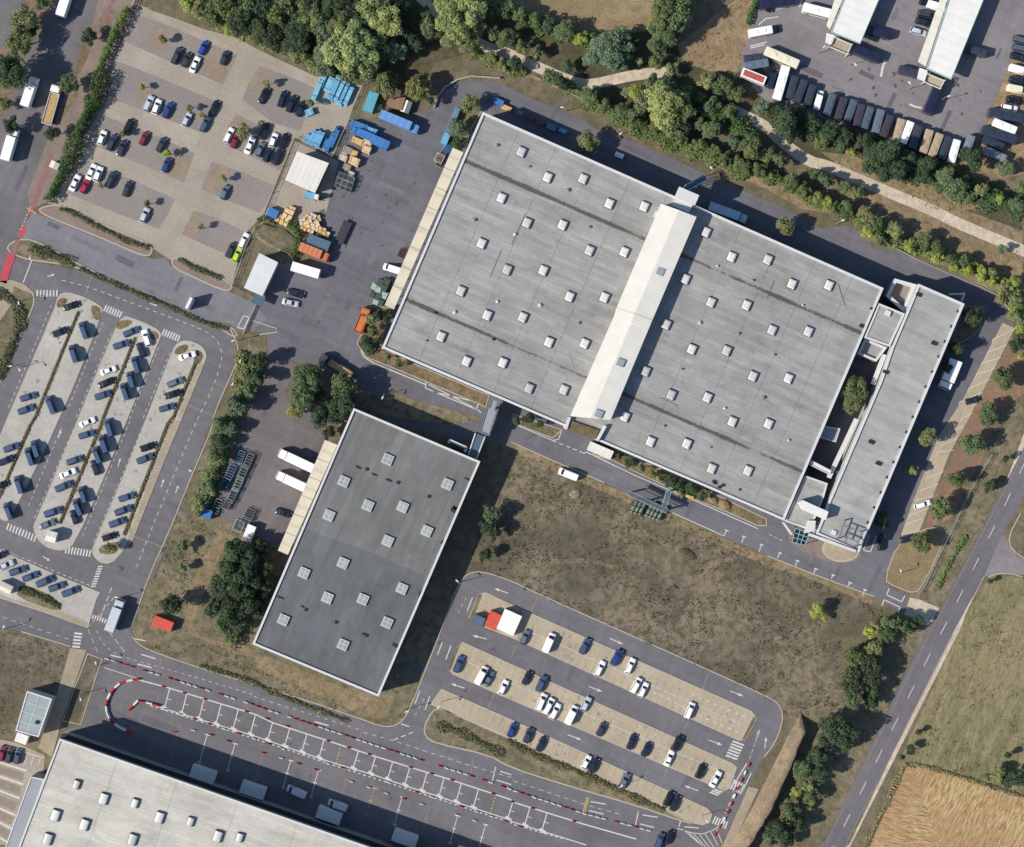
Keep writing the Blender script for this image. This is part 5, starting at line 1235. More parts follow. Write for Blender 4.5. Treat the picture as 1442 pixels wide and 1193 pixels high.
# bicycle by the southern crossing and the road junctions
def bicycle(px,a,label):
    v=W(px,.5); r=empty('bicycle',(v.x,v.y,0),0,label,'bicycle'); mb=MB(); d=dirv(a)
    for s in (-.52,.52):
        c=v+d*s
        for k in range(12):
            t0,t1=2*math.pi*k/12,2*math.pi*(k+1)/12
            q=lambda t:(c.x+d.x*.33*math.cos(t),c.y+d.y*.33*math.cos(t),.34+.33*math.sin(t)); mb.tube(q(t0),q(t1),.03,n=4)
    mb.build('wheel',M['black'],r); mb=MB(); A=v+d*-.52+Vector((0,0,-.16)); A.z=.34; B=v+d*.45; B.z=.85; C_=v+d*-.12; C_.z=.9; D_=v.copy(); D_.z=.34; E=v+d*.52; E.z=.34
    for p,q in ((A,C_),(A,D_),(D_,C_),(C_,B),(D_,B),(B,E)): mb.tube(p,q,.04,n=4)
    n=Vector((-d.y,d.x,0)); mb.tube(B+n*.28+Vector((0,0,.15)),B-n*.28+Vector((0,0,.15)),.03,n=4); mb.build('frame',M['steel'],r)
    mb=MB(); mb.box((C_.x,C_.y,.98),(.26,.14,.08),a); mb.build('saddle',M['black'],r)
bicycle(T('A2',668,838),R(-60),'lone pale bicycle standing on the staff car park road')
# ================================================================ GOODS IN THE YARD
def goods_proto(kind):
    r=empty({'boards':'board_stack','timber':'timber_stack','crate':'wire_crate','container':'cargo_container','bin':'wheeled_bin','bale':'carton_pallet'}[kind],(0,0,0)); g=random.Random(len(kind)*3)
    m=MB()
    if kind in('boards','timber'):
        n=4; 
        for k in range(n):
            w=1-.04*k; 
            for j in range(3 if kind=='boards' else 5):
                q=3 if kind=='boards' else 5
                m.box((g.uniform(-.03,.03),(-.5+(j+.5)/q)*w,(k+.5)/n*.95+.02),(w*g.uniform(.88,1.0),w/q*.93,.9/n),inset=.0)
        m.build('board_layers',M['oc'],r); m=MB()
        for x in (-.3,.3): m.box((x,0,.05),(.04,1.02,.1)); m.box((x,0,.985),(.02,1.0,.02))
        m.build('strap',M['dark'],r)
    elif kind=='bale':
        for x,y,z,d in ((-.24,-.24,.38,.46),(.25,-.24,.33,.44),(-.24,.25,.3,.45),(.25,.25,.42,.46)): m.box((x,y,z+.1),(d,d,z*2),g.uniform(-.1,.1),inset=.02)
        m.build('carton',M['oc'],r); m=MB()
        for y in (-.4,0,.4): m.box((0,y,.05),(1,.16,.1))
        m.build('pallet',M['wood'],r)
    elif kind=='crate':
        for z in (.05,.5,.97):
            for a,b in (((-.5,-.5),(.5,-.5)),((.5,-.5),(.5,.5)),((.5,.5),(-.5,.5)),((-.5,.5),(-.5,-.5))): m.tube((*a,z),(*b,z),.03,n=4)
        for k in range(6):
            x=-.5+k/5; m.tube((x,-.5,.97),(x,.5,.97),.02,n=4); m.tube((x,-.5,0),(x,-.5,.97),.02,n=4); m.tube((x,.5,0),(x,.5,.97),.02,n=4)
        m.build('wire_frame',M['oc'],r); m=MB(); m.box((0,0,.3),(.85,.85,.55),inset=.05); m.build('contents',M['dark'],r)
    elif kind=='container':
        N=24; pts=[]
        for k in range(N): pts.append((-.5+k/(N-1),.5-(.02 if k%2 else 0)))
        pts+= [(p[0],-p[1]) for p in reversed(pts)]
        m.prism(pts[::-1],.03,1.0); m.build('container_shell',M['oc'],r); m=MB()
        for k in range(9): m.box((-.5+(k+.5)/9,0,1.004),(.02,.9,.01))
        m.build('roof_rib',M['oc'],r); m=MB()
        for s in (-.25,.25): m.box((.505,s,.5),(.012,.44,.88))
        m.build('door',M['grey'],r)
    elif kind=='bin':
        rows=[[(x*w,y*w,z) for x,y in ((-.5,-.5),(.5,-.5),(.5,.5),(-.5,.5))] for w,z in ((.78,.12),(1,.85))]; m.grid(rows,closed=True); m.box((0,0,.93),(1.04,1.04,.14),inset=.12); m.build('bin_body',M['oc'],r); m=MB()
        for x in (-.35,.35):
            for y in (-.35,.35): m.tube((x-.04,y,.07),(x+.04,y,.07),.08)
        m.build('caster',M['black'],r)
    return r
GP={k:goods_proto(k) for k in ('boards','timber','crate','container','bin','bale')}
GC={'aqua':(122,180,204),'cyan':(104,162,198),'blue':(62,116,172),'dblue':(42,86,146),'steelblue':(96,126,150),'tan':(204,168,116),'pine':(212,184,140),'greyw':(150,140,126),'pale':(196,186,168),'steel':(120,130,134),'green':(66,78,70),'mint':(150,168,158),'orange':(206,112,66),'slate':(84,104,122),'teal':(90,158,178),'red':(200,84,68),'white':(236,234,228),'mid':(110,116,120),'rust':(128,84,60),'yellow':(206,180,92)}
GCL={k:lin(v) for k,v in GC.items()}
GW={'aqua':'pale aqua blue','cyan':'sky blue','blue':'bright blue','dblue':'dark blue','steelblue':'greyish blue','tan':'tan','pine':'honey coloured','greyw':'weathered grey','pale':'pale beige','steel':'steel grey','green':'dark green','mint':'pale green','orange':'orange','slate':'slate blue','teal':'teal','red':'red','white':'white','mid':'mid grey','rust':'rusty brown','yellow':'yellowish'}
KN={'boards':'board stack','timber':'timber stack','crate':'wire crate','container':'container','bin':'wheeled bin','bale':'carton pallet'}
def goods(where,group,data,axis='w'):
    """tile x,y,kind,colour,L(tile px),W(tile px),height m,angle"""
    t=None; it=[]
    for w in data.split():
        if ',' not in w: t=w; continue
        a=w.split(','); it.append((T(t,float(a[0]),float(a[1])),a[2],a[3],float(a[4]),float(a[5]),float(a[6]),float(a[7])))
    it.sort(key=lambda q:q[0][0]); n=len(it)
    for i,(p,k,c,L,Wd,h,a) in enumerate(it):
        v=W(p,h); od='' if n==1 else ('westernmost ' if i==0 else 'easternmost ' if i==n-1 else ordn(i)+' from west ')
        lb=f'{GW[c]} {KN[k]}, {od}{where}' if od else f'{GW[c]} {KN[k]} {where}'
        spawn(GP[k],(v.x,v.y,.03),R(a),(L/K*S,Wd/K*S,h),GCL[c],lb,KN[k].split(' of')[0] if ' of' in KN[k] else KN[k],group)
goods('in the aqua stacks at the lot corner','blue board stacks by the north gate',"B0 345,500,boards,aqua,130,30,1.6,68 372,455,boards,aqua,80,30,1.3,68 412,470,boards,aqua,95,38,2.2,66 440,490,boards,cyan,150,36,2.6,66 468,505,boards,aqua,140,30,2.2,66 492,520,boards,cyan,140,28,1.8,66 518,535,boards,aqua,120,32,1.4,66 480,560,boards,aqua,70,30,.9,66 300,628,boards,aqua,50,42,1.4,20")
goods('in the stacks behind the white shed','blue board stacks behind the shed',"B0 290,775,boards,cyan,60,30,1.,60 322,768,boards,cyan,95,38,1.8,64 355,778,boards,cyan,100,40,2.,66 390,800,boards,blue,60,26,1.2,66 415,795,boards,blue,130,28,1.7,66 440,775,boards,blue,120,26,1.6,66 452,735,boards,dblue,60,26,1.1,66")
goods('in the blue group by the yard gate','blue board stacks by the yard gate',"B0 580,700,boards,blue,110,34,2.2,-20 622,722,boards,cyan,130,36,2.0,-20 610,752,boards,blue,170,36,2.4,-23 690,800,boards,blue,120,40,2.6,-25 655,745,boards,dblue,40,36,1.,-23")
goods('in the timber row along the yard','timber stacks in the yard',"B0 575,790,timber,tan,80,34,1.4,-24 625,800,timber,pine,60,34,1.4,-24 622,835,timber,pine,44,50,1.9,66 515,840,timber,greyw,60,40,1.0,-24 552,862,timber,tan,46,36,1.2,66 490,885,timber,pale,50,40,1.2,-24 552,902,timber,pine,66,48,2.,-24 512,935,timber,greyw,50,36,1.3,-24 536,972,timber,pale,40,26,1.2,-24 495,868,timber,pale,36,30,.8,-24")
goods('in the steel crate block in the yard','wire crates in the yard',"B0 478,985,crate,steel,36,36,2.0,-24 505,995,crate,steel,36,36,2.0,-24 532,1005,crate,mint,34,34,2.0,-24 468,1012,crate,steel,36,36,2.0,-24 496,1024,crate,mint,36,36,2.,-24 524,1034,crate,steel,36,36,2.,-24 460,1034,crate,steel,34,30,1.8,-24 490,1048,crate,steel,36,30,1.8,-24 518,1058,crate,steel,36,30,1.8,-24")
goods('on the pallet pad below the shed','pallets by the shed',"B1 95,40,container,blue,60,50,1.8,-24 135,70,bale,tan,50,50,1.6,-24 180,45,bale,pine,60,60,2.0,-24 160,85,bale,pine,50,50,1.4,-24 200,25,bale,tan,40,50,1.6,-24")
goods('in the carton cluster north of the orange lorry','carton pallets in the yard',"B1 262,88,bale,pale,40,40,1.6,10 288,68,bale,tan,38,38,1.4,40 318,60,bale,pale,42,40,1.6,-24 345,72,bale,tan,40,38,1.3,15 270,118,bale,tan,40,40,1.5,-30 300,100,bale,pine,42,42,1.9,25 332,102,bale,pale,42,42,1.7,-10 310,132,bale,pine,40,38,1.5,-24 345,120,bale,pine,42,42,1.8,30 372,138,bale,tan,40,40,1.6,-24 355,150,bale,pale,38,38,1.2,0 395,158,bale,pine,38,36,1.4,-24")
goods('next to the orange lorry',None,"B1 350,207,container,slate,130,62,2.9,-21")
goods('beside the hut by the yard gate',None,"B0 645,570,container,teal,112,56,2.6,70")
goods('at the end of the long blue stack pile',None,"B0 660,775,container,blue,190,42,2.8,-24")
goods('on the grass by the dirt track',None,"A2 912,1148,container,red,112,58,2.3,-21")
goods('at the south end of the silver racks',None,"A2 1152,530,container,blue,66,50,2.2,-18")
goods('beside the silver racks and trees',None,"A2 1395,640,container,white,92,50,2.4,68")
goods('at the west tip of the top visitor island','kiosk containers',"B2 1248,1132,container,slate,56,66,2.4,66 1330,1130,container,red,92,70,2.6,66 1420,1140,container,white,120,105,2.6,66")
goods('in the green equipment by the loading canopy','bins by the loading canopy',"B1 665,450,bin,mint,36,30,1.6,66 700,430,bin,green,44,40,1.8,66 735,425,bin,green,40,40,1.7,66 690,470,bin,mint,34,34,1.5,66 722,462,bin,green,40,36,1.8,66 655,495,bin,green,36,30,1.4,66 688,510,bin,green,40,36,1.6,66 722,500,bin,mint,40,36,1.5,66 675,535,bin,mint,36,32,1.3,66 705,540,bin,green,34,30,1.5,66")
goods('by the north end of the loading canopy',None,"B1 820,265,crate,rust,50,40,1.6,66"); 
goods('at the north tip of the loading canopy','crates by the loading canopy',"B0 1030,885,crate,pale,46,44,1.5,66 1050,860,crate,greyw,40,34,1.2,66 1025,915,crate,greyw,36,30,1.2,66")
goods('in the blue row beside the north-west corner shrubs','containers by the corner shrubs',"B0 1120,635,container,steelblue,70,32,2.2,68 1090,705,container,steelblue,70,30,2.2,68 1065,775,container,cyan,66,36,2.2,68 1075,830,container,dblue,40,40,1.6,68")
goods('along the shaded north warehouse wall','goods along the north wall',"B0 1360,570,container,blue,60,32,1.6,-23 1405,605,container,tan,56,26,1.4,-23 C0 50,632,bin,steelblue,36,24,1.2,-23 108,660,timber,rust,60,20,.9,-23 165,688,timber,rust,60,20,.9,-23 225,712,bin,steelblue,56,34,1.4,-23 290,732,boards,aqua,50,26,1.,-23 605,870,container,white,50,26,1.6,-23")
# silver rack rows on the old yard
goods('in the silver rack rows on the worn yard','silver racks on the worn yard',"A2 1390,235,crate,steel,80,36,1.8,66 1360,300,crate,steel,80,36,1.8,66 1332,365,crate,mint,80,36,1.8,66 1300,430,crate,steel,80,36,1.8,66 1270,480,crate,steel,60,36,1.8,66 1345,215,crate,steelblue,70,36,1.6,66 1290,300,crate,steelblue,80,40,1.6,66 1255,370,crate,steelblue,80,40,1.6,66 1215,490,crate,steel,80,36,1.4,66 1395,535,crate,steel,60,50,1.4,66 1370,580,crate,steel,60,50,1.4,66 1335,600,crate,mint,60,50,1.4,66")
goods('on the sand strip by the south wall',None,"C2 975,428,boards,yellow,110,18,1.0,-20")
fk=empty('forklift',W(T('B0',318,1100)),R(-14),'blue forklift truck with a white cab beside the white shed','forklift')
m=MB(); m.box((-.6,0,1.0),(3.2,1.9,1.3),inset=.12); m.build('body',M['oc'],fk,loc=(0,0,0)) if False else None
def localbuild(m,name,mat,root,color=None):
    o=m.build(name,mat); o.parent=root; o.location=(0,0,0)
    if color: o.color=(*color,1)
    return o
localbuild(m,'body',M['oc'],fk,GCL['cyan']); m=MB(); m.box((1.4,0,1.2),(1.5,1.7,1.9),inset=.2); localbuild(m,'cab',M['whitep'],fk)
m=MB(); m.box((2.25,0,1.6),(.15,1.2,3.0)); 
for s in (-.4,.4): m.box((2.9,s,.2),(1.3,.16,.08))
localbuild(m,'fork_mast',M['dark'],fk)
for sx in (-1.6,1.3):
    for sy in (-.8,.8): m=MB(); m.tube((sx,sy-.15,.4),(sx,sy+.15,.4),.4,n=10); localbuild(m,'wheel',M['black'],fk)
# mounds
def mound(name,px,rx,ry,h,a,mat,label):
    v=W(px); mb=MB(); rows=[]; g=random.Random(int(px[0]))
    for i in range(7):
        f=i/6; rr=math.cos(f*math.pi/2); row=[]
        for k in range(20):
            t=2*math.pi*k/20; j=1+g.uniform(-.16,.16)*rr; x,y=rx*rr*j*math.cos(t),ry*rr*j*math.sin(t)
            row.append((v.x+x*math.cos(a)-y*math.sin(a),v.y+x*math.sin(a)+y*math.cos(a),h*math.sin(f*math.pi/2)*(1+g.uniform(-.1,.1))))
        rows.append(row)
    mb.grid(rows,closed=True); return tag(mb.build(name,M[mat],None,True,(v.x,v.y,0)),label,'mound')
mound('soil_heap',T('B1',120,180),6.2,3.2,.6,AX,'verge','overgrown brown soil heap behind the hedge north of the guard house')
mound('sand_heap',T('C2',1195,480),1.9,1.5,1.1,AX,'dry','pale sand heap by the south wall of the big warehouse')
mound('soil_heap',T('C2',358,420),1.7,1.4,.45,0,'bank','small tan soil heap on the field south of the white van')
mound('soil_heap',T('C2',985,755),2.8,1.4,.4,AX,'under','dark rubble heap in the middle of the field')
mound('sand_heap',T('C2',1130,455),1.5,1.1,.9,AX,'bank','brown soil heap beside the pale sand heap')
# ================================================================ FENCES
def fence(s,label,h=1.8,step=4,mat='grey',name='mesh_fence',top=.05):
    q=[(v.x,v.y) for v in WL(s)]; r=empty(name,(*q[0],0),0,label,'fence'); m=MB()
    for a,b in zip(q,q[1:]):
        A,B=Vector((*a,0)),Vector((*b,0))
        for z in (.15,h*.55,h): m.tube(A+Vector((0,0,z)),B+Vector((0,0,z)),top,n=4)
        L=(B-A).length; n=int(L/1.1)
        for k in range(n):
            p=A.lerp(B,(k+.5)/n); m.tube((p.x,p.y,.1),(p.x,p.y,h),.02,n=3)
    m.build('mesh_panel',M[mat],r)
    P_=walk(q,step); 
    for p,_ in P_[:40]:
        m=MB(); m.tube((p.x,p.y,0),(p.x,p.y,h+.12),.07,n=5); m.build('post',M[mat],r)
M['wfence']=m_plain('galvanised',(176,172,160),.6,.3)
fence("B0 600,478 560,570 540,620",'grey mesh fence between the aqua stacks and the teal container',mat='wfence')
fence("B0 520,680 480,770 432,880 330,815 222,770 130,990 48,1193",'long grey mesh fence along the gravel car park and timber yard',mat='wfence')
fence("A1 1432,120 1380,230 1305,440",'grey mesh fence at the south-east corner of the gravel car park',mat='wfence')
fence("B1 0,170 90,225 190,270 215,310",'grey mesh fence round the overgrown soil heap',mat='wfence')
fence("A1 1300,450 1432,520",'grey gate fence below the guard house',1.4,3,'wfence')
fence("A1 1432,560 1405,620 1362,720",'white barrier fence across the factory gate',1.2,3,'wfence',top=.12)
fence("D2 1255,200 1130,410 1040,600 965,750 880,930 835,1000",'thin mesh fence between red soil strip and country road',mat='wfence')
fence("A0 765,-20 742,45",'pale fence stub at the north end of the long hedge',1.8,3,'wfence',top=.1)
fence("C0 120,430 250,490 420,570 560,650 700,740",'thin fence under the trees north of the warehouse',1.5,5,'wfence')
fence("D1 720,238 860,310 1000,372 1200,455 1290,500 1345,565",'low pale guard rail along the north-eastern yard kerb',.5,6,'wfence',top=.14)
fence("B0 1000,605 1020,545 1060,490 1130,450 1210,430 1370,440",'low segmented concrete wall round the yard bend by the clearing',.8,2.2,'wfence',top=.28)
# ================================================================ LAMP POSTS
lp=empty('lamp_post',(0,0,0)); m=MB(); m.tube((0,0,0),(0,0,5.2),.1,.07,8); m.tube((0,0,5.2),(.9,0,5.35),.06,n=6); m.build('pole',M['wfence'],lp); m=MB(); m.box((1.1,0,5.35),(.9,.4,.14),inset=.04); m.build('lamp_head',M['whitep'],lp)
LPS=[("A1 180,275","on the western grass strip by the red crossing"),("A1 110,525","on the rough western grass plot"),("A1 45,900","at the western lot edge, northern one"),("A1 108,900","at the western lot aisle"),("A1 1330,750","at the bend east of the staff car park, north of two"),("A1 1357,850","at the bend east of the staff car park, south of two"),("A1 1317,980","beside the eastern lot road below the bend"),("A2 1090,300","beside the eastern lot road by bushes"),("A2 20,1180","near the south-western road edge"),("B2 1145,920","at the north-west corner of the visitor car park"),("B1 722,1055","on the shaded grass wedge"),("D2 745,870","on the tan grass triangle by the east gate"),("B3 1040,400","at the west tip of the bottom visitor row"),("B3 828,445","on the grass corner by the dark warehouse"),("D0 300,285","south of the western bus canopy"),("D0 475,352","south-east of the western bus canopy"),("D0 805,487","west of the eastern bus canopy end"),("D0 990,552","south of the eastern bus canopy"),("D1 400,95","on the verge north of the ring road"),("C0 1130,960","on the verge opposite the escape stair"),("C0 625,740","at the verge north of the ring road shade"),("A2 680,1000","at the southern staff junction"),("C3 600,872","on the grass strip below the visitor rows"),("C3 1075,1040","at the east tip of the bottom visitor row"),("A3 548,192","at the lorry yard north-west corner"),("A3 455,352","on the narrow grass plot by the footpath"),("C2 660,30","by the south warehouse roof edge") ,("C0 305,612","on the verge by the north ring road")]
for i,(s,w) in enumerate(LPS):
    if w.startswith('by the south warehouse roof'): continue
    p=PL(s)[0]; v=W(p,3.5); spawn(lp,(v.x,v.y,0),rnd.uniform(-3,3),label=f'slim street lamp {w}',cat='street lamp',group='street lamps')
mast=empty('sign_mast',W(T('A1',1072,550)),R(65),'tall white sign pylon on the grass strip beside the drive','sign pylon')
m=MB(); m.box((0,0,2.2),(3.4,.9,4.4),inset=.03); localbuild(m,'panel',M['whitep'],mast); m=MB(); m.box((0,0,.1),(3.8,.8,.2)); localbuild(m,'plinth',M['grey'],mast)
# ================================================================ RED AND WHITE BARRIERS
def barrier(name,mat):
    o=MB(); o.grid([[(x,-.3,0),(x,-.28,.15),(x,-.12,.45),(x,-.09,.8),(x,.09,.8),(x,.12,.45),(x,.28,.15),(x,.3,0)][::-1] for x in (-.62,-.6,.6,.62)],caps=True)
    return o.build(name,M[mat])
BR=barrier('barrier_block','redp'); BW=barrier('barrier_block','whitep')
def put_barrier(red,p,a,sc_,label,group):
    spawn(BR if red else BW,(p.x,p.y,.02),a,sc_,None,label,'barrier',group)
cur=[(v.x,v.y) for v in WL(chaikin(PL("A3 765,265 700,275 640,312 600,380 596,430 612,480 650,525 728,562"),3,False))]
bl=walk(cur,1.9)
for i,(p,a) in enumerate(bl): put_barrier((i//1)%2==0 if i<len(bl)*.6 else i%3==0,p,a,(1.5,1.3,1.15),f'{"red" if ((i%2==0) if i<len(bl)*.6 else i%3==0) else "white"} barrier block, {ordn(i)} along the curved barrier from its top end','blocks of the curved barrier')
cur=[(v.x,v.y) for v in WL("A3 735,425 775,385 830,395 905,415")]
bl=walk(cur,2.0)
for i,(p,a) in enumerate(bl): put_barrier(i%2==0,p,a,(1.5,1.3,1.1),f'{"red" if i%2==0 else "white"} barrier block, {ordn(i)} from the west in the short barrier inside the curve','blocks of the short barrier')
line=[(v.x,v.y) for v in WL("A3 600,150 890,240 1432,410 B3 20,420 750,660 1190,800 1432,880 C3 20,890 420,1020 640,1075 800,1120")]
for i,(p,a) in enumerate(walk(line,1.86)):
    red=(i%7 in (3,4)) or rnd.random()<.12
    if rnd.random()<.1: continue
    put_barrier(red,p,a+rnd.uniform(-.12,.12),(1.0,.8,.7),f'low {"red" if red else "white"} barrier block in the long dashed line north of the lorry bays',f'{"red" if red else "white"} blocks of the long northern barrier line')
line=[(v.x,v.y) for v in WL("A3 840,405 1432,600 B3 250,690 660,812 850,880 1432,1068 C3 0,1072 200,1140")]
for i,(p,a) in enumerate(walk(line,4.4)):
    if rnd.random()<.25: continue
    red=rnd.random()<.5; put_barrier(red,p,a,(.9,.75,.7),f'low {"red" if red else "white"} barrier block on the southern line of the lorry bays',f'{"red" if red else "white"} blocks of the southern bay line')
for nm,s in (('top bay line',"A3 800,272 1432,462 B3 390,605 680,700 1100,830 1432,940 C3 0,950 400,1075"),):
    line=[(v.x,v.y) for v in WL(s)]
    for i,(p,a) in enumerate(walk(line,6.1)):
        if i%4: put_barrier(True,p,a,(.8,.7,.7),'low red barrier block on the top line of the lorry bays','red blocks of the top bay line')
line=[(v.x,v.y) for v in WL("A3 980,560 1080,548 1205,582 1310,622 B3 0,665 180,715 320,765 470,815 780,918 960,972 1210,1050 1400,1115")]
for i,(p,a) in enumerate(walk(line,5.2)):
    if rnd.random()<.3: continue
    red=rnd.random()<.6; put_barrier(red,p,a,(.95,.75,.7),f'low {"red" if red else "white"} barrier block in the loose line before the south warehouse shade',f'{"red" if red else "white"} blocks of the loose southern line')
line=[(v.x,v.y) for v in WL("C3 1330,745 1290,830 1245,930 1205,1030 1130,1150")]
for i,(p,a) in enumerate(walk(line,2.4)):
    red=i%3!=1; put_barrier(red,p,a,(1.,.8,.8),f'{"red" if red else "white"} barrier block, {ordn(i)} from the north along the eastern exit lane','blocks along the eastern exit lane')
# ================================================================ TREES AND HEDGES
def leafquad(V,F,c,n,s,g):
    n=Vector(n); n=(n+Vector((g.gauss(0,.45),g.gauss(0,.45),g.gauss(0,.35)))).normalized()
    u=n.orthogonal().normalized(); w=n.cross(u); t=g.uniform(0,6.28); a=(u*math.cos(t)+w*math.sin(t))*s; b=n.cross(a)*g.uniform(.5,.85)
    k=len(V); V+= [tuple(c-a),tuple(c-b*.8+n*s*.12),tuple(c+a),tuple(c+b*.8+n*s*.12)]; F.append((k,k+1,k+2,k+3))
def crown(seed,nclump,nleaf,leaf,zc,squash,spread=.62,cr=(.26,.42),top=0.0):
    """unit crown of radius 1 centred on height zc"""
    g=random.Random(seed); V=[];F=[]; cl=[]
    for i in range(nclump):
        while True:
            d=Vector((g.gauss(0,1),g.gauss(0,1),g.gauss(.25,.8))); 
            if d.length>.2: break
        d.normalize(); rr=spread*g.uniform(.45,1.12)
        cl.append((Vector((d.x*rr,d.y*rr,zc+d.z*rr*squash)),g.uniform(*cr)))
    cl.append((Vector((0,0,zc)),.5))
    for i in range(nleaf):
        c,r=cl[g.randrange(len(cl))]
        d=Vector((g.gauss(0,1),g.gauss(0,1),g.gauss(.3,1))).normalized()
        p=c+Vector((d.x,d.y,d.z*.85))*r*g.uniform(.75,1.08)
        leafquad(V,F,p,(d+Vector((0,0,.35))).normalized(),leaf*g.uniform(.55,1.35),g)
    me=bpy.data.meshes.new('crown'); me.from_pydata(V,[],F); me.materials.append(M['leaf']); me.update(); return me
def trunk_mesh(h,r,seed):
    g=random.Random(seed); mb=MB(); top=Vector((g.uniform(-.05,.05),g.uniform(-.05,.05),h*.72)); mb.tube((0,0,0),top,r,r*.55,7)
    for k in range(5):
        a=2*math.pi*k/5+g.uniform(-.4,.4); f=g.uniform(.55,1); p=top*f; mb.tube(p,p+Vector((math.cos(a)*.45,math.sin(a)*.45,h*.28)),r*.4,r*.12,5)
    return mb
def tree_proto(name,seed,size):
    r=empty(name,(0,0,0))
    cfg={'sapling':(9,750,.12,1.9,1.1,.6),'small':(14,1500,.105,1.55,.95,.62),'mid':(22,2700,.085,1.5,.95,.66),'big':(38,6500,.06,1.45,.9,.72),'poplar':(34,5200,.065,2.0,1.15,.68)}[size]
    me=crown(seed,*cfg[:5],spread=cfg[5],cr=(.2,.34) if size in('big','poplar') else (.26,.42))
    t=trunk_mesh(cfg[3],.07,seed).build('trunk',M['trunk'],r)
    o=bpy.data.objects.new('crown',me); COL.objects.link(o); o.parent=r; return r
TP={}
for nm,sz,n in (('young_tree','sapling',3),('broadleaf_tree','small',4),('broadleaf_tree','mid',5),('large_tree','big',4),('large_tree','poplar',2)):
    TP[sz]=[tree_proto(nm,hash((sz,i))%1000 if False else 11*i+len(sz)*7,sz) for i in range(n)]
TC={'g':((76,86,58),'mid green'),'l':((110,118,76),'light green'),'d':((52,64,46),'dark green'),'o':((96,100,68),'olive green'),'y':((114,120,60),'yellowish green'),'e':((82,94,72),'greyish green'),'s':((84,88,56),'sparse olive')}
TREES=[]
def trees(where,group,axis,data,dflt='g',kind=None):
    t=None; it=[]
    for w in data.split():
        if ',' not in w: t=w; continue
        a=w.split(','); it.append((T(t,float(a[0]),float(a[1])),float(a[2])/K*S,a[3] if len(a)>3 else dflt))
    it.sort(key=lambda q:q[0][0] if axis=='w' else q[0][1]); n=len(it)
    for i,(p,r,c) in enumerate(it):
        sz=kind or ('sapling' if r<1.75 else 'small' if r<2.6 else 'mid' if r<4.1 else 'big')
        if sz=='big' and c=='l': sz='poplar'
        pr=rnd.choice(TP[sz]); zs=r*{'sapling':1.05,'small':1.12,'mid':1.12,'big':1.05,'poplar':1.05}[sz]*rnd.uniform(.9,1.12)
        zc={'sapling':1.9,'small':1.55,'mid':1.5,'big':1.45,'poplar':2.0}[sz]*zs
        v=W(p,zc); rgb,cw=TC[c]; f=rnd.uniform(.86,1.14); col=tuple(x*f*1.95 for x in lin(rgb))
        od='' if n==1 else ('westernmost ' if axis=='w' else 'northernmost ') if i==0 else ('easternmost ' if axis=='w' else 'southernmost ') if i==n-1 else f'{ordn(i)} from {"west" if axis=="w" else "north"} '
        sw='slim young' if sz=='sapling' else 'small' if r<2.3 else 'round' if r<3.4 else 'large'
        lb=f'{cw} {sw} tree, {od}{where}' if od else f'{cw} {sw} tree {where}'
        spawn(pr,(v.x,v.y,0),rnd.uniform(0,6.28),(r*1.12*rnd.uniform(.84,1.16),r*1.12*rnd.uniform(.84,1.16),zs),col,lb,'tree',group)
        TREES.append((v.x,v.y,r))
trees('along the western street','trees by the western street','n',"A0 130,115,68,o 110,235,72 235,2,45 60,395,100,d 15,585,45,o 500,208,50,d 385,475,56 290,745,46,d 60,700,50,d 175,150,45,d")
trees('in the gravel car park','saplings in the gravel car park','n',"A0 912,220,30,s 795,487,26,y 1058,600,26,s 1130,650,24,s 680,750,26,s 932,862,32,y 1362,735,44,o 1253,1000,26,o 822,1140,28,o 565,1040,20,s A1 1132,120,26,o B0 50,468,30,o 305,577,30,s",'o')
trees('in the shrubby belt above the gravel car park','trees above the gravel car park','w',"A0 1060,10,60,y 1120,40,65,o 1190,70,70 1250,20,80 1310,90,70,o 1345,125,78,d 1400,40,75 1420,165,62,o 1290,160,45,y")
trees('in the western part of the big grove','western grove trees','w',"B0 40,60,80,d 60,165,85,d 120,90,80 170,30,75,o 110,230,60,d 230,130,80,d 230,225,70,d 280,70,85 330,110,90,o 300,20,70,d 240,300,45,o 160,260,50")
trees('in the middle part of the big grove','middle grove trees','w',"B0 380,290,70,e 400,210,75,e 440,40,85,d 470,160,85,o 390,370,55,e 480,300,100,l 450,90,75,d 530,30,85,d 560,120,80,d 550,220,100,l 600,300,95,l 540,380,80,o 600,400,70,l 640,190,85")
trees('in the eastern part of the big grove','eastern grove trees','w',"B0 670,60,90,l 730,110,95,l 690,170,85,o 700,250,75,l 680,330,65,d 790,60,65,d 790,160,60,d 790,280,60,e 850,60,55,d 850,190,50,d 960,160,58,e 900,260,45,d 940,80,50,d")
trees('in the tall clump above the yard clearing','clump above the yard clearing','w',"B0 1070,30,75,l 1110,110,90,l 1190,60,90,l 1140,200,80,l 1190,250,60,o 1230,150,65,o 1320,40,50 1330,180,45,o 1400,50,55 1395,215,48 1385,360,38,o 1320,320,35,o 1090,210,55,o")
trees('behind the hut and teal container','trees behind the hut','w',"B0 730,485,68,s 760,430,45,s 905,505,70,s 930,450,50,s 980,572,34,e 700,610,28,d",'s')
trees('at the north-west corner of the big warehouse','trees at the warehouse corner','n',"B0 1195,585,52,o 1130,720,55,e 1140,805,50,d")
trees('north of the gravel path, western stretch','trees north of the path','w',"C0 50,80,50 60,262,42 130,115,48 205,130,45,d 145,290,46 300,168,58 390,212,50,y 460,225,48 315,370,42 0,200,45,d")
trees('lining the south side of the western path','trees south of the path','w',"C0 28,360,42,d 285,460,48,d 440,540,52 525,585,40 620,610,38 690,650,48 700,510,48,y 740,585,55,o 650,520,35,o 480,500,30,o")
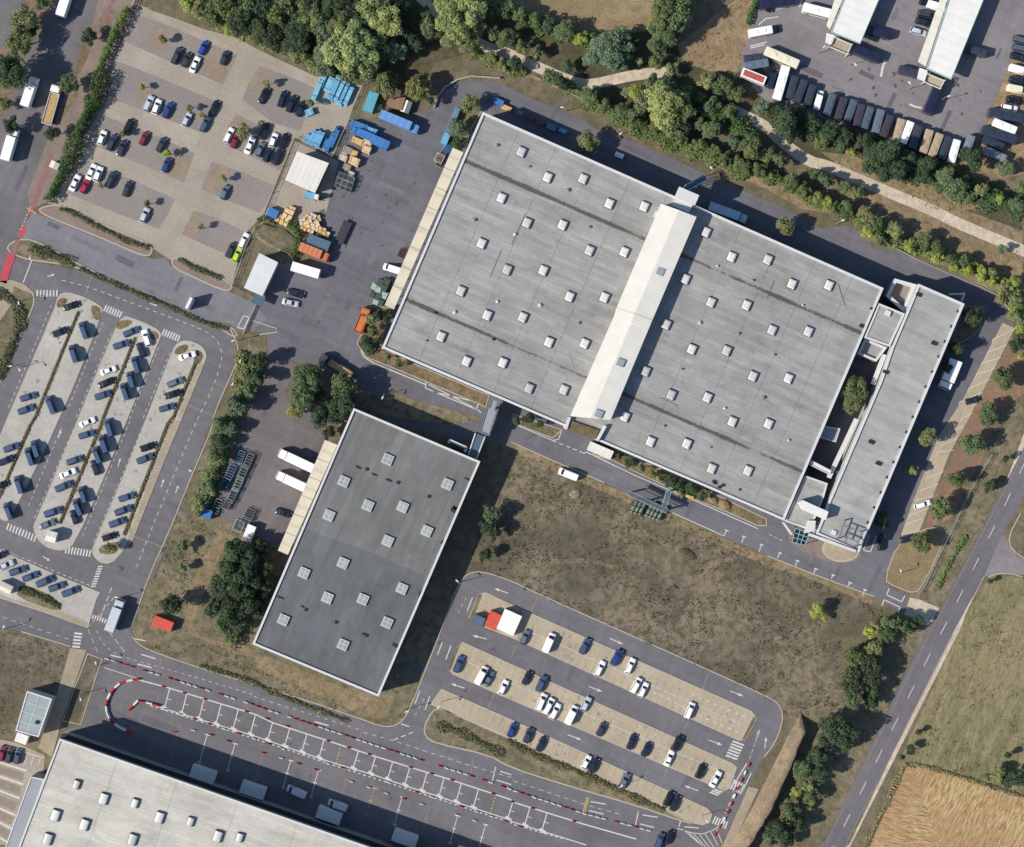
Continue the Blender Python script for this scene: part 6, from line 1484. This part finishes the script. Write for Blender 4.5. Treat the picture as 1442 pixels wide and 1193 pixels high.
trees('in the greyish clump between clearing and path','greyish clump by the path','w',"C0 520,240,70,e 590,210,75,e 560,310,75,e 640,280,60,e 490,320,60,e 430,330,40,e 680,255,45,d 715,345,30,o 600,360,55,e")
trees('in the tall row beside the dry scrub','tall row beside the scrub','n',"C0 890,-10,85,d 960,40,75 880,70,95 930,120,80 860,170,85 900,210,60 800,140,50,y 815,240,60 830,290,45 810,350,42")
trees('in the thicket by the ring road','thicket north of the ring road','w',"C0 795,455,48 880,470,45 830,550,75,l 870,600,90,l 920,560,70,l 850,650,75,l 960,620,70 930,680,65 800,700,45 970,515,42 960,770,42 905,725,50,o 900,385,40,o 985,700,40,d")
trees('in the wood west of the bus yard','wood west of the bus yard','w',"C0 1060,550,38 1090,455,50,o 1180,485,55 1260,530,50 1130,590,48 1220,620,42 1130,730,55 1045,690,38 1255,800,50,e 1350,830,62 1400,600,48,e 1180,700,40,d 1070,620,36,d 1320,780,35,o")
trees('in the low row along the ring road','low row along the ring road','w',"C0 1055,812,42 1130,845,42 1200,890,45 1300,930,42 1390,950,42 1420,870,42 1260,900,35 D0 30,985,28,o 75,1020,30,o 140,1020,52 205,1060,45 250,970,34 335,1010,46 340,1140,38,y 430,1050,36 505,1080,42 440,1170,42,o 290,1110,35,o")
trees('below the southern rank of the bus yard','trees below the bus yard','w',"D0 45,640,48,d 100,690,80,d 170,640,50,d 130,760,48,d 255,690,50,d 80,895,50 20,860,40 310,800,46 360,735,55,d 440,755,52,d 480,855,36,y 540,790,48,d 570,925,50,d 605,860,62,d 690,850,75,d 650,950,60,d")
trees('in the eastern belt below the bus yard','eastern belt below the bus yard','w',"D0 740,960,62,d 795,885,50,d 780,990,40,d 900,920,55,d 900,985,45,d 1000,985,52,e 1060,1060,58 1120,1110,48 1200,1070,50,o 1160,895,65,d 1270,1110,36 1330,945,50,e 1310,1115,38,y 1400,1150,48 1432,1040,38 1105,870,40,d")
trees('along the north-eastern ring road','trees along the north-eastern ring road','w',"D1 380,10,42 450,20,45 550,50,42,o 600,110,52 565,145,40,y 640,190,45 720,135,52,o 720,195,38 800,222,42,y 880,190,42 880,240,36 960,235,42 960,290,38,y 1035,300,40 1110,310,44 1045,345,32,y 1130,365,36,y 1200,345,34,y 1200,395,36,y 1270,380,38,o 1250,430,34,y 1320,450,40,o 1375,430,42,y 1320,505,38,o 1390,520,44,o 1400,620,46,o 1425,690,36,y 1310,235,32,e")
trees('in the row beside the office parking','trees beside the office parking','n',"D1 1400,780,52,d 1420,840,30,y 1320,965,62 1240,1145,60 D2 1140,140,68 1055,335,54 970,505,62 870,695,56 1230,8,45",'g')
trees('between office wall and parking bays','trees beside the office wall','n',"D2 895,95,52,o 815,280,42,o 650,580,42,d")
trees('along the verge of the country road','shrubs along the country road','n',"D2 1335,225,26,d 1252,378,38,d")
trees('in the office courtyard',None,'n',"D1 488,1060,96,g")
trees('on the shaded north side of the big warehouse','trees on the north warehouse wall','w',"C0 428,800,60,o D1 100,115,56,o D1 -260,130,40,d")
trees('on the field near the east gate','bushes near the east gate','w',"D2 285,1075,45,y 330,1110,25,y 700,1140,52 780,1170,48 620,1170,40,o 560,1185,28,y 850,1130,40,d")
trees('in the northern roadside row','northern roadside row','n',"D3 580,0,38,y 680,25,58,d 600,95,58,o 490,150,58 590,190,60,d 480,235,58,d 590,260,55,d 480,310,60,d 590,340,50,d 490,385,60 580,390,46,d")
trees('in the southern roadside row','southern roadside row','n',"D3 360,520,65,d 420,560,80,d 330,600,52,d 440,620,50,d 285,690,66,d 300,780,56,d 205,780,56 230,860,46,o 165,900,38,y 250,920,46 240,985,28,y 125,1000,60 170,1080,48,d 65,1105,70,d 110,1170,48,d 20,1160,48")
trees('in the block west of the dark warehouse','block west of the dark warehouse','n',"A2 1320,735,75,d 1400,790,72,d 1290,855,75,d 1365,880,70,d 1245,955,70,d 1340,960,80,d 1415,930,60,d 1200,1060,56,d 1300,1070,75,d 1395,1050,66,d 1255,1140,45,d 1340,1150,48,d B2 25,720,52,d 55,830,52,d 55,930,48,d 50,1020,46,d 20,1090,40,d")
trees('in the group between the yard and dark warehouse','group north-west of the dark warehouse','w',"B1 300,970,82 260,1080,78 330,1060,60,d 490,1010,75 505,1100,76,d 420,1130,55,d 220,1140,52,o 360,1180,58,d 450,1175,56,d B2 410,80,46,d")
trees('on the verge beside the staff lot','bushes east of the staff car park','n',"A1 1330,1120,62,e 1385,950,40,o 1400,1050,40,e 1420,880,34,o A2 1230,30,50,e 1225,130,46,d 1210,215,50,o 1165,390,48,o 1110,500,42,o 1020,720,42,o 1020,835,34,o 960,1040,70,d 1290,60,40,e B1 20,860,56,d B1 10,960,50,d")
trees('at the south tip of the eastern staff island',None,'n',"A2 610,722,38,o")
trees('on the field east of the dark warehouse','bushes east of the dark warehouse','n',"B2 1320,540,55 1290,600,48,d 1340,640,46,d 1285,765,46,d")
trees('in the bed west of the big warehouse','shrubs west of the big warehouse','n',"B1 650,640,40,o 690,610,42,d 660,700,40,s 640,780,52,d 740,845,28 812,882,28 730,630,36,d")
trees('in the bed south of the big warehouse','shrubs south of the big warehouse','w',"C2 30,10,34,d 90,5,34,d 160,30,28,d 600,210,26,d 670,240,38,d 730,275,34,o 790,310,34,s 830,330,28,o 890,355,38,d 950,375,40,d 1010,395,40,d 1070,425,34,d")
trees('in the shaded strip beside the office','shaded shrubs beside the office','n',"D1 1150,620,60,d 1060,800,52,d D1 1010,900,40,d D2 640,560,50,d")
trees('on the meadow edge by the country road','bushes at the meadow edge','n',"D3 850,560,24,d 800,655,30,d 760,700,22,d 1290,800,45,o 1350,690,30,d 1400,820,50,d 1340,840,40,d 1250,810,28,d D2 1250,910,22,d")
# ---- hedges
def hedge(s,half,h,rgb,label,dens=26,leaf=.34,soft=1,ragged=.35,name='hedge',cat='hedge'):
    q=[(v.x,v.y) for v in WL(chaikin(PL(s),soft,False),h*.6)]; g=random.Random(len(s)); V=[];F=[]
    n0=Vector((*q[0],0)); wl=walk(q,.25)
    for p,a in wl:
        nrm=Vector((-math.sin(a),math.cos(a),0)); wob=1+ragged*math.sin(p.x*.9+1.3*math.sin(p.y*.7))+g.uniform(-.15,.15)
        for k in range(int(dens*.25*half*2+1)):
            t=g.uniform(-1,1); hh=h*math.sqrt(max(0,1-(abs(t)**3)))*g.uniform(.75,1.05)*(.85+.2*wob)
            if g.random()<.35: hh*=g.random()
            c=Vector((p.x,p.y,0))+nrm*t*half*wob+Vector((g.uniform(-.2,.2),g.uniform(-.2,.2),max(.1,hh)))-n0
            leafquad(V,F,c,(nrm*t+Vector((0,0,.8))).normalized(),leaf*g.uniform(.6,1.3),g)
    me=bpy.data.meshes.new('hedge'); me.from_pydata(V,[],F); me.materials.append(M['leaf']); me.update()
    o=bpy.data.objects.new(name,me); COL.objects.link(o); o.location=n0; o.color=(*(x*1.65 for x in lin(rgb)),1)
    return tag(o,label,cat)
hedge("A0 715,45 665,140 620,230 570,340 550,420",1.1,3.0,(84,98,52),'tall light green hedge along the gravel car park, northern half')
hedge("A0 570,410 540,520 490,620 460,700 420,780 385,900",2.1,4.0,(56,74,44),'dense dark green hedge along the gravel car park, middle stretch')
hedge("A0 385,890 340,990 300,1060 275,1130",1.7,3.2,(60,78,44),'dark green hedge along the gravel car park, southern end by the cycle path')
hedge("A0 530,560 480,640 440,740",1.2,3.4,(78,94,50),'lighter green hedge row in front of the dense dark hedge')
hedge("A0 335,1170 390,1185 A1 460,70 560,125 650,170 740,212 830,232",.55,1.0,(86,86,58),'low scruffy hedge on the long kerbed strip by the drive')
hedge("A1 1000,300 1080,345 1150,372 1232,405",.55,1.0,(74,78,52),'low scruffy hedge on the short kerbed strip by the drive')
hedge("A1 165,235 260,265 400,320",1.3,1.3,(74,82,58),'low dark shrubs on the western end of the drive strip',18)
hedge("A1 450,350 600,420 800,505 960,570 1130,650 1270,690",.55,.7,(72,78,58),'thin low hedge along the long drive strip',22)
hedge("B1 185,90 240,150 235,230 200,290",.8,2.2,(60,76,42),'dark green hedge round the overgrown soil heap')
hedge("B1 10,80 55,60 100,100",.6,1.6,(76,84,52),'short olive hedge beside the blue container')
hedge("D2 1110,660 1060,740 990,860 960,940",.8,.6,(92,104,64),'low green strip of growth along the country road ditch',20)
hedge("A2 1250,330 1190,420 1130,470",1.0,1.6,(80,90,56),'scruffy hedge beside the silver racks',20)
hedge("C0 1380,-20 1340,90 1325,140",.8,1.4,(62,86,46),'green hedge at the western edge of the bus yard',24)
hedge("A1 -20,480 60,520 130,600 60,800 -20,960",1.6,.8,(84,84,62),'rough dark weeds on the western plot',14,.4)
hedge("C3 -20,610 150,700 420,800 700,930 860,1000",.9,.55,(86,84,58),'dark weedy growth along the grass strip below the visitor rows',18)
hedge("B3 1010,520 1150,560 1290,640 1390,680",1.3,.55,(88,86,62),'dark weedy growth on the western grass strip by the visitor rows',16)
hedge("A3 1120,190 1300,240 1432,290 B3 120,350 350,440 520,500",.7,.5,(84,84,60),'dark weedy line along the verge south of the dark warehouse',16)
hedge("A2 110,950 230,990 335,1050",.9,.6,(70,76,54),'low dark planting in the bed by the southern staff row',20)
for args in (("C0 430,545 600,645 750,735 960,810 1150,885 1330,955",2.3,3.,(84,96,54),'bushy green belt on the verge north of the ring road'),
 ("D0 -40,960 150,1040 290,1120 D1 450,30 600,120",1.9,2.6,(78,92,52),'bushy belt on the ring road verge below the bus yard path'),
 ("D1 560,110 700,180 960,270 1250,375 1390,470 1415,640",1.8,2.6,(98,112,56),'bright green bush belt along the north-eastern ring road'),
 ("D0 60,640 250,720 450,790",2.6,3.2,(60,78,54),'dark bush belt between bus rank and gravel path, western half'),
 ("D0 560,880 720,920 950,970 1150,1075 1432,1165",3.2,3.4,(62,80,54),'dark bush belt between bus rank and gravel path, eastern half'),
 ("C0 1060,560 1120,660 1230,600 1260,700 1350,800",2.6,3.2,(66,84,50),'dense undergrowth in the wood west of the bus yard'),
 ("B0 20,190 140,250 300,330 420,400",2.0,2.4,(104,108,66),'olive scrub fringe between grove and gravel car park'),
 ("C0 60,110 200,150 330,190 480,240",2.2,2.8,(72,88,50),'bushy fringe south of the tan clearing'),
 ("C0 180,420 330,490 470,570",1.4,1.6,(92,100,60),'low bushes along the thin fence south of the path'),
 ("B0 1210,300 1300,330 1400,385 C0 80,400",1.3,1.4,(84,96,56),'low green bushes between yard bend and gravel path'),
 ("A0 1020,-10 1180,90 1330,170 1420,200",1.8,2.4,(118,116,70),'yellowish scrub fringe above the gravel car park'),
 ("A1 1400,890 1395,1000 1335,1120 A2 1240,40 1228,150 1200,260 1160,400 1100,505",2.1,2.8,(84,96,66),'greyish bushes beside the eastern staff car park road'),
 ("A2 1330,720 1280,850 1230,960 1330,1000 1420,880 A3 1250,0 1330,30",3.2,3.4,(70,84,56),'irregular undergrowth round the tree block west of the dark warehouse'),
 ("D3 770,745 880,748 1160,835 1432,925",.5,.4,(110,104,76),'ragged weedy margin along the top of the straw field'),
 ("A1 1350,820 1330,1000 1310,1150",1.4,1.4,(96,100,72),'low bushes on the verge east of the staff car park')):
    hedge(*args[:4],args[4],22,.42,1,.45,'shrub_belt','shrubs')
hedge("D3 770,745 690,930 600,1100 540,1230",.7,.4,(124,116,86),'ragged weedy margin along the west side of the straw field',9,.3,1,.6)
for s_ in ("A1 441,592 203,1175 A2 166,45 0,430","A1 758,740 590,1160 A2 560,50 336,587","A1 1099,874 975,1178 A2 940,30 890,158 696,650"):
    hedge(s_,.38,.55,(84,80,58),{'A1 4':'low dry planting along the median of the westernmost staff island','A1 7':'low dry planting along the median of the middle staff island'}.get(s_[:4],'low dry planting along the edge of the easternmost staff island'),16,.22,0,.5)
# ---- loose weeds and grass tufts on the open plots (uncountable)
def tufts(name,polys,dens,size,rgbs,label,seed,cat='weeds'):
    g=random.Random(seed); V=[];F=[]; V2=[]
    for s in polys:
        w=[(v.x,v.y) for v in (WL(s) if isinstance(s,str) else WL(s))]
        x0,x1=min(p[0] for p in w),max(p[0] for p in w); y0,y1=min(p[1] for p in w),max(p[1] for p in w)
        n=int((x1-x0)*(y1-y0)*dens)
        for _ in range(n):
            p=(g.uniform(x0,x1),g.uniform(y0,y1))
            if math.sin(p[0]*.21+2*math.sin(p[1]*.13))+math.sin(p[1]*.33+p[0]*.11)+g.uniform(-1.6,1.6)<-.2: continue
            if not inside(p,w): continue
            r=size*g.uniform(.4,1.4)
            for k in range(4):
                c=Vector((p[0]+g.gauss(0,r*.6),p[1]+g.gauss(0,r*.6),g.uniform(.08,.5)*r)); leafquad(V,F,c,(g.gauss(0,.5),g.gauss(0,.5),.8),r*.42,g)
    me=bpy.data.meshes.new(name); me.from_pydata(V,[],F); me.materials.append(M['weed']); me.update()
    o=bpy.data.objects.new(name,me); COL.objects.link(o); o.color=(*alb(*rgbs),1)
    return tag(o,label,cat,None,'stuff')
def m_weed():
    n=NT('weeds'); g=n.pos(); oi=n.new('ShaderNodeObjectInfo')
    a=n.noise(g,.8,5,.75,.5); b=n.noise(g,.09,3,.6)
    k=n.ramp(a,[(.3,(.68,.72,.62)),(.5,(1,1,1)),(.7,(1.35,1.22,1.05))]); k=n.mix(1.0,k,n.ramp(b,[(.3,.85),(.7,1.18)]),'MULTIPLY')
    return n.out(n.mix(1.0,oi.outputs['Color'],k,'MULTIPLY'),.95,.05)
M['weed']=m_weed()
tufts('weeds',[FIELD],1.0,.55,(108,102,80),'brown weeds and dry tufts covering the vacant field',1)
tufts('weeds',["A2 1190,40 1230,200 1100,560 1200,640 1050,960 940,1160 780,1050 945,640","A3 -60,0 390,90 320,330 150,330 60,560 -60,560","A3 800,85 1250,70 1432,200 1432,285 1100,190","B3 0,200 560,460 700,500 830,440 800,500 690,520 300,385 0,290"],.9,.5,(112,108,82),'dull green weeds on the verges round the dark warehouse',2)
tufts('dry_grass',["C0 940,250 1330,-40 1390,-40 1290,330 1100,390","D1 400,0 1432,260 1432,400 900,200","C2 0,0 10,10 0,10","D0 340,880 560,940 480,985","D0 640,1030 900,1010 1250,1190 960,1190","C0 480,740 1000,960 1300,1060 1300,1000 900,850 560,690"],.8,.5,(160,140,106),'dry grass tufts on the scrub and path verges',3,'grass')
tufts('grass',["D3 1085,-10 1432,0 1432,895 905,735 790,700","D2 1250,890 1432,900 1432,1193 1100,1193"],.55,.55,(138,128,94),'tufts of mown meadow grass beside the country road',4,'grass')
# ================================================================ LIGHT AND CAMERA
EL=40.0
sd=bpy.data.lights.new('sun','SUN'); sd.energy=4.2; sd.angle=R(.5); sd.color=(1.0,.928,.82)
so_=bpy.data.objects.new('sun',sd); COL.objects.link(so_)
az=R(15)   # shadows fall east, slightly north
d=Vector((math.cos(az)*math.cos(R(EL)),math.sin(az)*math.cos(R(EL)),-math.sin(R(EL))))
so_.rotation_euler=d.to_track_quat('-Z','Y').to_euler(); so_.location=(-300,-80,260)
w=bpy.data.worlds.new('World'); sc.world=w; w.use_nodes=True
bg=w.node_tree.nodes['Background']; sky=w.node_tree.nodes.new('ShaderNodeTexSky'); sky.sky_type='NISHITA'; sky.sun_disc=False
sky.sun_elevation=R(EL); sky.sun_rotation=math.atan2(-d.x,-d.y); sky.dust_density=.6; sky.ozone_density=3.0
w.node_tree.links.new(sky.outputs[0],bg.inputs[0]); bg.inputs[1].default_value=.105
cd=bpy.data.cameras.new('camera'); cam=bpy.data.objects.new('camera',cd); COL.objects.link(cam)
cam.location=(0,0,HC); cam.rotation_euler=(0,0,0); cd.sensor_width=36; cd.lens=36*HC/(1442*S); cd.clip_start=1; cd.clip_end=6000
sc.camera=cam
vs=sc.view_settings; vs.view_transform='Standard'; vs.look='None'; vs.exposure=.35; vs.gamma=1; vs.use_curve_mapping=False
# prototypes that were never placed
for nm in [o.name for o in bpy.data.objects if o.parent is None and o.type=='EMPTY' and 'label' not in o.keys()]:
    o=bpy.data.objects[nm]
    for c in list(o.children_recursive): bpy.data.objects.remove(c)
    bpy.data.objects.remove(o)
